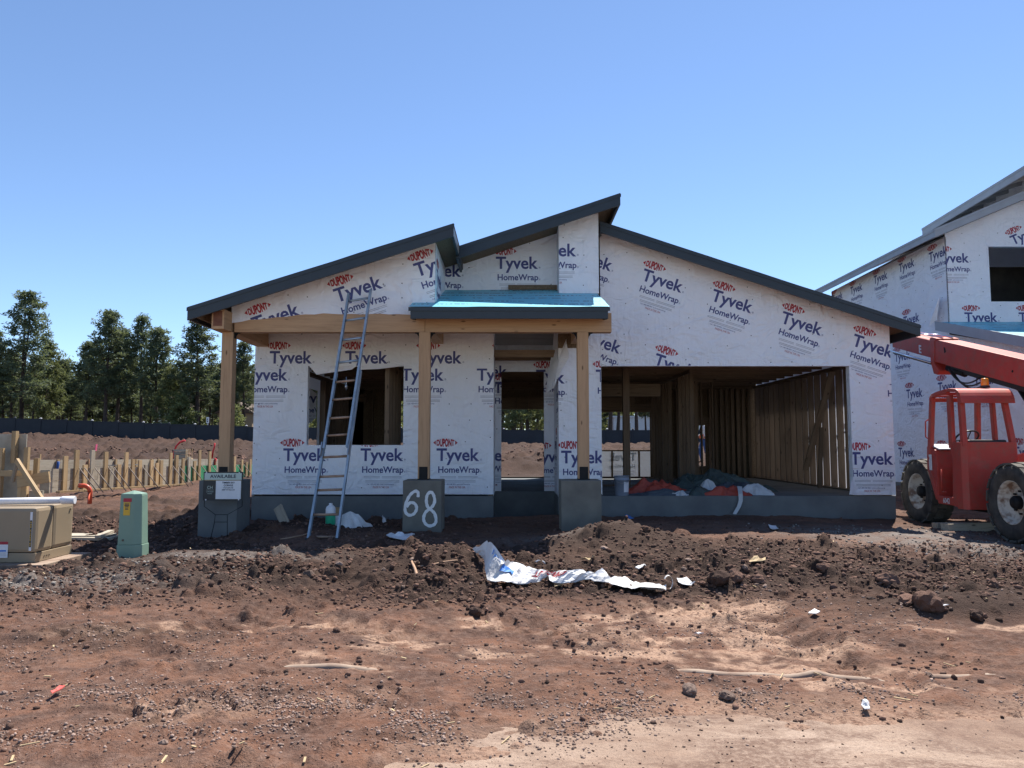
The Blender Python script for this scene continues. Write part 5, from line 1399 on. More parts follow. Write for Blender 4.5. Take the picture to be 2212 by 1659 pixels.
# ================================================================== TAN TRANSFORMER BOX, PAD, WHITE PIPE, GREEN PEDESTAL
def transformer():
    Y0 = 9.5; x1 = PX(77, 1150, Y0); Y1 = 10.32; zb, zt = PZ(1216, Y0), PZ(1097, Y0)
    xl = x1 - 1.0
    T = empty('transformer_box', (xl + .5, 9.9, zb), 'tan steel pad mounted transformer box with locked front and warning stickers', 'utility box')
    ym = Y0 + .37
    # front compartment with rounded top edge, rear tank
    def shell(ya, yb, inset, top, name, bev):
        return MB().box(xl + inset, x1 - inset, ya, yb, zb + .12, top).build(name, M_TAN, T, bevel=bev)
    shell(Y0, ym - .003, 0, zt, 'front_cover', .045)
    shell(ym + .003, Y1, .004, zt + .012, 'rear_tank', .05)
    MB().box(xl - .004, x1 + .004, Y0 + .012, ym - .004, zb + .002, zb + .118).build('base_skirt', M_TAN, T, bevel=.006)
    MB().box(xl + .01, x1 - .006, ym + .004, Y1 - .01, zb + .002, zb + .118).build('base_skirt', M_TAN, T, bevel=.006)
    MB().box(xl + .02, x1 - .012, ym - .0029, ym + .0029, zb + .01, zt - .015).build('seam', M_TANSEAM, T)
    # vertical rating label on the front, safety sticker
    lx = PX(65, 1150, Y0 - .01)
    lb = MB().box(lx - .012, lx + .018, Y0 - .0035, Y0 - .0005, PZ(1190, Y0), PZ(1106, Y0)).build('label_strip', M_WHITEPL, T, bevel=.0015)
    zz = PZ(1182, Y0); z9 = PZ(1124, Y0)
    MB().box(lx - .009, lx + .015, Y0 - .005, Y0 - .0036, zz, z9).build('black_band', M_SIGNBLK, lb)
    tt = text_tris('1E 0Z21A 024', z9 - zz - .03, .016, .02); mb = MB()
    for tr in tt: mb.add([(lx + .011 - p[1], Y0 - .0056, zz + .015 + p[0]) for p in tr], [(0, 1, 2)])
    mb.build('lettering', M_YELLOW, lb)
    sx0, sx1 = PX(-40, 1190, Y0), PX(17, 1190, Y0)
    a_, b_ = PZ(1205, Y0), PZ(1170, Y0)
    st = MB().box(sx0, sx1, Y0 - .003, Y0 - .0005, a_, b_).build('safety_sticker', M_WHITEPL, T)
    MB().box(sx0, sx1, Y0 - .004, Y0 - .0031, b_ - .035, b_).build('red_band', M_RED, st)
    MB().box(sx1 - .12, sx1 - .02, Y0 - .004, Y0 - .0031, a_ + .075, a_ + .095).build('blue_band', M_SHEETBLUE, st)
    for k in range(5): MB().box(sx1 - .14, sx1 - .02, Y0 - .004, Y0 - .0031, a_ + .02 + .010 * k, a_ + .024 + .010 * k).build('print_line', M_GREY, st)
    MB().tube([(x1 - .002, ym + .36, zt - .07), (x1 + .012, ym + .36, zt - .07)], .014, 10).build('lifting_lug', M_TAN, T)
    for y in (Y0 + .19, Y0 + .24, Y0 + .29): MB().tube([(x1 + .003, y, zb + .06), (x1 + .012, y, zb + .06)], .010, 8).build('bolt', M_TANSEAM, T)
    MB().box(xl + .3, xl + .36, Y0 - .03, Y0 - .001, zb + .05, zb + .11).build('padlock', M_STEEL, T, bevel=.008)
    pad = MB().box(xl - .15, x1 + .19, Y0 - .16, Y1 + .12, zb - .11, zb - .001).build('concrete_pad', M_CURB, None, bevel=.008)
    props(pad, 'pale concrete slab under the tan transformer box', 'slab')
    pp = empty('plastic_pipe', (xl + .6, Y0 + .3, zt), 'long white plastic pipe lying on top of the tan box', 'pipe')
    a_ = Vector((x1 - 1.3, Y0 + .17, zt + .052)); b_ = Vector((x1 + .23, Y0 + .42, zt + .067)); 
    dv = (b_ - a_).normalized()
    MB().tube([a_, b_ - dv * .16], .043, 18).build('tube', M_WHITEPL, pp)
    MB().tube([b_ - dv * .17, b_ - dv * .15, b_], [.044, .051, .051], 18).build('bell_end', M_WHITEPL, pp)
transformer()
def pedestal():
    Y = 9.75; c = at(281, 1207, Y); zb = gz(c.x, Y + .1) - .03; zt = PZ(1061, Y)
    P = empty('cable_pedestal', (c.x, Y + .13, zb), 'pale green telecom pedestal with red and yellow warning stickers', 'utility box', rot=0)
    hw0, hw1 = .175, .148
    x = PX(279, 1130, Y)
    def ring(hw, d, z, ch=.05):
        return [(x - hw, Y, z), (x + hw - ch - .03, Y, z), (x + hw, Y + ch + .01, z), (x + hw, Y + d, z), (x - hw, Y + d, z)]
    zs = [zb, zb + .145]
    m = MB(); r0 = ring(.150, .24, zb); r1 = ring(.148, .24, zb + .17); m.add(r0 + r1, [(0, 1, 2, 3, 4), (9, 8, 7, 6, 5)] + [(i, (i + 1) % 5, 5 + (i + 1) % 5, 5 + i) for i in range(5)])
    m.build('base', M_GREENBOX, P, bevel=.006)
    m = MB(); r0 = ring(.140, .23, zb + .171); r1 = ring(.122, .215, zt - .06); r2 = ring(.117, .21, zt - .035); cc = (x - .005, Y + .10, zt + .005)
    m.add(r0 + r1 + r2 + [cc], [(0, 1, 2, 3, 4)] + [(i, (i + 1) % 5, 5 + (i + 1) % 5, 5 + i) for i in range(5)] + [(5 + i, 5 + (i + 1) % 5, 10 + (i + 1) % 5, 10 + i) for i in range(5)] + [(10 + i, 10 + (i + 1) % 5, 15) for i in range(5)])
    m.build('cover', M_GREENBOX, P, bevel=.008)
    sx = x - .03; h = zt - .09
    a_ = MB().box(sx - .052, sx + .052, Y - .0045, Y - .0015, h - .045, h).build('red_sticker', M_RED, P)
    mb = MB()
    for k in range(4): mb.box(sx - .045 + .024 * k, sx - .031 + .024 * k, Y - .0055, Y - .0046, h - .038, h - .008)
    b_ = MB().box(sx - .048, sx + .035, Y - .0045, Y - .0015, h - .215, h - .05).build('yellow_sticker', M_YELLOW, P)
    T = lambda u, v, off: Vector((u, Y - off, v))
    for k, (w, hh, dz) in enumerate(((.055, .012, .078), (.06, .012, .096), (.045, .012, .114), (.04, .014, .142))):
        MB().box(sx - .006 - w / 2, sx - .006 + w / 2, Y - .0055, Y - .0046, h - dz, h - dz + hh).build('print_line', M_SIGNINK, b_)
    z9 = zb + .23
    MB().tube([(x - .07, Y + .0, z9), (x - .07, Y - .006, z9)], .014, 10).build('lock_bolt', M_TANSEAM, P)
pedestal()

# ================================================================== LUMBER, ORANGE ELBOW, FORMWORK
def lumber():
    p = gpt(195, 1172); L = empty('board_pile', (p.x, p.y, p.z), 'grey planks and plywood offcut lying behind the green pedestal', 'lumber')
    z = p.z + .03
    stick('plank', L, (p.x - .75, p.y + .1, z + .03), (p.x + .32, p.y - .02, z + .03), .14, .04, W_GREY[2])
    stick('plank', L, (p.x - .7, p.y + .35, z + .02), (p.x + .25, p.y + .28, z + .02), .19, .04, W_GREY[2])
    stick('plank', L, (p.x + .18, p.y - .12, z + .075), (p.x + .10, p.y + .42, z + .10), .09, .04, W_GREY[2])
    board('plywood_sheet', L, p.x - .6, p.x + .2, p.y + .05, p.y + .42, z + .052, z + .068, M_PLY)
lumber()
def elbow():
    Y = 15.9; p = at(193, 1074, Y); p.z = gz(p.x, Y)
    E_ = empty('conduit_elbow', (p.x, p.y, p.z), 'bright orange conduit elbow rising from the dirt by the formwork', 'pipe')
    h = PZ(1048, Y)
    a_ = at(194, 1076, Y)
    pth = [(a_.x, Y, p.z - .1), (a_.x, Y, h - .14)]
    for t in np.linspace(0, 1, 8): pth.append((a_.x - .13 * (1 - math.cos(t * 1.57)), Y - .02 * t, h - .14 + .13 * math.sin(t * 1.57)))
    pth.append((a_.x - .22, Y - .03, h - .012))
    MB().tube(pth, .045, 14).build('tube', M_ORANGE, E_)
    MB().tube([(a_.x - .221, Y - .03, h - .012), (a_.x - .223, Y - .03, h - .012)], .035, 14).build('bore', M_RED, E_)
elbow()
def formwork():
    # long run of edge forms receding beside the house
    A = Vector((PX(110, 1066, 16.6), 16.6, 0)); Bv = Vector((PX(548, 1036, 27.0), 27.0, 0))
    d = (Bv - A).normalized(); L = (Bv - A).length
    nrm = Vector((d.y, -d.x, 0))           # towards the house
    FW = empty('foundation_formwork', (A.x, A.y, gz(A.x, A.y)), 'long timber foundation formwork with upright stakes and steel braces', 'formwork')
    def pos(px):   # distance along the run of something seen at column px
        k = (px - 1106) / F
        return (k * A.y - A.x) / (d.x - k * d.y)
    zb0, zb1 = PZ(1064, 16.6), PZ(1037, 27.0)
    zt0, zt1 = PZ(1013, 16.6), PZ(1003, 27.0)
    zb = lambda s: zb0 + (zb1 - zb0) * s / L
    ztp = lambda s: zt0 + (zt1 - zt0) * s / L
    def P(s, z, off=0): return Vector((A.x + d.x * s + nrm.x * off, A.y + d.y * s + nrm.y * off, z))
    cuts = [0] + [pos(p) for p in (215, 300, 362, 393, 440, 470, 505)] + [L]
    for i in range(len(cuts) - 1):
        a_, b_ = cuts[i] + .004, cuts[i + 1] - .004
        m = M_FORMGREEN if i in (4, 5, 7) else W_GREY[2]
        zm = (zb(a_) + ztp(a_)) / 2; zm2 = (zb(b_) + ztp(b_)) / 2
        if i % 2 == 0 and i < 4:
            for f0, f1 in ((.0, .48), (.50, 1.0)):
                za = zb(a_) + (ztp(a_) - zb(a_)) * (f0 + f1) / 2; z2 = zb(b_) + (ztp(b_) - zb(b_)) * (f0 + f1) / 2
                stick('form_board', FW, P(a_, za), P(b_, z2), .04, (ztp(a_) - zb(a_)) * (f1 - f0), m)
        else: stick('form_panel' if m is M_FORMGREEN else 'form_board', FW, P(a_, zm), P(b_, zm2), .04, ztp(a_) - zb(a_), m)
        # the inner form, farther from the house, with ties between
        stick('form_board', FW, P(a_, ztp(a_) + .06, -.95), P(b_, ztp(b_) + .06, -.95), .04, .26, W_GREY[2])
    stick('kicker_board', FW, P(-.05, zb(0) + .015, .19), P(L * .60, zb(L * .6) + .015, .19), .09, .04, W_FORM[2])
    ups = [(164, 972, 3), (229, 976, 3), (200, 972, 2), (241, 1007, 2), (273, 977, 0), (303, 994, 0), (328, 994, 0), (349, 994, 0), (369, 978, 0), (382, 983, 0), (409, 987, 2), (431, 972, 0), (453, 975, 0), (507, 986, 0), (523, 993, 0), (541, 992, 0)]
    ups = [(166, 972, 3), (169 + 0, 976, 9)] [:1] + [(169.5 + 0, 976, 9)][:0] + [(215 - 47 + 0, 975, 9)][:0] + ups[1:]
    ups += [(142, 985, 0), (185, 1004, 0), (258, 1003, 0), (288, 992, 0), (316, 1004, 2), (340, 1000, 0), (396, 990, 0), (421, 996, 0), (533, 998, 0)]
    for px, py, k in ups:
        s = pos(px); Y = P(s, 0, .06).y; zt = PZ(py, Y)
        w3 = W_GREY[2] if k in (2,) else W_FORM[2]
        stick('upright', FW, P(s, zb(s) - .02, .045), P(s, zt, .045), .138 if k != 2 else .138, .04, w3, (nrm.x, nrm.y, 0))
    for px in (166, 178, 229, 200, 241, 273, 303, 328, 369, 382, 409, 431, 453, 507, 523):
        s = pos(px); top = P(s + .05, zb(s) + (ztp(s) - zb(s)) * 1.02, .08); bot = P(s - .05, zb(s) - .03, .62)
        MB().tube([top, bot], .012, 6).build('brace_rod', M_REBAR, FW)
    for px in (110, 190, 255, 310, 332, 352, 384, 398, 433, 458, 515, 530):     # short stakes on the inner form
        s = pos(px) + .3; stick('upright', FW, P(s, zb(s), -.90), P(s, ztp(s) + .2, -.90), .09, .04, W_FORM[2])
    stick('tie_wire', FW, P(pos(250), ztp(pos(250)) + .05, -.2), P(pos(315), ztp(pos(315)) + .06, -.1), .02, .02, M_STEEL)
    # nearer stepped corner: tall weathered sheets, posts, cross boards and a leaning stud
    FC = empty('formwork_corner', (-9.0, 14.2, .3), 'stepped plywood formwork corner with yellow studs and a leaning board', 'formwork')
    Yc = 14.4
    def B2(x0, x1, y0, y1, Y, th, m, name, w3=None):
        a_, b_ = at(x0, y1, Y), at(x1, y0, Y)
        board(name, FC, a_.x, b_.x, Y, Y + th, a_.z, b_.z, m, w3)
    B2(-60, 58, 938, 1085, Yc + .12, .02, M_PLY, 'plywood_sheet')
    B2(22, 34.5, 931, 1000, Yc, .09, None, 'upright', W_FORM); B2(-12, 5, 968, 1085, Yc - .1, .09, None, 'upright', W_FORM); B2(46, 61, 966, 1080, Yc - .02, .07, None, 'upright', W_FORM)
    B2(69, 82, 990, 1062, Yc + .7, .07, None, 'upright', W_FORM); B2(36, 58, 1042, 1085, Yc - .15, .07, None, 'upright', W_FORM)
    B2(83, 87, 981, 1012, Yc + 3.5, .04, None, 'upright', W_FORM)
    B2(-40, 68, 1016, 1029, Yc - .16, .04, None, 'cross_board', W_FORM)
    a_, b_ = at(38, 1042, Yc - .28), at(107, 1030, Yc - .30); stick('cross_board', FC, a_, b_, .04, .20, W_FORM[2])
    a_, b_ = at(36, 994, Yc - .35), at(94, 1085, Yc - .75); stick('leaning_stud', FC, a_, b_, .09, .05, W_FORM[2], (0, 1, .4))
    a_, b_ = at(38, 994, Yc - .34), at(27, 1040, Yc - .2); stick('leaning_stud', FC, a_, b_, .06, .04, W_GREY[2], (0, 1, 0))
    B2(62, 92, 1060, 1078, Yc - .1, .05, M_PLY, 'plywood_offcut'); B2(85, 108, 1015, 1066, Yc + 1.2, .03, M_PLY, 'plywood_offcut')
    return P, pos, zb, ztp
FP, fpos, fzb, fzt = formwork()
def site_pipes():
    def tubes(name, label, cat, cols, m, Y, py0, py1, r, lean=0, group=None):
        o = empty(name, at(cols[0], py1, Y), label, cat, group)
        for i, px in enumerate(cols):
            a_, b_ = at(px, py1, Y + .03 * i), at(px + lean * (1 - i / 8), py0 + i * 1.0, Y + .03 * i)
            c_ = (a_ + b_) / 2 + Vector((-.03, 0, .05)); MB().tube([a_, c_, b_], r, 8).build('pipe', m[i] if isinstance(m, list) else m, o)
    tubes('pipe_bundle', 'row of blue and black capped pipes standing inside the formwork', 'pipes', (179, 183, 186.5, 190, 193.5), [M_BLUEPIPE, M_BLUEPIPE, M_BLUEPIPE, M_HOSE, M_HOSE], 19.2, 997, 1032, .020, -4)
    tubes('water_pipe', 'single dark blue pipe upright inside the formwork corner', 'pipe', (126.5,), M_BLUEPIPE, 17.8, 997, 1034, .032, 0)
    tubes('drain_pipe', 'thick black pipe stub upright among the timber stakes', 'pipe', (141.5,), M_HOSE, 17.8, 1003, 1034, .04, 0)
    tubes('red_pipe_stub', 'tangled red pipe stub upright beside the pink topped stake', 'pipe', (197, 200), M_REDPIPE, 19.2, 986, 1030, .03, 2)
    o = empty('survey_stake', at(205, 990, 20.5), 'thin lath stake with a pink flagged tip', 'stake')
    stick('lath', o, at(204, 992, 20.5), at(208, 970, 20.5), .05, .015, W_FORM[2])
    stick('flagging', o, at(206.6, 974, 20.48), at(208.6, 960, 20.48), .07, .02, M_PINK)
    Y = 27.0
    o = empty('flexible_pipe', at(374, 990, Y), 'curved red pipe arching out of the ground before the dark fence', 'pipe')
    MB().tube([at(374, 992, Y), at(376, 975, Y), at(381, 963, Y), at(389, 955, Y), at(400, 951.5, Y)], .035, 8).build('pipe', M_REDPIPE, o)
    o = empty('flexible_pipe', at(459, 990, Y), 'thin straight red pipe leaning just beside the porch post', 'pipe')
    MB().tube([at(458, 990, Y), at(460, 975, Y), at(463, 966, Y), at(463.5, 957, Y)], .03, 8).build('pipe', M_REDPIPE, o)
    o = empty('red_hose_stub', at(465, 1000, 26.0), 'short red pipe stub partly hidden by the porch post', 'pipe')
    MB().tube([at(464, 1008, 26), at(464.5, 998, 26), at(466, 990, 26)], .04, 8).build('pipe', M_REDPIPE, o)
    # box form standing on the far side
    Y = 26.5; o = empty('footing_box', at(398, 1010, Y), 'small open timber form box with stacked boards beyond the stakes', 'formwork')
    for py in (973, 979, 985, 991): 
        a_, b_ = at(375, py + 2.5, Y), at(404, py - 2.5, Y); board('plank', o, a_.x, b_.x, Y, Y + .04, a_.z, b_.z, None, W_GREY)
    for px in (402, 406, 410, 415): 
        a_, b_ = at(px - 1.5, 1008, Y - .06), at(px + 1.5, 972 - (px % 4), Y); board('upright', o, a_.x, b_.x, Y - .06, Y - .02, a_.z, b_.z, None, W_FORM)
    stick('brace', o, at(414, 993, Y - .2), at(426, 1004, Y - .9), .05, .09, W_FORM[2])
    board('sheet', o, at(386, 1010, Y).x, at(402, 1010, Y).x, Y + .2, Y + .22, at(1, 1012, Y).z, at(1, 994, Y).z, M_PALEWALL)
site_pipes()

# ================================================================== FENCE
def fence():
    Y0 = 72.0
    FE = empty('boundary_fence', (0, Y0, 1.6), 'long charcoal solid panel fence stepping down along the back of the site', 'fence')
    x = -52.0; k = 0
    while x < 24:
        # top line read from the photo: highest at the far left, level past the house
        Y = Y0 + .0 * x; px = 1106 + x / Y * F
        top = 903 + (922 - 903) * min(max((px - 0) / 520, 0), 1) if px < 520 else 922 + (929 - 922) * min((px - 520) / 600, 1)
        zt = PZ(top, Y); zg = min(gz(x, Y), gz(x + 2.4, Y)) - .15
        w = 2.44
        board('fence_panel', FE, x + .07, x + w - .07, Y, Y + .05, zg, zt, M_FENCE)
        po = MB().box(x - .075, x + .075, Y - .05, Y + .10, zg, zt + .10).build('fence_post', M_FENCE, FE)
        MB().add([(x - .10, Y - .08, zt + .10), (x + .10, Y - .08, zt + .10), (x + .10, Y + .13, zt + .10), (x - .10, Y + .13, zt + .10), (x, Y + .025, zt + .20)], [(0, 1, 2, 3), (0, 1, 4), (1, 2, 4), (2, 3, 4), (3, 0, 4)]).build('post_cap', M_GREY if k % 2 else M_FENCE, po)
        board('fence_rail', FE, x + .07, x + w - .07, Y - .02, Y + .0, zt - .10, zt - .02, M_FENCE)
        x += w; k += 1
fence()

# ================================================================== PINES
def pine_mesh(seed, h, base, spread, ntuft, forked=False, needle=None):
    """returns (trunk mesh, crown mesh); tree stands at the origin"""
    g = random.Random(seed); tb = MB(); V = []; Fc = []
    lean = g.uniform(-.02, .02) * h
    def axis(t, f=0): return Vector((lean * t * t + .12 * math.sin(t * 5 + seed) + f * max(0, t - .35) * .20 * h / 4, .1 * math.cos(t * 4 + seed), h * t))
    r0 = .018 * h
    forks = [0] if not forked else [-.55, .6]
    for f in forks:
        tb.tube([axis(t, f) for t in np.linspace(0, .985, 12)], [r0 * (1 - .93 * t ** .85) * (1 if not forked else .85) for t in np.linspace(0, .985, 12)], 8)
    rg = np.random.default_rng(seed)
    def tuft(p, s):
        n = ntuft
        d = rg.normal(size=(n, 3)); d[:, 2] = d[:, 2] * .8 + .25; d /= np.linalg.norm(d, axis=1)[:, None]
        sd = np.cross(d, rg.normal(size=(n, 3))); sd /= np.linalg.norm(sd, axis=1)[:, None] + 1e-6
        L = s * (.7 + .6 * rg.random((n, 1))); w = s * .16
        a_ = p[None] + d * L * .08; b_ = p[None] + d * L * .6 + sd * w; c_ = p[None] + d * L * .6 - sd * w; t_ = p[None] + d * L
        V.append(np.stack([a_, b_, t_, c_], 1).reshape(-1, 3))
    nb_ = int(34 + h * 2.3)
    for k in range(nb_):
        t = base + (1 - base) * ((k + g.random()) / nb_) ** .9
        f = forks[k % len(forks)]
        p0 = axis(min(t, .98), f); az = k * 2.4 + g.uniform(-.7, .7)
        u = (t - base) / (1 - base)
        prof = float(np.interp(u, [0, .12, .4, .7, .88, 1], [.70, 1.0, .92, .58, .30, .06]))
        Lb = spread * prof * g.uniform(.6, 1.2)
        if g.random() < .15: Lb *= .45
        el = -.05 + .75 * u + g.uniform(-.1, .25)
        dirv = Vector((math.cos(az), math.sin(az), 0))
        pts = []
        m = 5
        for i in range(m + 1):
            q = i / m
            pts.append(p0 + dirv * Lb * q + Vector((0, 0, Lb * (el * q - .12 * q * q + .26 * q ** 3))) + Vector((g.uniform(-.09, .09), g.uniform(-.09, .09), g.uniform(-.07, .07))) * Lb * q)
        tb.tube(pts, [max(.012, .028 * (Lb / spread) * h / 15 * (1 - .8 * i / m) + .014) for i in range(m + 1)], 4, cap=False)
        for j in range(int(2 + Lb * 1.5)):
            q = g.uniform(.45, 1.0) if j else 1.0
            i = min(int(q * m), m - 1); p = pts[i].lerp(pts[i + 1], q * m - i)
            side = dirv.cross(Vector((0, 0, 1))) * (g.uniform(-.5, .5) * Lb * (1.1 - .6 * q) if j else 0) + Vector((0, 0, g.uniform(-.05, .4)))
            e = p + side
            if j: tb.tube([p, e], .013, 3, cap=False)
            cr = g.uniform(.28, .62)
            for c_ in range(int(2 + cr * 8)):
                off = rg.normal(size=3) * cr * .62; off[2] *= .62
                tuft(np.array(e) + off, g.uniform(.30, .50))
    for f in forks:
        for _ in range(5): tuft(np.array(axis(.985, f)) + rg.normal(size=3) * .15, .4)
    V = np.concatenate(V).astype(np.float32); nq = len(V) // 4
    me = bpy.data.meshes.new('crown'); me.vertices.add(len(V)); me.vertices.foreach_set('co', V.ravel())
    idx = np.arange(nq * 4, dtype=np.int32); me.loops.add(nq * 4); me.loops.foreach_set('vertex_index', idx); me.polygons.add(nq); me.polygons.foreach_set('loop_start', np.arange(nq, dtype=np.int32) * 4)
    me.update(calc_edges=True); me.materials.append(needle or M_NEEDLE)
    tm = bpy.data.meshes.new('trunk'); tm.from_pydata(tb.v, [], tb.f); tm.materials.append(M_BARK); tm.polygons.foreach_set('use_smooth', tb.sm); tm.update()
    return tm, me
PV = {'twin': pine_mesh(3, 19, .22, 2.9, 8, True), 'dense': pine_mesh(5, 17, .28, 2.9, 9), 'mid': pine_mesh(8, 16, .36, 2.1, 8), 'tall': pine_mesh(13, 18, .34, 2.3, 7), 'thin': pine_mesh(21, 14, .46, 1.5, 8), 'young': pine_mesh(34, 7, .08, 1.6, 9, False, M_NEEDLE2), 'yellow': pine_mesh(41, 14, .2, 2.9, 9, False, M_NEEDLE2)}
PH0 = {'twin': 19, 'dense': 17, 'mid': 16, 'tall': 18, 'thin': 14, 'young': 7, 'yellow': 14}
def pine(kind, px, top, Y, label, group=None, sx=1.0, rot=None):
    x = (px - 1106) / (F * CP) * Y; zg = gz(x, Y) - .2; zt = PZ(top, Y); s = (zt - zg) / PH0[kind]
    o = empty('pine_tree', (x, Y, zg), label, 'tree', group, rot if rot is not None else rnd.uniform(0, 6.28)); o.scale = (s * sx * 1.02, s * sx * 1.02, s)
    for nm, me in zip(('trunk', 'crown'), PV[kind]): link(nm, me, o)
G = 'pines behind the boundary fence'
pine('twin', 52, 634, 84, 'tallest forked pine with twin tops at the far left', G, 1.15, .3)
pine('mid', -20, 715, 84, 'broad pine cut by the left edge of the photo', G, 1.2)
pine('yellow', 100, 740, 90, 'yellowish lower pine right of the forked one', G, .9)
pine('dense', 190, 742, 86, 'dense dark pine on the left of the middle clump', G, 1.05)
pine('dense', 232, 677, 82, 'tallest dense dark pine of the middle clump', G, 1.05, 2.2)
pine('mid', 258, 716, 86, 'dark pine shouldering the middle clump on its right', G, 1.2)
pine('tall', 305, 686, 84, 'slender tall pine just right of the dense middle clump', G, 1.0)
pine('mid', 340, 712, 82, 'narrow pointed pine with a bent thin trunk', G, 1.1)
pine('yellow', 368, 800, 80, 'low spreading yellowish pine left of the open pine', G, 1.1)
pine('tall', 426, 690, 80, 'open crowned tall pine with a thick straight trunk beside the porch', G, 1.3, 1.0)
pine('tall', 527, 742, 84, 'pine seen between the porch post and the wall', G, 1.2)
pine('thin', 478, 790, 95, 'thin pine partly hidden behind the left porch post', G, 1.2)
pine('young', 395, 862, 78, 'small bushy young pine close behind the fence', G, 1.3)
pine('young', 505, 880, 80, 'bushy young pine between post and wall', G, 1.3)
pine('mid', 140, 780, 98, 'paler pine in the gap between the left pair and the middle clump', G, 1.1)
pine('mid', 1110, 700, 88, 'pine seen through the front doorway and rear opening', G, 1.3)
pine('yellow', 1140, 780, 84, 'leafy pale pine filling the doorway view', G, 1.5)
pine('tall', 1318, 690, 86, 'pine seen at the left of the garage rear window', G, 1.2)
pine('yellow', 735, 760, 84, 'bright pine glimpsed through the front window', G, 1.5)
pine('thin', 1352, 700, 80, 'first bare trunk in front of the pale building', G, 1.0); pine('thin', 1372, 690, 81, 'second bare trunk in front of the pale building', G, 1.0)
GL = 'slender pines crowding the row behind the fence'
lab = 'slender dark trunked pine standing in the crowded row behind the fence'
for k in range(44):
    px = -30 + k * 13.8 + rnd.uniform(-7, 7); Y = rnd.uniform(92, 128)
    pine(rnd.choice(['thin', 'mid', 'thin', 'tall']), px, rnd.uniform(770, 862) if not 560 < px < 600 else 800, Y, lab, GL, rnd.uniform(1.0, 1.5))
for px in (690, 720, 760, 1085, 1125, 1160, 1295, 1335, 1395):
    pine(rnd.choice(['thin', 'mid']), px, rnd.uniform(760, 840), rnd.uniform(92, 125), lab, GL, rnd.uniform(1.1, 1.6))
def far_woods():
    g = np.random.default_rng(77); V = []
    n = 70000
    x = g.uniform(-110, 40, n); y = g.uniform(128, 175, n); hh = 9 + 8 * vn(x, y, 9.0, 91)
    z = 2.6 + hh * g.random(n) ** .8
    p = np.stack([x, y, z], -1)
    d = g.normal(size=(n, 3)); d /= np.linalg.norm(d, axis=1)[:, None]; e = np.cross(d, g.normal(size=(n, 3))); e /= np.linalg.norm(e, axis=1)[:, None]
    s = g.uniform(.25, .7, (n, 1))
    V = np.stack([p - d * s, p + e * s * .45, p + d * s, p - e * s * .45], 1).reshape(-1, 3).astype(np.float32)
    me = bpy.data.meshes.new('far_woods'); me.vertices.add(len(V)); me.vertices.foreach_set('co', V.ravel()); me.loops.add(n * 4); me.loops.foreach_set('vertex_index', np.arange(n * 4, dtype=np.int32)); me.polygons.add(n); me.polygons.foreach_set('loop_start', np.arange(n, dtype=np.int32) * 4)
    me.update(calc_edges=True); me.materials.append(M_NEEDLE2)
    o = link('far_woods', me); props(o, 'sunlit far woodland filling the gaps between the pine trunks', 'woods', kind='stuff')
far_woods()

# ================================================================== FAR BUILDINGS AND SMALL SIGN
def far_house(name, px0, px1, pyt, Y, m, label, gable=True):
    x0, x1 = (px0 - 1106) / F * Y, (px1 - 1106) / F * Y; zt = PZ(pyt, Y); zg = gz((x0 + x1) / 2, Y) - .3
    o = empty(name, ((x0 + x1) / 2, Y, zg), label, 'house')
    MB().box(x0, x1, Y, Y + 7, zg, zt).build('wall', m, o)
    if gable: MB().prism([(x0 - .4, zt), (x1 + .4, zt), ((x0 + x1) / 2, zt + 1.6)], 1, Y - .3, Y + 7.3).build('roof', M_DKROOF, o)
    else: MB().box(x0 - .2, x1 + .2, Y - .2, Y + 7.2, zt, zt + .25).build('roof', M_PALEWALL, o)
    n = max(1, int((x1 - x0) / 3)); w = (x1 - x0) / n
    for i in range(n):
        wx = x0 + w * (i + .5); f = MB().box(wx - .6, wx + .6, Y - .05, Y - .002, zt - 1.9, zt - .7).build('window', M_WHITEPL, o)
        MB().box(wx - .5, wx + .5, Y - .06, Y - .051, zt - 1.8, zt - .8).build('pane', M_GLASS, f)
far_house('grey_house', 343, 382, 878, 100, M_PALEWALL, 'pale grey house half hidden by pines behind the fence')
far_house('tan_house', 470, 545, 893, 98, M_TANWALL, 'tan house with dark roof low behind the fence beside the porch post')
far_house('white_building', 1326, 1440, 902, 112, M_PALEWALL, 'pale flat roofed building seen through the garage rear window', False)
def small_sign():
    Y = 74; o = empty('notice_board', at(449, 925, Y), 'small white notice on a post above the dark fence', 'sign')
    a_, b_ = at(445.5, 914, Y), at(451.5, 901, Y); board('panel', o, a_.x, b_.x, Y, Y + .03, a_.z, b_.z, M_WHITEPL)
    MB().box(a_.x + .08, b_.x - .08, Y - .01, Y - .002, a_.z + .1, a_.z + .25).box(a_.x + .08, b_.x - .08, Y - .01, Y - .002, a_.z + .32, a_.z + .45).build('dark_marks', M_SIGNINK, o)
    MB().tube([((a_.x + b_.x) / 2, Y + .05, a_.z - 2), ((a_.x + b_.x) / 2, Y + .05, a_.z + .3)], .04, 8).build('post', M_STEEL, o)
small_sign()

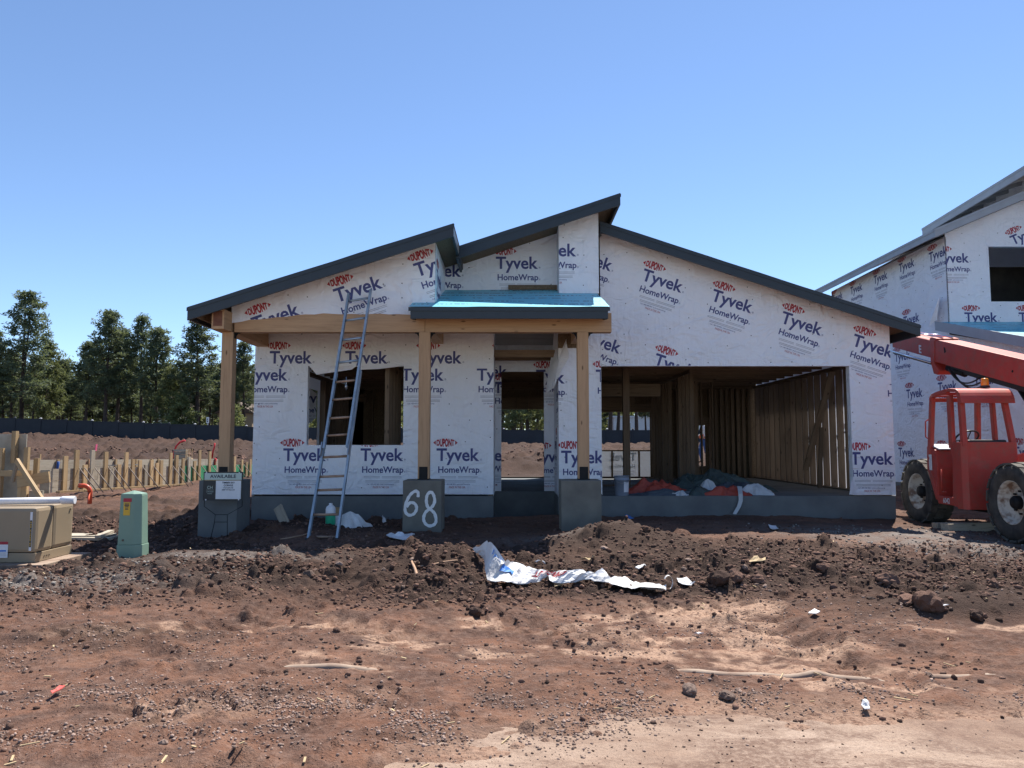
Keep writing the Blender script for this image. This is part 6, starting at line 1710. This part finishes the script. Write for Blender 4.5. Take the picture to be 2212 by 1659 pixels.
# ================================================================== THINGS LYING IN AND BY THE HOUSE
def heap(name, label, cat, cx, cy, z0, rx, ry, h, m, seed, rot=0.0, group=None, n=44, ridge=.6, mats=None):
    """a slumped pile of cloth: closed low dome with folds"""
    o3 = []; fs = []
    nr = 20
    vs = [(cx, cy, z0 + h)]
    ca, sa = math.cos(rot), math.sin(rot)
    for i in range(1, nr + 1):
        q = i / nr
        for j in range(n):
            t = 2 * math.pi * j / n
            rad = q * (1 + .22 * math.sin(3 * t + seed) + .12 * math.sin(7 * t + 2 * seed))
            lx, ly = rx * rad * math.cos(t), ry * rad * math.sin(t)
            fo = float(fbm(np.array([lx * 3 + seed * 7.0]), np.array([ly * 3.0]), 1.0, 3, seed)[0])
            rd = abs(float(fbm(np.array([lx * 5 + ly * 2 + seed * 3.0]), np.array([ly * 4.0]), 1.0, 2, seed + 5)[0]))
            r3 = abs(float(fbm(np.array([lx * 9 - ly * 5 + seed]), np.array([ly * 10.0 + lx * 3]), 1.0, 2, seed + 11)[0]))
            z = h * max(0, (1 - q ** 1.7)) * (1 + 1.8 * fo) + h * ridge * (.25 - rd) * (1 - q ** 6) * 1.3 + .10 * ridge * (.12 - r3) * (1 - q ** 8)
            if i == nr: z = 0
            vs.append((cx + lx * ca - ly * sa, cy + lx * sa + ly * ca, z0 + max(.004, z) if i < nr else z0))
    for j in range(n): fs.append((0, 1 + j, 1 + (j + 1) % n))
    for i in range(nr - 1):
        for j in range(n): fs.append((1 + i * n + j, 1 + (i + 1) * n + j, 1 + (i + 1) * n + (j + 1) % n, 1 + i * n + (j + 1) % n))
    fs.append(tuple(1 + (nr - 1) * n + j for j in range(n))[::-1])
    k = MB().add(vs, fs, 0, False).build(name, m)
    return props(k, label, cat, group)
def fl(px, py): 
    d = _d(px, py); Y = (ZS - HC) / d[2] * d[1]; return d[0] / d[1] * Y, Y
def zs(px, py, Y): return PZ(py, Y)
x, y = fl(1470, 1046); heap('tarp', 'dark green crumpled tarp heaped highest at the back of the garage pile', 'tarp', x + .1, 16.6, ZS, 1.15, .7, .34, M_GREENCL, 3)
x, y = fl(1430, 1062); heap('tarp', 'orange tarp sloping down from the heap toward the grey bucket', 'tarp', (1425 - 1106) / F * 15.5, 15.5, ZS, .72, .34, .23, M_ORANGECL, 5, .1)
heap('tarp', 'slate grey tarp spread flat along the front of the garage slab', 'tarp', (1440 - 1106) / F * 15.1, 15.12, ZS, .85, .2, .10, M_GREYCL, 8)
heap('tarp', 'bluish grey tarp slumped behind the white bags', 'tarp', (1580 - 1106) / F * 16.0, 16.0, ZS, .75, .4, .20, M_GREYCL, 12)
heap('tarp', 'dark green tarp bunched between the orange pieces', 'tarp', (1510 - 1106) / F * 15.15, 15.16, ZS, .38, .2, .15, M_GREENCL, 14)
heap('cloth', 'crumpled orange cloth at the slab edge beside the white bags', 'cloth', (1575 - 1106) / F * 15.05, 15.08, ZS, .46, .19, .15, M_ORANGECL, 17, ridge=1.0)
heap('plastic_bag', 'puffed white plastic bag standing on top of the tarp pile', 'bag', (1523 - 1106) / F * 15.6, 15.6, ZS + .05, .19, .16, .21, M_BAG, 21, ridge=.3)
heap('plastic_bag', 'white ribbed plastic sack lying at the right end of the pile', 'bag', (1632 - 1106) / F * 15.2, 15.22, ZS, .34, .2, .16, M_BAG, 23, ridge=.9)
heap('plastic_bag', 'small grey white plastic scrap bunched at the front of the tarps', 'bag', (1468 - 1106) / F * 14.98, 14.98, ZS, .16, .08, .09, M_BAG, 25, ridge=1.0)
def streamer():
    Yq = YW - .02; pts = [(1598, 1050), (1600, 1066), (1601, 1080), (1597, 1094), (1588, 1110)]; vs = []
    for i, (px, py) in enumerate(pts):
        yy = 15.0 if i == 0 else Yq - .015 * i; a_, b_ = at(px - 5, py, yy), at(px + 5 - i * .6, py + 1, yy - .01); vs += [a_, b_]
    MBs = MB(); k = [v + Vector((0, .012, 0)) for v in vs]; m = len(vs)
    MBs.add(vs + k, [(2 * i, 2 * i + 1, 2 * i + 3, 2 * i + 2) for i in range(4)] + [(m + 2 * i + 2, m + 2 * i + 3, m + 2 * i + 1, m + 2 * i) for i in range(4)])
    props(MBs.build('plastic_strip', M_BAG), 'white plastic strip hanging over the garage slab edge', 'plastic strip')
streamer()
def bucket():
    cx, cy = (1341 - 1106) / F * 15.0, 15.0; h = .385
    B_ = empty('bucket', (cx, cy, ZS), 'grey five gallon bucket with a white label at the garage edge', 'bucket')
    MB().lathe([(.001, 0), (.128, 0), (.132, .01), (.143, h - .09), (.152, h - .088), (.152, h - .07), (.145, h - .068), (.147, h - .012), (.156, h - .01), (.156, h), (.140, h), (.126, .03), (.001, .02)], 28, 'z', (cx, cy, ZS)).build('pail', M_BUCKET, B_)
    lb = MB(); n = 8
    vs = []
    for i in range(n + 1):
        t = R(-100 + 55 * i / n) + R(20)
        for zz, rr in ((.07, .1375), (.27, .1455)): vs.append((cx + rr * math.cos(t), cy + rr * math.sin(t), ZS + zz))
    lb.add(vs, [(2 * i, 2 * i + 2, 2 * i + 3, 2 * i + 1) for i in range(n)]).build('label', M_WHITEPL, B_)
    MB().tube([(cx - .15, cy - .02, ZS + h - .05)] + [(cx + .15 * math.cos(t), cy - .06 - .11 * math.sin(t), ZS + h - .06 - .08 * math.sin(t)) for t in np.linspace(math.pi, 0, 10)], .004, 6).build('handle', M_STEEL, B_)
bucket()
def jug():
    p = gpt(699, 1143); h = .30
    p = Vector((p.x, 12.9, gz(p.x, 12.9)))
    J = empty('fuel_bottle', p, 'small white topped green gas bottle standing behind the ladder', 'bottle')
    c = (p.x, p.y, p.z)
    MB().lathe([(.001, 0), (.075, 0), (.082, .01), (.082, .19)], 20, 'z', c).build('body', M_GREENJUG, J)
    MB().lathe([(.083, .19), (.083, .26), (.07, .30), (.04, .325), (.03, .33), (.03, .36), (.001, .362)], 20, 'z', c).build('neck', M_WHITEPL, J)
jug()
def yellow_block():
    a_ = at(726, 1118, 13.6); z = gz(a_.x, 13.6)
    o = MB().box(a_.x - .09, a_.x + .09, 13.6, 13.64, z - .05, PZ(1096, 13.6)).build('board_offcut', W_FORM[2]); props(o, 'short pale board offcut standing upright behind the ladder', 'lumber')
yellow_block()
def plank_lean():
    a_, b_ = at(625, 1152, 12.9), at(600, 1095, 13.3)
    o = empty('leaning_plank', a_, 'short grey plank leaning in the dirt by the stem wall left of the ladder', 'lumber'); stick('plank', o, a_, b_, .16, .035, W_GREY[2], (0, 1, 0))
plank_lean()
def sheet_scrap(name, label, pts, m, lift=.03, cat='wrap scrap', group=None, th=.006, amp=.03, seed=1):
    """torn sheet lying on the ground: outline in photo points, crumpled grid fan"""
    P = [gpt(px, py) for px, py in pts]
    c = sum(P, Vector()) / len(P); rings = 4; n = len(P); vs = []; fs = []
    vs.append(Vector((c.x, c.y, gz(c.x, c.y) + lift + amp)))
    for i in range(1, rings + 1):
        for j in range(n):
            for e in (0, 1):
                q = P[j].lerp(P[(j + 1) % n], e * .5); p = c.lerp(q, i / rings)
                z = gz(p.x, p.y) + lift + amp * (.6 + 1.2 * float(fbm(np.array([p.x * 6.0]), np.array([p.y * 6.0]), 1.0, 2, seed)[0]))
                vs.append(Vector((p.x, p.y, z)))
    m2 = 2 * n
    for j in range(m2): fs.append((0, 1 + j, 1 + (j + 1) % m2))
    for i in range(rings - 1):
        for j in range(m2): fs.append((1 + i * m2 + j, 1 + (i + 1) * m2 + j, 1 + (i + 1) * m2 + (j + 1) % m2, 1 + i * m2 + (j + 1) % m2))
    k = len(vs); low = [v - Vector((0, 0, th)) for v in vs]
    mb = MB().add(vs + low, fs + [tuple(k + i for i in f)[::-1] for f in fs] + [(1 + (rings - 1) * m2 + j, k + 1 + (rings - 1) * m2 + j, k + 1 + (rings - 1) * m2 + (j + 1) % m2, 1 + (rings - 1) * m2 + (j + 1) % m2) for j in range(m2)])
    return props(mb.build(name, m), label, cat, group)
sheet_scrap('wrap_scrap', 'ragged white wrap scrap lying in the shade below the 68 pedestal', [(834, 1163), (855, 1160), (880, 1161), (896, 1160), (893, 1168), (872, 1172), (850, 1170)], M_WHITECL, amp=.02)
heap('wrap_scrap', 'crumpled white wrap bunched against the wall behind the ladder', 'wrap scrap', PX(748, 1130, 13.1), 13.1, gz(PX(748, 1130, 13.1), 13.1) - .03, .38, .2, .20, M_WHITECL, 31, ridge=.8)
sheet_scrap('wrap_scrap', 'small white wrap scrap in the shade left of the 68 pedestal', [(815, 1128), (826, 1130), (834, 1136), (828, 1136)], M_WHITECL, seed=3)
sheet_scrap('wrap_scrap', 'flat white wrap piece lying just past the end of the long sheet', [(1462, 1264), (1476, 1259), (1490, 1264), (1502, 1270), (1484, 1272), (1466, 1271)], M_WHITECL, seed=4, amp=.02)
heap('wrap_scrap', 'crumpled pale ball of wrap behind the long white sheet', 'wrap scrap', gpt(1164, 1222).x, gpt(1164, 1222).y, gpt(1164, 1222).z - .01, .09, .05, .06, M_WHITECL, 33, ridge=.9)
sheet_scrap('wrap_scrap', 'small white scrap folded among clods right of the sheet', [(1372, 1240), (1380, 1236), (1392, 1228), (1396, 1232), (1388, 1242)], M_WHITECL, seed=6, amp=.04)
sheet_scrap('wrap_scrap', 'white scrap in the large clod hollow at the right', [(2022, 1326), (2036, 1322), (2052, 1320), (2050, 1324), (2030, 1330)], M_WHITECL, seed=7)
sheet_scrap('wrap_scrap', 'pale film scrap on the dirt in front of the right clods', [(1746, 1332), (1760, 1328), (1772, 1332), (1764, 1338), (1752, 1337)], M_WHITECL, seed=8, amp=.015)
sheet_scrap('paper_scrap', 'tiny white paper scrap near the street edge at the right', [(1861, 1540), (1868, 1536), (1878, 1541), (1880, 1546), (1868, 1546)], M_WHITECL, seed=9, amp=.01, cat='litter')
sheet_scrap('paper_scrap', 'tiny white paper scrap left of the kerb line at right', [(1500, 1378), (1510, 1374), (1520, 1379), (1508, 1384)], M_WHITECL, seed=10, amp=.01, cat='litter')
sheet_scrap('flagging_scrap', 'torn coral pink plastic scrap on the dirt at lower left', [(108, 1512), (118, 1504), (128, 1497), (140, 1502), (132, 1507), (120, 1510), (112, 1514)], M_CORAL, seed=11, amp=.02, cat='litter')
sheet_scrap('paper_scrap', 'pale blue scrap on the shaded mound by the garage slab', [(1350, 1117), (1362, 1119), (1370, 1124), (1360, 1125)], M_SHEETBLUE, seed=12, amp=.01, cat='litter')
sheet_scrap('paper_scrap', 'white scrap in the shade before the garage at right', [(1660, 1143), (1676, 1141), (1682, 1147), (1668, 1149)], M_WHITECL, seed=13, amp=.01, cat='litter')
sheet_scrap('board_chip', 'pale yellow board offcut lying on the dirt right of the sheet', [(1618, 1223), (1640, 1217), (1654, 1213), (1654, 1218), (1634, 1226), (1620, 1227)], M_STRAW, seed=14, amp=.03, cat='lumber')
sheet_scrap('board_chip', 'thin yellow splinter lying behind the long white sheet', [(1252, 1215), (1275, 1217), (1286, 1221), (1284, 1225), (1264, 1221)], M_STRAW, seed=15, amp=.02, cat='lumber')
sheet_scrap('board_chip', 'pale yellow splinter in front of the long white sheet', [(1196, 1271), (1222, 1269), (1224, 1273), (1198, 1276)], M_STRAW, seed=16, amp=.015, cat='lumber')

# the long torn sheet of house wrap on the dirt
def long_sheet():
    top = [(1019, 1191), (1052, 1172), (1066, 1178), (1094, 1212), (1112, 1219), (1132, 1224), (1160, 1232), (1184, 1238), (1203, 1240), (1225, 1233), (1260, 1236), (1285, 1243), (1300, 1233), (1318, 1250), (1350, 1252), (1372, 1262), (1410, 1266), (1440, 1268)]
    bot = [(1047, 1212), (1046, 1226), (1047, 1240), (1058, 1256), (1082, 1262), (1110, 1263), (1140, 1262), (1165, 1256), (1185, 1252), (1195, 1262), (1225, 1263), (1250, 1260), (1275, 1256), (1305, 1263), (1340, 1270), (1370, 1274), (1410, 1277), (1438, 1278)]
    lift = [.34, .46, .40, .26, .20, .18, .15, .13, .12, .18, .15, .13, .20, .10, .08, .06, .05, .05]
    n = len(top); nt = 10; sub = 4
    def node(lst, s):
        i = min(int(s), n - 2); f = s - i; return (lst[i][0] * (1 - f) + lst[i + 1][0] * f, lst[i][1] * (1 - f) + lst[i + 1][1] * f)
    cache = {}
    def bases(s):
        if s in cache: return cache[s]
        i = min(int(s), n - 2); f = s - i; lf = lift[i] * (1 - f) + lift[i + 1] * f
        pb = node(bot, s); pt = node(top, s)
        B0 = gpt(pb[0], pb[1], .06)
        d = Vector(_d(pt[0], pt[1])); d /= d.y
        # the far edge stands `lf` above the soil: march to where the sight line is that high
        T0 = gpt(pt[0], pt[1], lf)
        if T0.y < B0.y + .05: T0 = Vector((d.x * (B0.y + .1), B0.y + .1, HC + d.z * (B0.y + .1)))
        cache[s] = (B0, T0); return cache[s]
    def surf(s, t):
        B0, T0 = bases(round(s * sub) / sub) if abs(s * sub - round(s * sub)) < 1e-6 else (None, None)
        if B0 is None:
            a_ = math.floor(s * sub) / sub; f = (s - a_) * sub; Ba, Ta = bases(a_); Bb, Tb = bases(min(a_ + 1 / sub, n - 1)); B0 = Ba.lerp(Bb, f); T0 = Ta.lerp(Tb, f)
        p = B0.lerp(T0, t)
        cr = float(fbm(np.array([s * .9 + 3]), np.array([t * 2.2]), 1.0, 3, 51)[0]); cr2 = abs(float(fbm(np.array([s * 1.6 + t]), np.array([t * 1.5 - s * .7]), 1.0, 2, 52)[0]))
        wv = math.sin(math.pi * min(max(t, 0), 1)) 
        p = p + Vector((.05 * cr, 0, .09 * cr * (.3 + wv) + .08 * (.14 - cr2) + .02))
        p.z = max(p.z, gz(p.x, p.y) + .012); return p
    ns = (n - 1) * sub; vs = []; fs = []
    for i in range(ns + 1):
        for j in range(nt + 1): vs.append(surf(i / sub, j / nt))
    for i in range(ns):
        for j in range(nt): k = i * (nt + 1) + j; fs.append((k, k + nt + 1, k + nt + 2, k + 1))
    k = len(vs); low = [v - Vector((0, -.002, .006)) for v in vs]
    o = MB().add(vs + low, fs + [tuple(k + q for q in f)[::-1] for f in fs], 0, False).build('wrap_sheet', M_WHITECL)
    props(o, 'long torn white house wrap sheet crumpled across the sunlit dirt', 'wrap sheet')
    # its printing
    def T(u, v, off):
        p = surf(min(max(u, 0), n - 1.01), v); return p + Vector((0, -.010, .012))
    parts = []
    t = text_tris('Tyvek', .9, .18, .02); t += (2.05, .62); parts.append((t, 0))
    t = text_tris('DUPONT', 3.2, .30, .03); t[..., 0] = 3.2 - t[..., 0]; t[..., 1] = .30 - t[..., 1]; t += (6.0, .50); parts.append((t, 1))
    put_text(parts, None, T, 'printed_logo', [M_SHEETBLUE, M_RED], o)
    mb = MB(); q = []
    for i in range(7):
        for j in range(5): q.append(T(3.3 + 1.2 * i / 6, .34 + .26 * j / 4, .01))
    mb.add(q, [(i * 5 + j, (i + 1) * 5 + j, (i + 1) * 5 + j + 1, i * 5 + j + 1) for i in range(6) for j in range(4)]); mb.build('printed_panel', M_SHEETBLUE, o)
    # curl at the far end
    e = gpt(1446, 1276); mb = MB(); vs = []
    for t in np.linspace(0, 4.2, 14):
        for w in (0, 1): vs.append((e.x + .045 * math.sin(t) - .01, e.y - .03 + .05 * w, e.z + .02 + .07 - .07 * math.cos(t)))
    mb.add(vs, [(2 * i, 2 * i + 1, 2 * i + 3, 2 * i + 2) for i in range(13)], 0, True).build('curled_end', M_WHITECL, o)
long_sheet()

# twisted root / rope with a dark clod, at the foot of the left mound
def rope():
    pts = [(1000, 1214), (985, 1213), (960, 1216), (935, 1222), (905, 1226), (892, 1224)]
    o = empty('rope', gpt(892, 1226), 'frayed tan rope trailing over the dirt mound with a knotted end', 'rope')
    P = [gpt(*p, .012) + Vector((0, 0, .012)) for p in pts]
    MB().tube(P, .011, 6).build('strand', M_ROPE, o)
    P = [gpt(890, 1224) + Vector((0, -.02, .06)), gpt(896, 1240) + Vector((0, 0, .06)), gpt(903, 1256) + Vector((0, 0, .03)), gpt(912, 1270) + Vector((0, 0, .01))]
    MB().tube(P, [.014, .016, .018, .016], 7).build('strand', M_ROPE, o)
    P = [gpt(893, 1224, .02) + Vector((0, 0, .05)), gpt(908, 1226) + Vector((0, 0, .05)), gpt(920, 1222) + Vector((0, 0, .05)), gpt(906, 1220) + Vector((0, 0, .06))]
    MB().tube(P, .013, 6).build('strand', M_ROPE, o)
rope()
def hose_line():
    pts = [(606, 1167), (630, 1163), (655, 1158), (672, 1152), (690, 1149)]
    o = MB().tube([gpt(*p) + Vector((0, 0, .014)) for p in pts], .011, 6).build('rope', M_ROPE); props(o, 'thin tan cord lying on the shaded dirt left of the ladder foot', 'rope')
hose_line()

# larger dirt clods and stones, each an object of its own
BT = []
def clod_mesh(seed, m_):
    g = random.Random(seed); bm = bmesh.new(); bmesh.ops.create_icosphere(bm, subdivisions=3, radius=1.0)
    pl = []
    for k in range(9):
        n_ = Vector((g.gauss(0, 1), g.gauss(0, 1), g.gauss(0, 1))).normalized(); pl.append((n_, g.uniform(.62, .95)))
    sx, sy, sz = g.uniform(.9, 1.25), g.uniform(.75, 1.05), g.uniform(.55, .85)
    P = np.array([v.co[:] for v in bm.verts])
    nz = fbm(P[:, 0] * 1.7 + seed + P[:, 2], P[:, 1] * 1.7 - P[:, 2] * 1.3, .55, 3, seed)
    bl = np.abs(fbm(P[:, 0] * 2 + P[:, 2] * 1.4 + seed * 3, P[:, 1] * 2 + P[:, 2], .45, 3, seed + 9))
    for i, v in enumerate(bm.verts):
        p = v.co.copy()
        for n_, d in pl:
            e = p.dot(n_) - d
            if e > 0: p -= n_ * e * .92
        p *= 1 + .38 * nz[i] - .45 * bl[i] + .06 * (g.random() - .5)
        v.co = Vector((p.x * sx, p.y * sy, p.z * sz))
    me = bpy.data.meshes.new('dirt_clod'); bm.to_mesh(me); bm.free(); me.materials.append(m_); return me
for k in range(8):
    for m_ in (M_CLOD, M_STONE): BT.append((m_, clod_mesh(300 + k, m_)))
def clod(px, py, wpx, label=None, group=None, stone=False, hs=1.0, name='dirt_clod'):
    p = gpt(px, py); s = wpx / F * p.y / 2
    me = rnd.choice([b for m_, b in BT if (m_ is M_STONE) == stone])
    p.z = gz(p.x, p.y); o = link('rock' if stone else name, me, None, p + Vector((0, s * .2, s * .22 * hs))); o.scale = (s, s * rnd.uniform(.8, 1.1), s * hs * rnd.uniform(.85, 1.15)); o.rotation_euler = (rnd.uniform(-.3, .3), rnd.uniform(-.3, .3), rnd.uniform(0, 6.28))
    return props(o, label, 'rock' if stone else 'dirt clod', group)
clod(2012, 1318, 78, 'largest dark dirt block in the hollow at right before the machine', 'large clods', hs=1.0)
clod(1553, 1268, 62, 'big round dark clod right of the end of the white sheet', 'large clods', hs=1.1)
clod(1588, 1262, 46, 'jagged dark clod against the big round one right of the sheet', 'large clods')
clod(1640, 1258, 34, 'dark clod just right of the yellow board offcut', 'large clods')
clod(1780, 1243, 34, 'dark clod on the dirt in the right middle ground', 'large clods')
clod(1918, 1262, 40, 'upright slabby clod at the left of the right hand hollow', 'large clods', hs=1.4)
clod(1934, 1272, 26, 'round lump below the slabby clod at right', 'large clods')
clod(1977, 1258, 32, 'dark blocky clod above the largest block', 'large clods')
clod(1960, 1302, 46, 'flat dark clod left of the largest block', 'large clods', hs=.7)
clod(2112, 1342, 46, 'dark clod right of the largest block near a red scrap', 'large clods')
clod(2150, 1268, 34, 'dark clod at the right margin of the hollow', 'large clods')
clod(1992, 1238, 30, 'small clod in the sun before the machine shadow', 'large clods')
clod(1390, 1235, 22, 'round dark clod beside the folded white scrap', 'large clods')
clod(1025, 1330, 40, 'dark clod at the tail of the left mound', 'large clods')
clod(932, 1244, 30, 'round clod behind the rope', 'large clods'); clod(965, 1248, 26, 'clod right of the rope', 'large clods')
clod(1000, 1302, 30, 'pointed dark lump below the left mound', 'large clods')
clod(726, 1368, 20, 'lone dark round stone on the smooth dirt, left centre', 'large clods')
clod(668, 1250, 28, 'pale faced block in the rubble left of the rope', 'large stones', True); clod(700, 1243, 34, 'dark block in the rubble beside the pale faced one', 'large clods')
clod(1492, 1500, 50, 'large rounded stone below the kerb line, right of centre', 'large stones', True, .9)
clod(1572, 1512, 40, 'second rounded stone below the kerb line, right of centre', 'large stones', True, 1.0)
clod(352, 1610, 26, 'flat reddish stone at the bottom left edge', 'large stones', True, .6)
clod(2010, 1470, 30, 'flat stone beside the right end of the kerb', 'large stones', True, .7)
clod(1845, 1105, 34, 'dark stone on the shaded ground below the right garage pier', 'large clods')
clod(1395, 1150, 26, 'lump on the sunlit mound before the garage', 'large clods')
clod(8, 1592 - 90, 16, 'pale stone at the left edge of the photo', 'large stones', True)
zone = [(1550, 1265, 120, 34, 40), (2010, 1300, 170, 45, 75), (930, 1245, 120, 45, 36), (690, 1240, 90, 22, 26), (1030, 1310, 70, 30, 16), (1400, 1190, 160, 40, 26), (1290, 1500, 220, 40, 12), (560, 1180, 200, 14, 10), (1750, 1240, 200, 40, 24), (1500, 1330, 300, 50, 8), (600, 1470, 280, 50, 6)]
for cx, cy, rx_, ry_, n in zone:
    for k in range(n):
        px, py = rnd.gauss(cx, rx_ * .5), rnd.gauss(cy, ry_ * .5)
        if py < 1135 or py > 1600 or px > 2230: continue
        st = rnd.random() < (.6 if cy > 1400 else .15)
        clod(px, py, rnd.choice([8, 9, 10, 12, 14, 18]), 'small weathered stone half sunk in the trampled dirt' if st else 'small dark clod of broken soil on the trampled dirt', 'small stones in the dirt' if st else 'small clods in the dirt', st, rnd.uniform(.6, 1.1))

# ================================================================== THE WORKER SEEN THROUGH THE GAP
def person():
    Y = 30.0; f = at(1521, 1001, Y); zf = f.z; sc = 1.0
    gm_ = gz(f.x, Y)
    Pn = empty('person', (f.x, Y, zf), 'worker in white shirt, orange waist belt and blue jeans glimpsed through the rear wall gap', 'person')
    def grow(name, verts, edges, rads, m, sub=2, mats=None, root=0):
        me = bpy.data.meshes.new(name); me.from_pydata(verts, edges, []); o = bpy.data.objects.new(name, me); COL.objects.link(o)
        sk = o.modifiers.new('s', 'SKIN'); o.modifiers.new('u', 'SUBSURF').levels = sub
        for i, r_ in enumerate(rads): me.skin_vertices[0].data[i].radius = (r_, r_); me.skin_vertices[0].data[i].use_root = (i == root)
        dg = bpy.context.evaluated_depsgraph_get(); m2 = bpy.data.meshes.new_from_object(o.evaluated_get(dg)); bpy.data.objects.remove(o); bpy.data.meshes.remove(me)
        m2.name = name
        return m2
    # facing left (-X), walking: joints relative to the feet
    V = [(0, 0, .96), (-.02, 0, 1.12), (-.04, 0, 1.32), (-.06, 0, 1.48), (-.09, 0, 1.58), (-.10, 0, 1.70),            # 0-5 pelvis..head
         (.0, .10, .92), (-.14, .10, .52), (-.06, .10, .10), (-.20, .10, .05),                                        # 6-9 right leg, stepping
         (.02, -.10, .92), (.05, -.10, .50), (.20, -.10, .12), (.09, -.10, .05),                                      # 10-13 left leg
         (-.05, .19, 1.42), (-.02, .25, 1.16), (-.20, .24, 1.00), (-.27, .23, .97),                                   # 14-17 right arm
         (-.05, -.19, 1.42), (.06, -.26, 1.17), (-.10, -.27, .98), (-.17, -.27, .95)]
    E = [(0, 1), (1, 2), (2, 3), (3, 4), (4, 5), (0, 6), (6, 7), (7, 8), (8, 9), (0, 10), (10, 11), (11, 12), (12, 13), (3, 14), (14, 15), (15, 16), (16, 17), (3, 18), (18, 19), (19, 20), (20, 21)]
    rad = [.13, .125, .15, .11, .06, .10, .10, .072, .05, .045, .10, .072, .05, .045, .06, .05, .04, .035, .06, .05, .04, .035]
    me = grow('body', V, E, rad, None)
    for m in (M_SHIRT, M_JEANS, M_SKIN, M_BOOT): me.materials.append(m)
    for p in me.polygons:
        c = p.center; p.use_smooth = True
        p.material_index = 3 if c.z < .14 else 1 if (c.z < .98 and abs(c.y) < .19 and not (c.x < -.17 and c.z > .6)) else 2 if (c.z > 1.53 or (c.z < 1.08 and abs(c.y) > .19)) else 0
    link('body', me, Pn)
    belt = MB(); n = 16; vs = []
    for z, rx_, ry_, ox in ((.98, .15, .19, -.01), (1.02, .158, .20, -.01), (1.10, .152, .195, -.02), (1.13, .14, .185, -.02)):
        for j in range(n): t = 2 * math.pi * j / n; vs.append((ox + rx_ * math.cos(t), ry_ * math.sin(t), z))
    belt.add(vs, [(i * n + j, i * n + (j + 1) % n, (i + 1) * n + (j + 1) % n, (i + 1) * n + j) for i in range(3) for j in range(n)], 0, True)
    belt.build('tool_belt', M_VEST, Pn, world=False)
    st_ = MB(); st_.tube([(-.14, -.10, 1.10), (-.18, -.11, 1.28), (-.13, -.10, 1.45), (-.02, -.10, 1.49), (.06, -.10, 1.40), (.09, -.09, 1.12)], .022, 6); st_.build('strap', M_BLACK, Pn, world=False)
    hat = MB().lathe([(.001, 1.83), (.06, 1.82), (.115, 1.775), (.125, 1.72), (.15, 1.715), (.15, 1.705), (.12, 1.705)], 18, 'z', (-.10, 0, 0)); hat.build('hard_hat', M_WHITEPL, Pn, world=False)
    hr = MB()
    for s in (-1, 1): hr.lathe([(.001, -.015), (.02, -.008), (.022, .0), (.001, .012)], 8, 'x', (-.11, s * .10, 1.69))
    hr.build('ears', M_SKIN, Pn, world=False)
    MB().add([(-.205, -.018, 1.66), (-.205, .018, 1.66), (-.235, 0, 1.655), (-.195, 0, 1.71)], [(0, 1, 2), (0, 2, 3), (1, 3, 2), (0, 3, 1)]).build('nose', M_SKIN, Pn, world=False)
person()
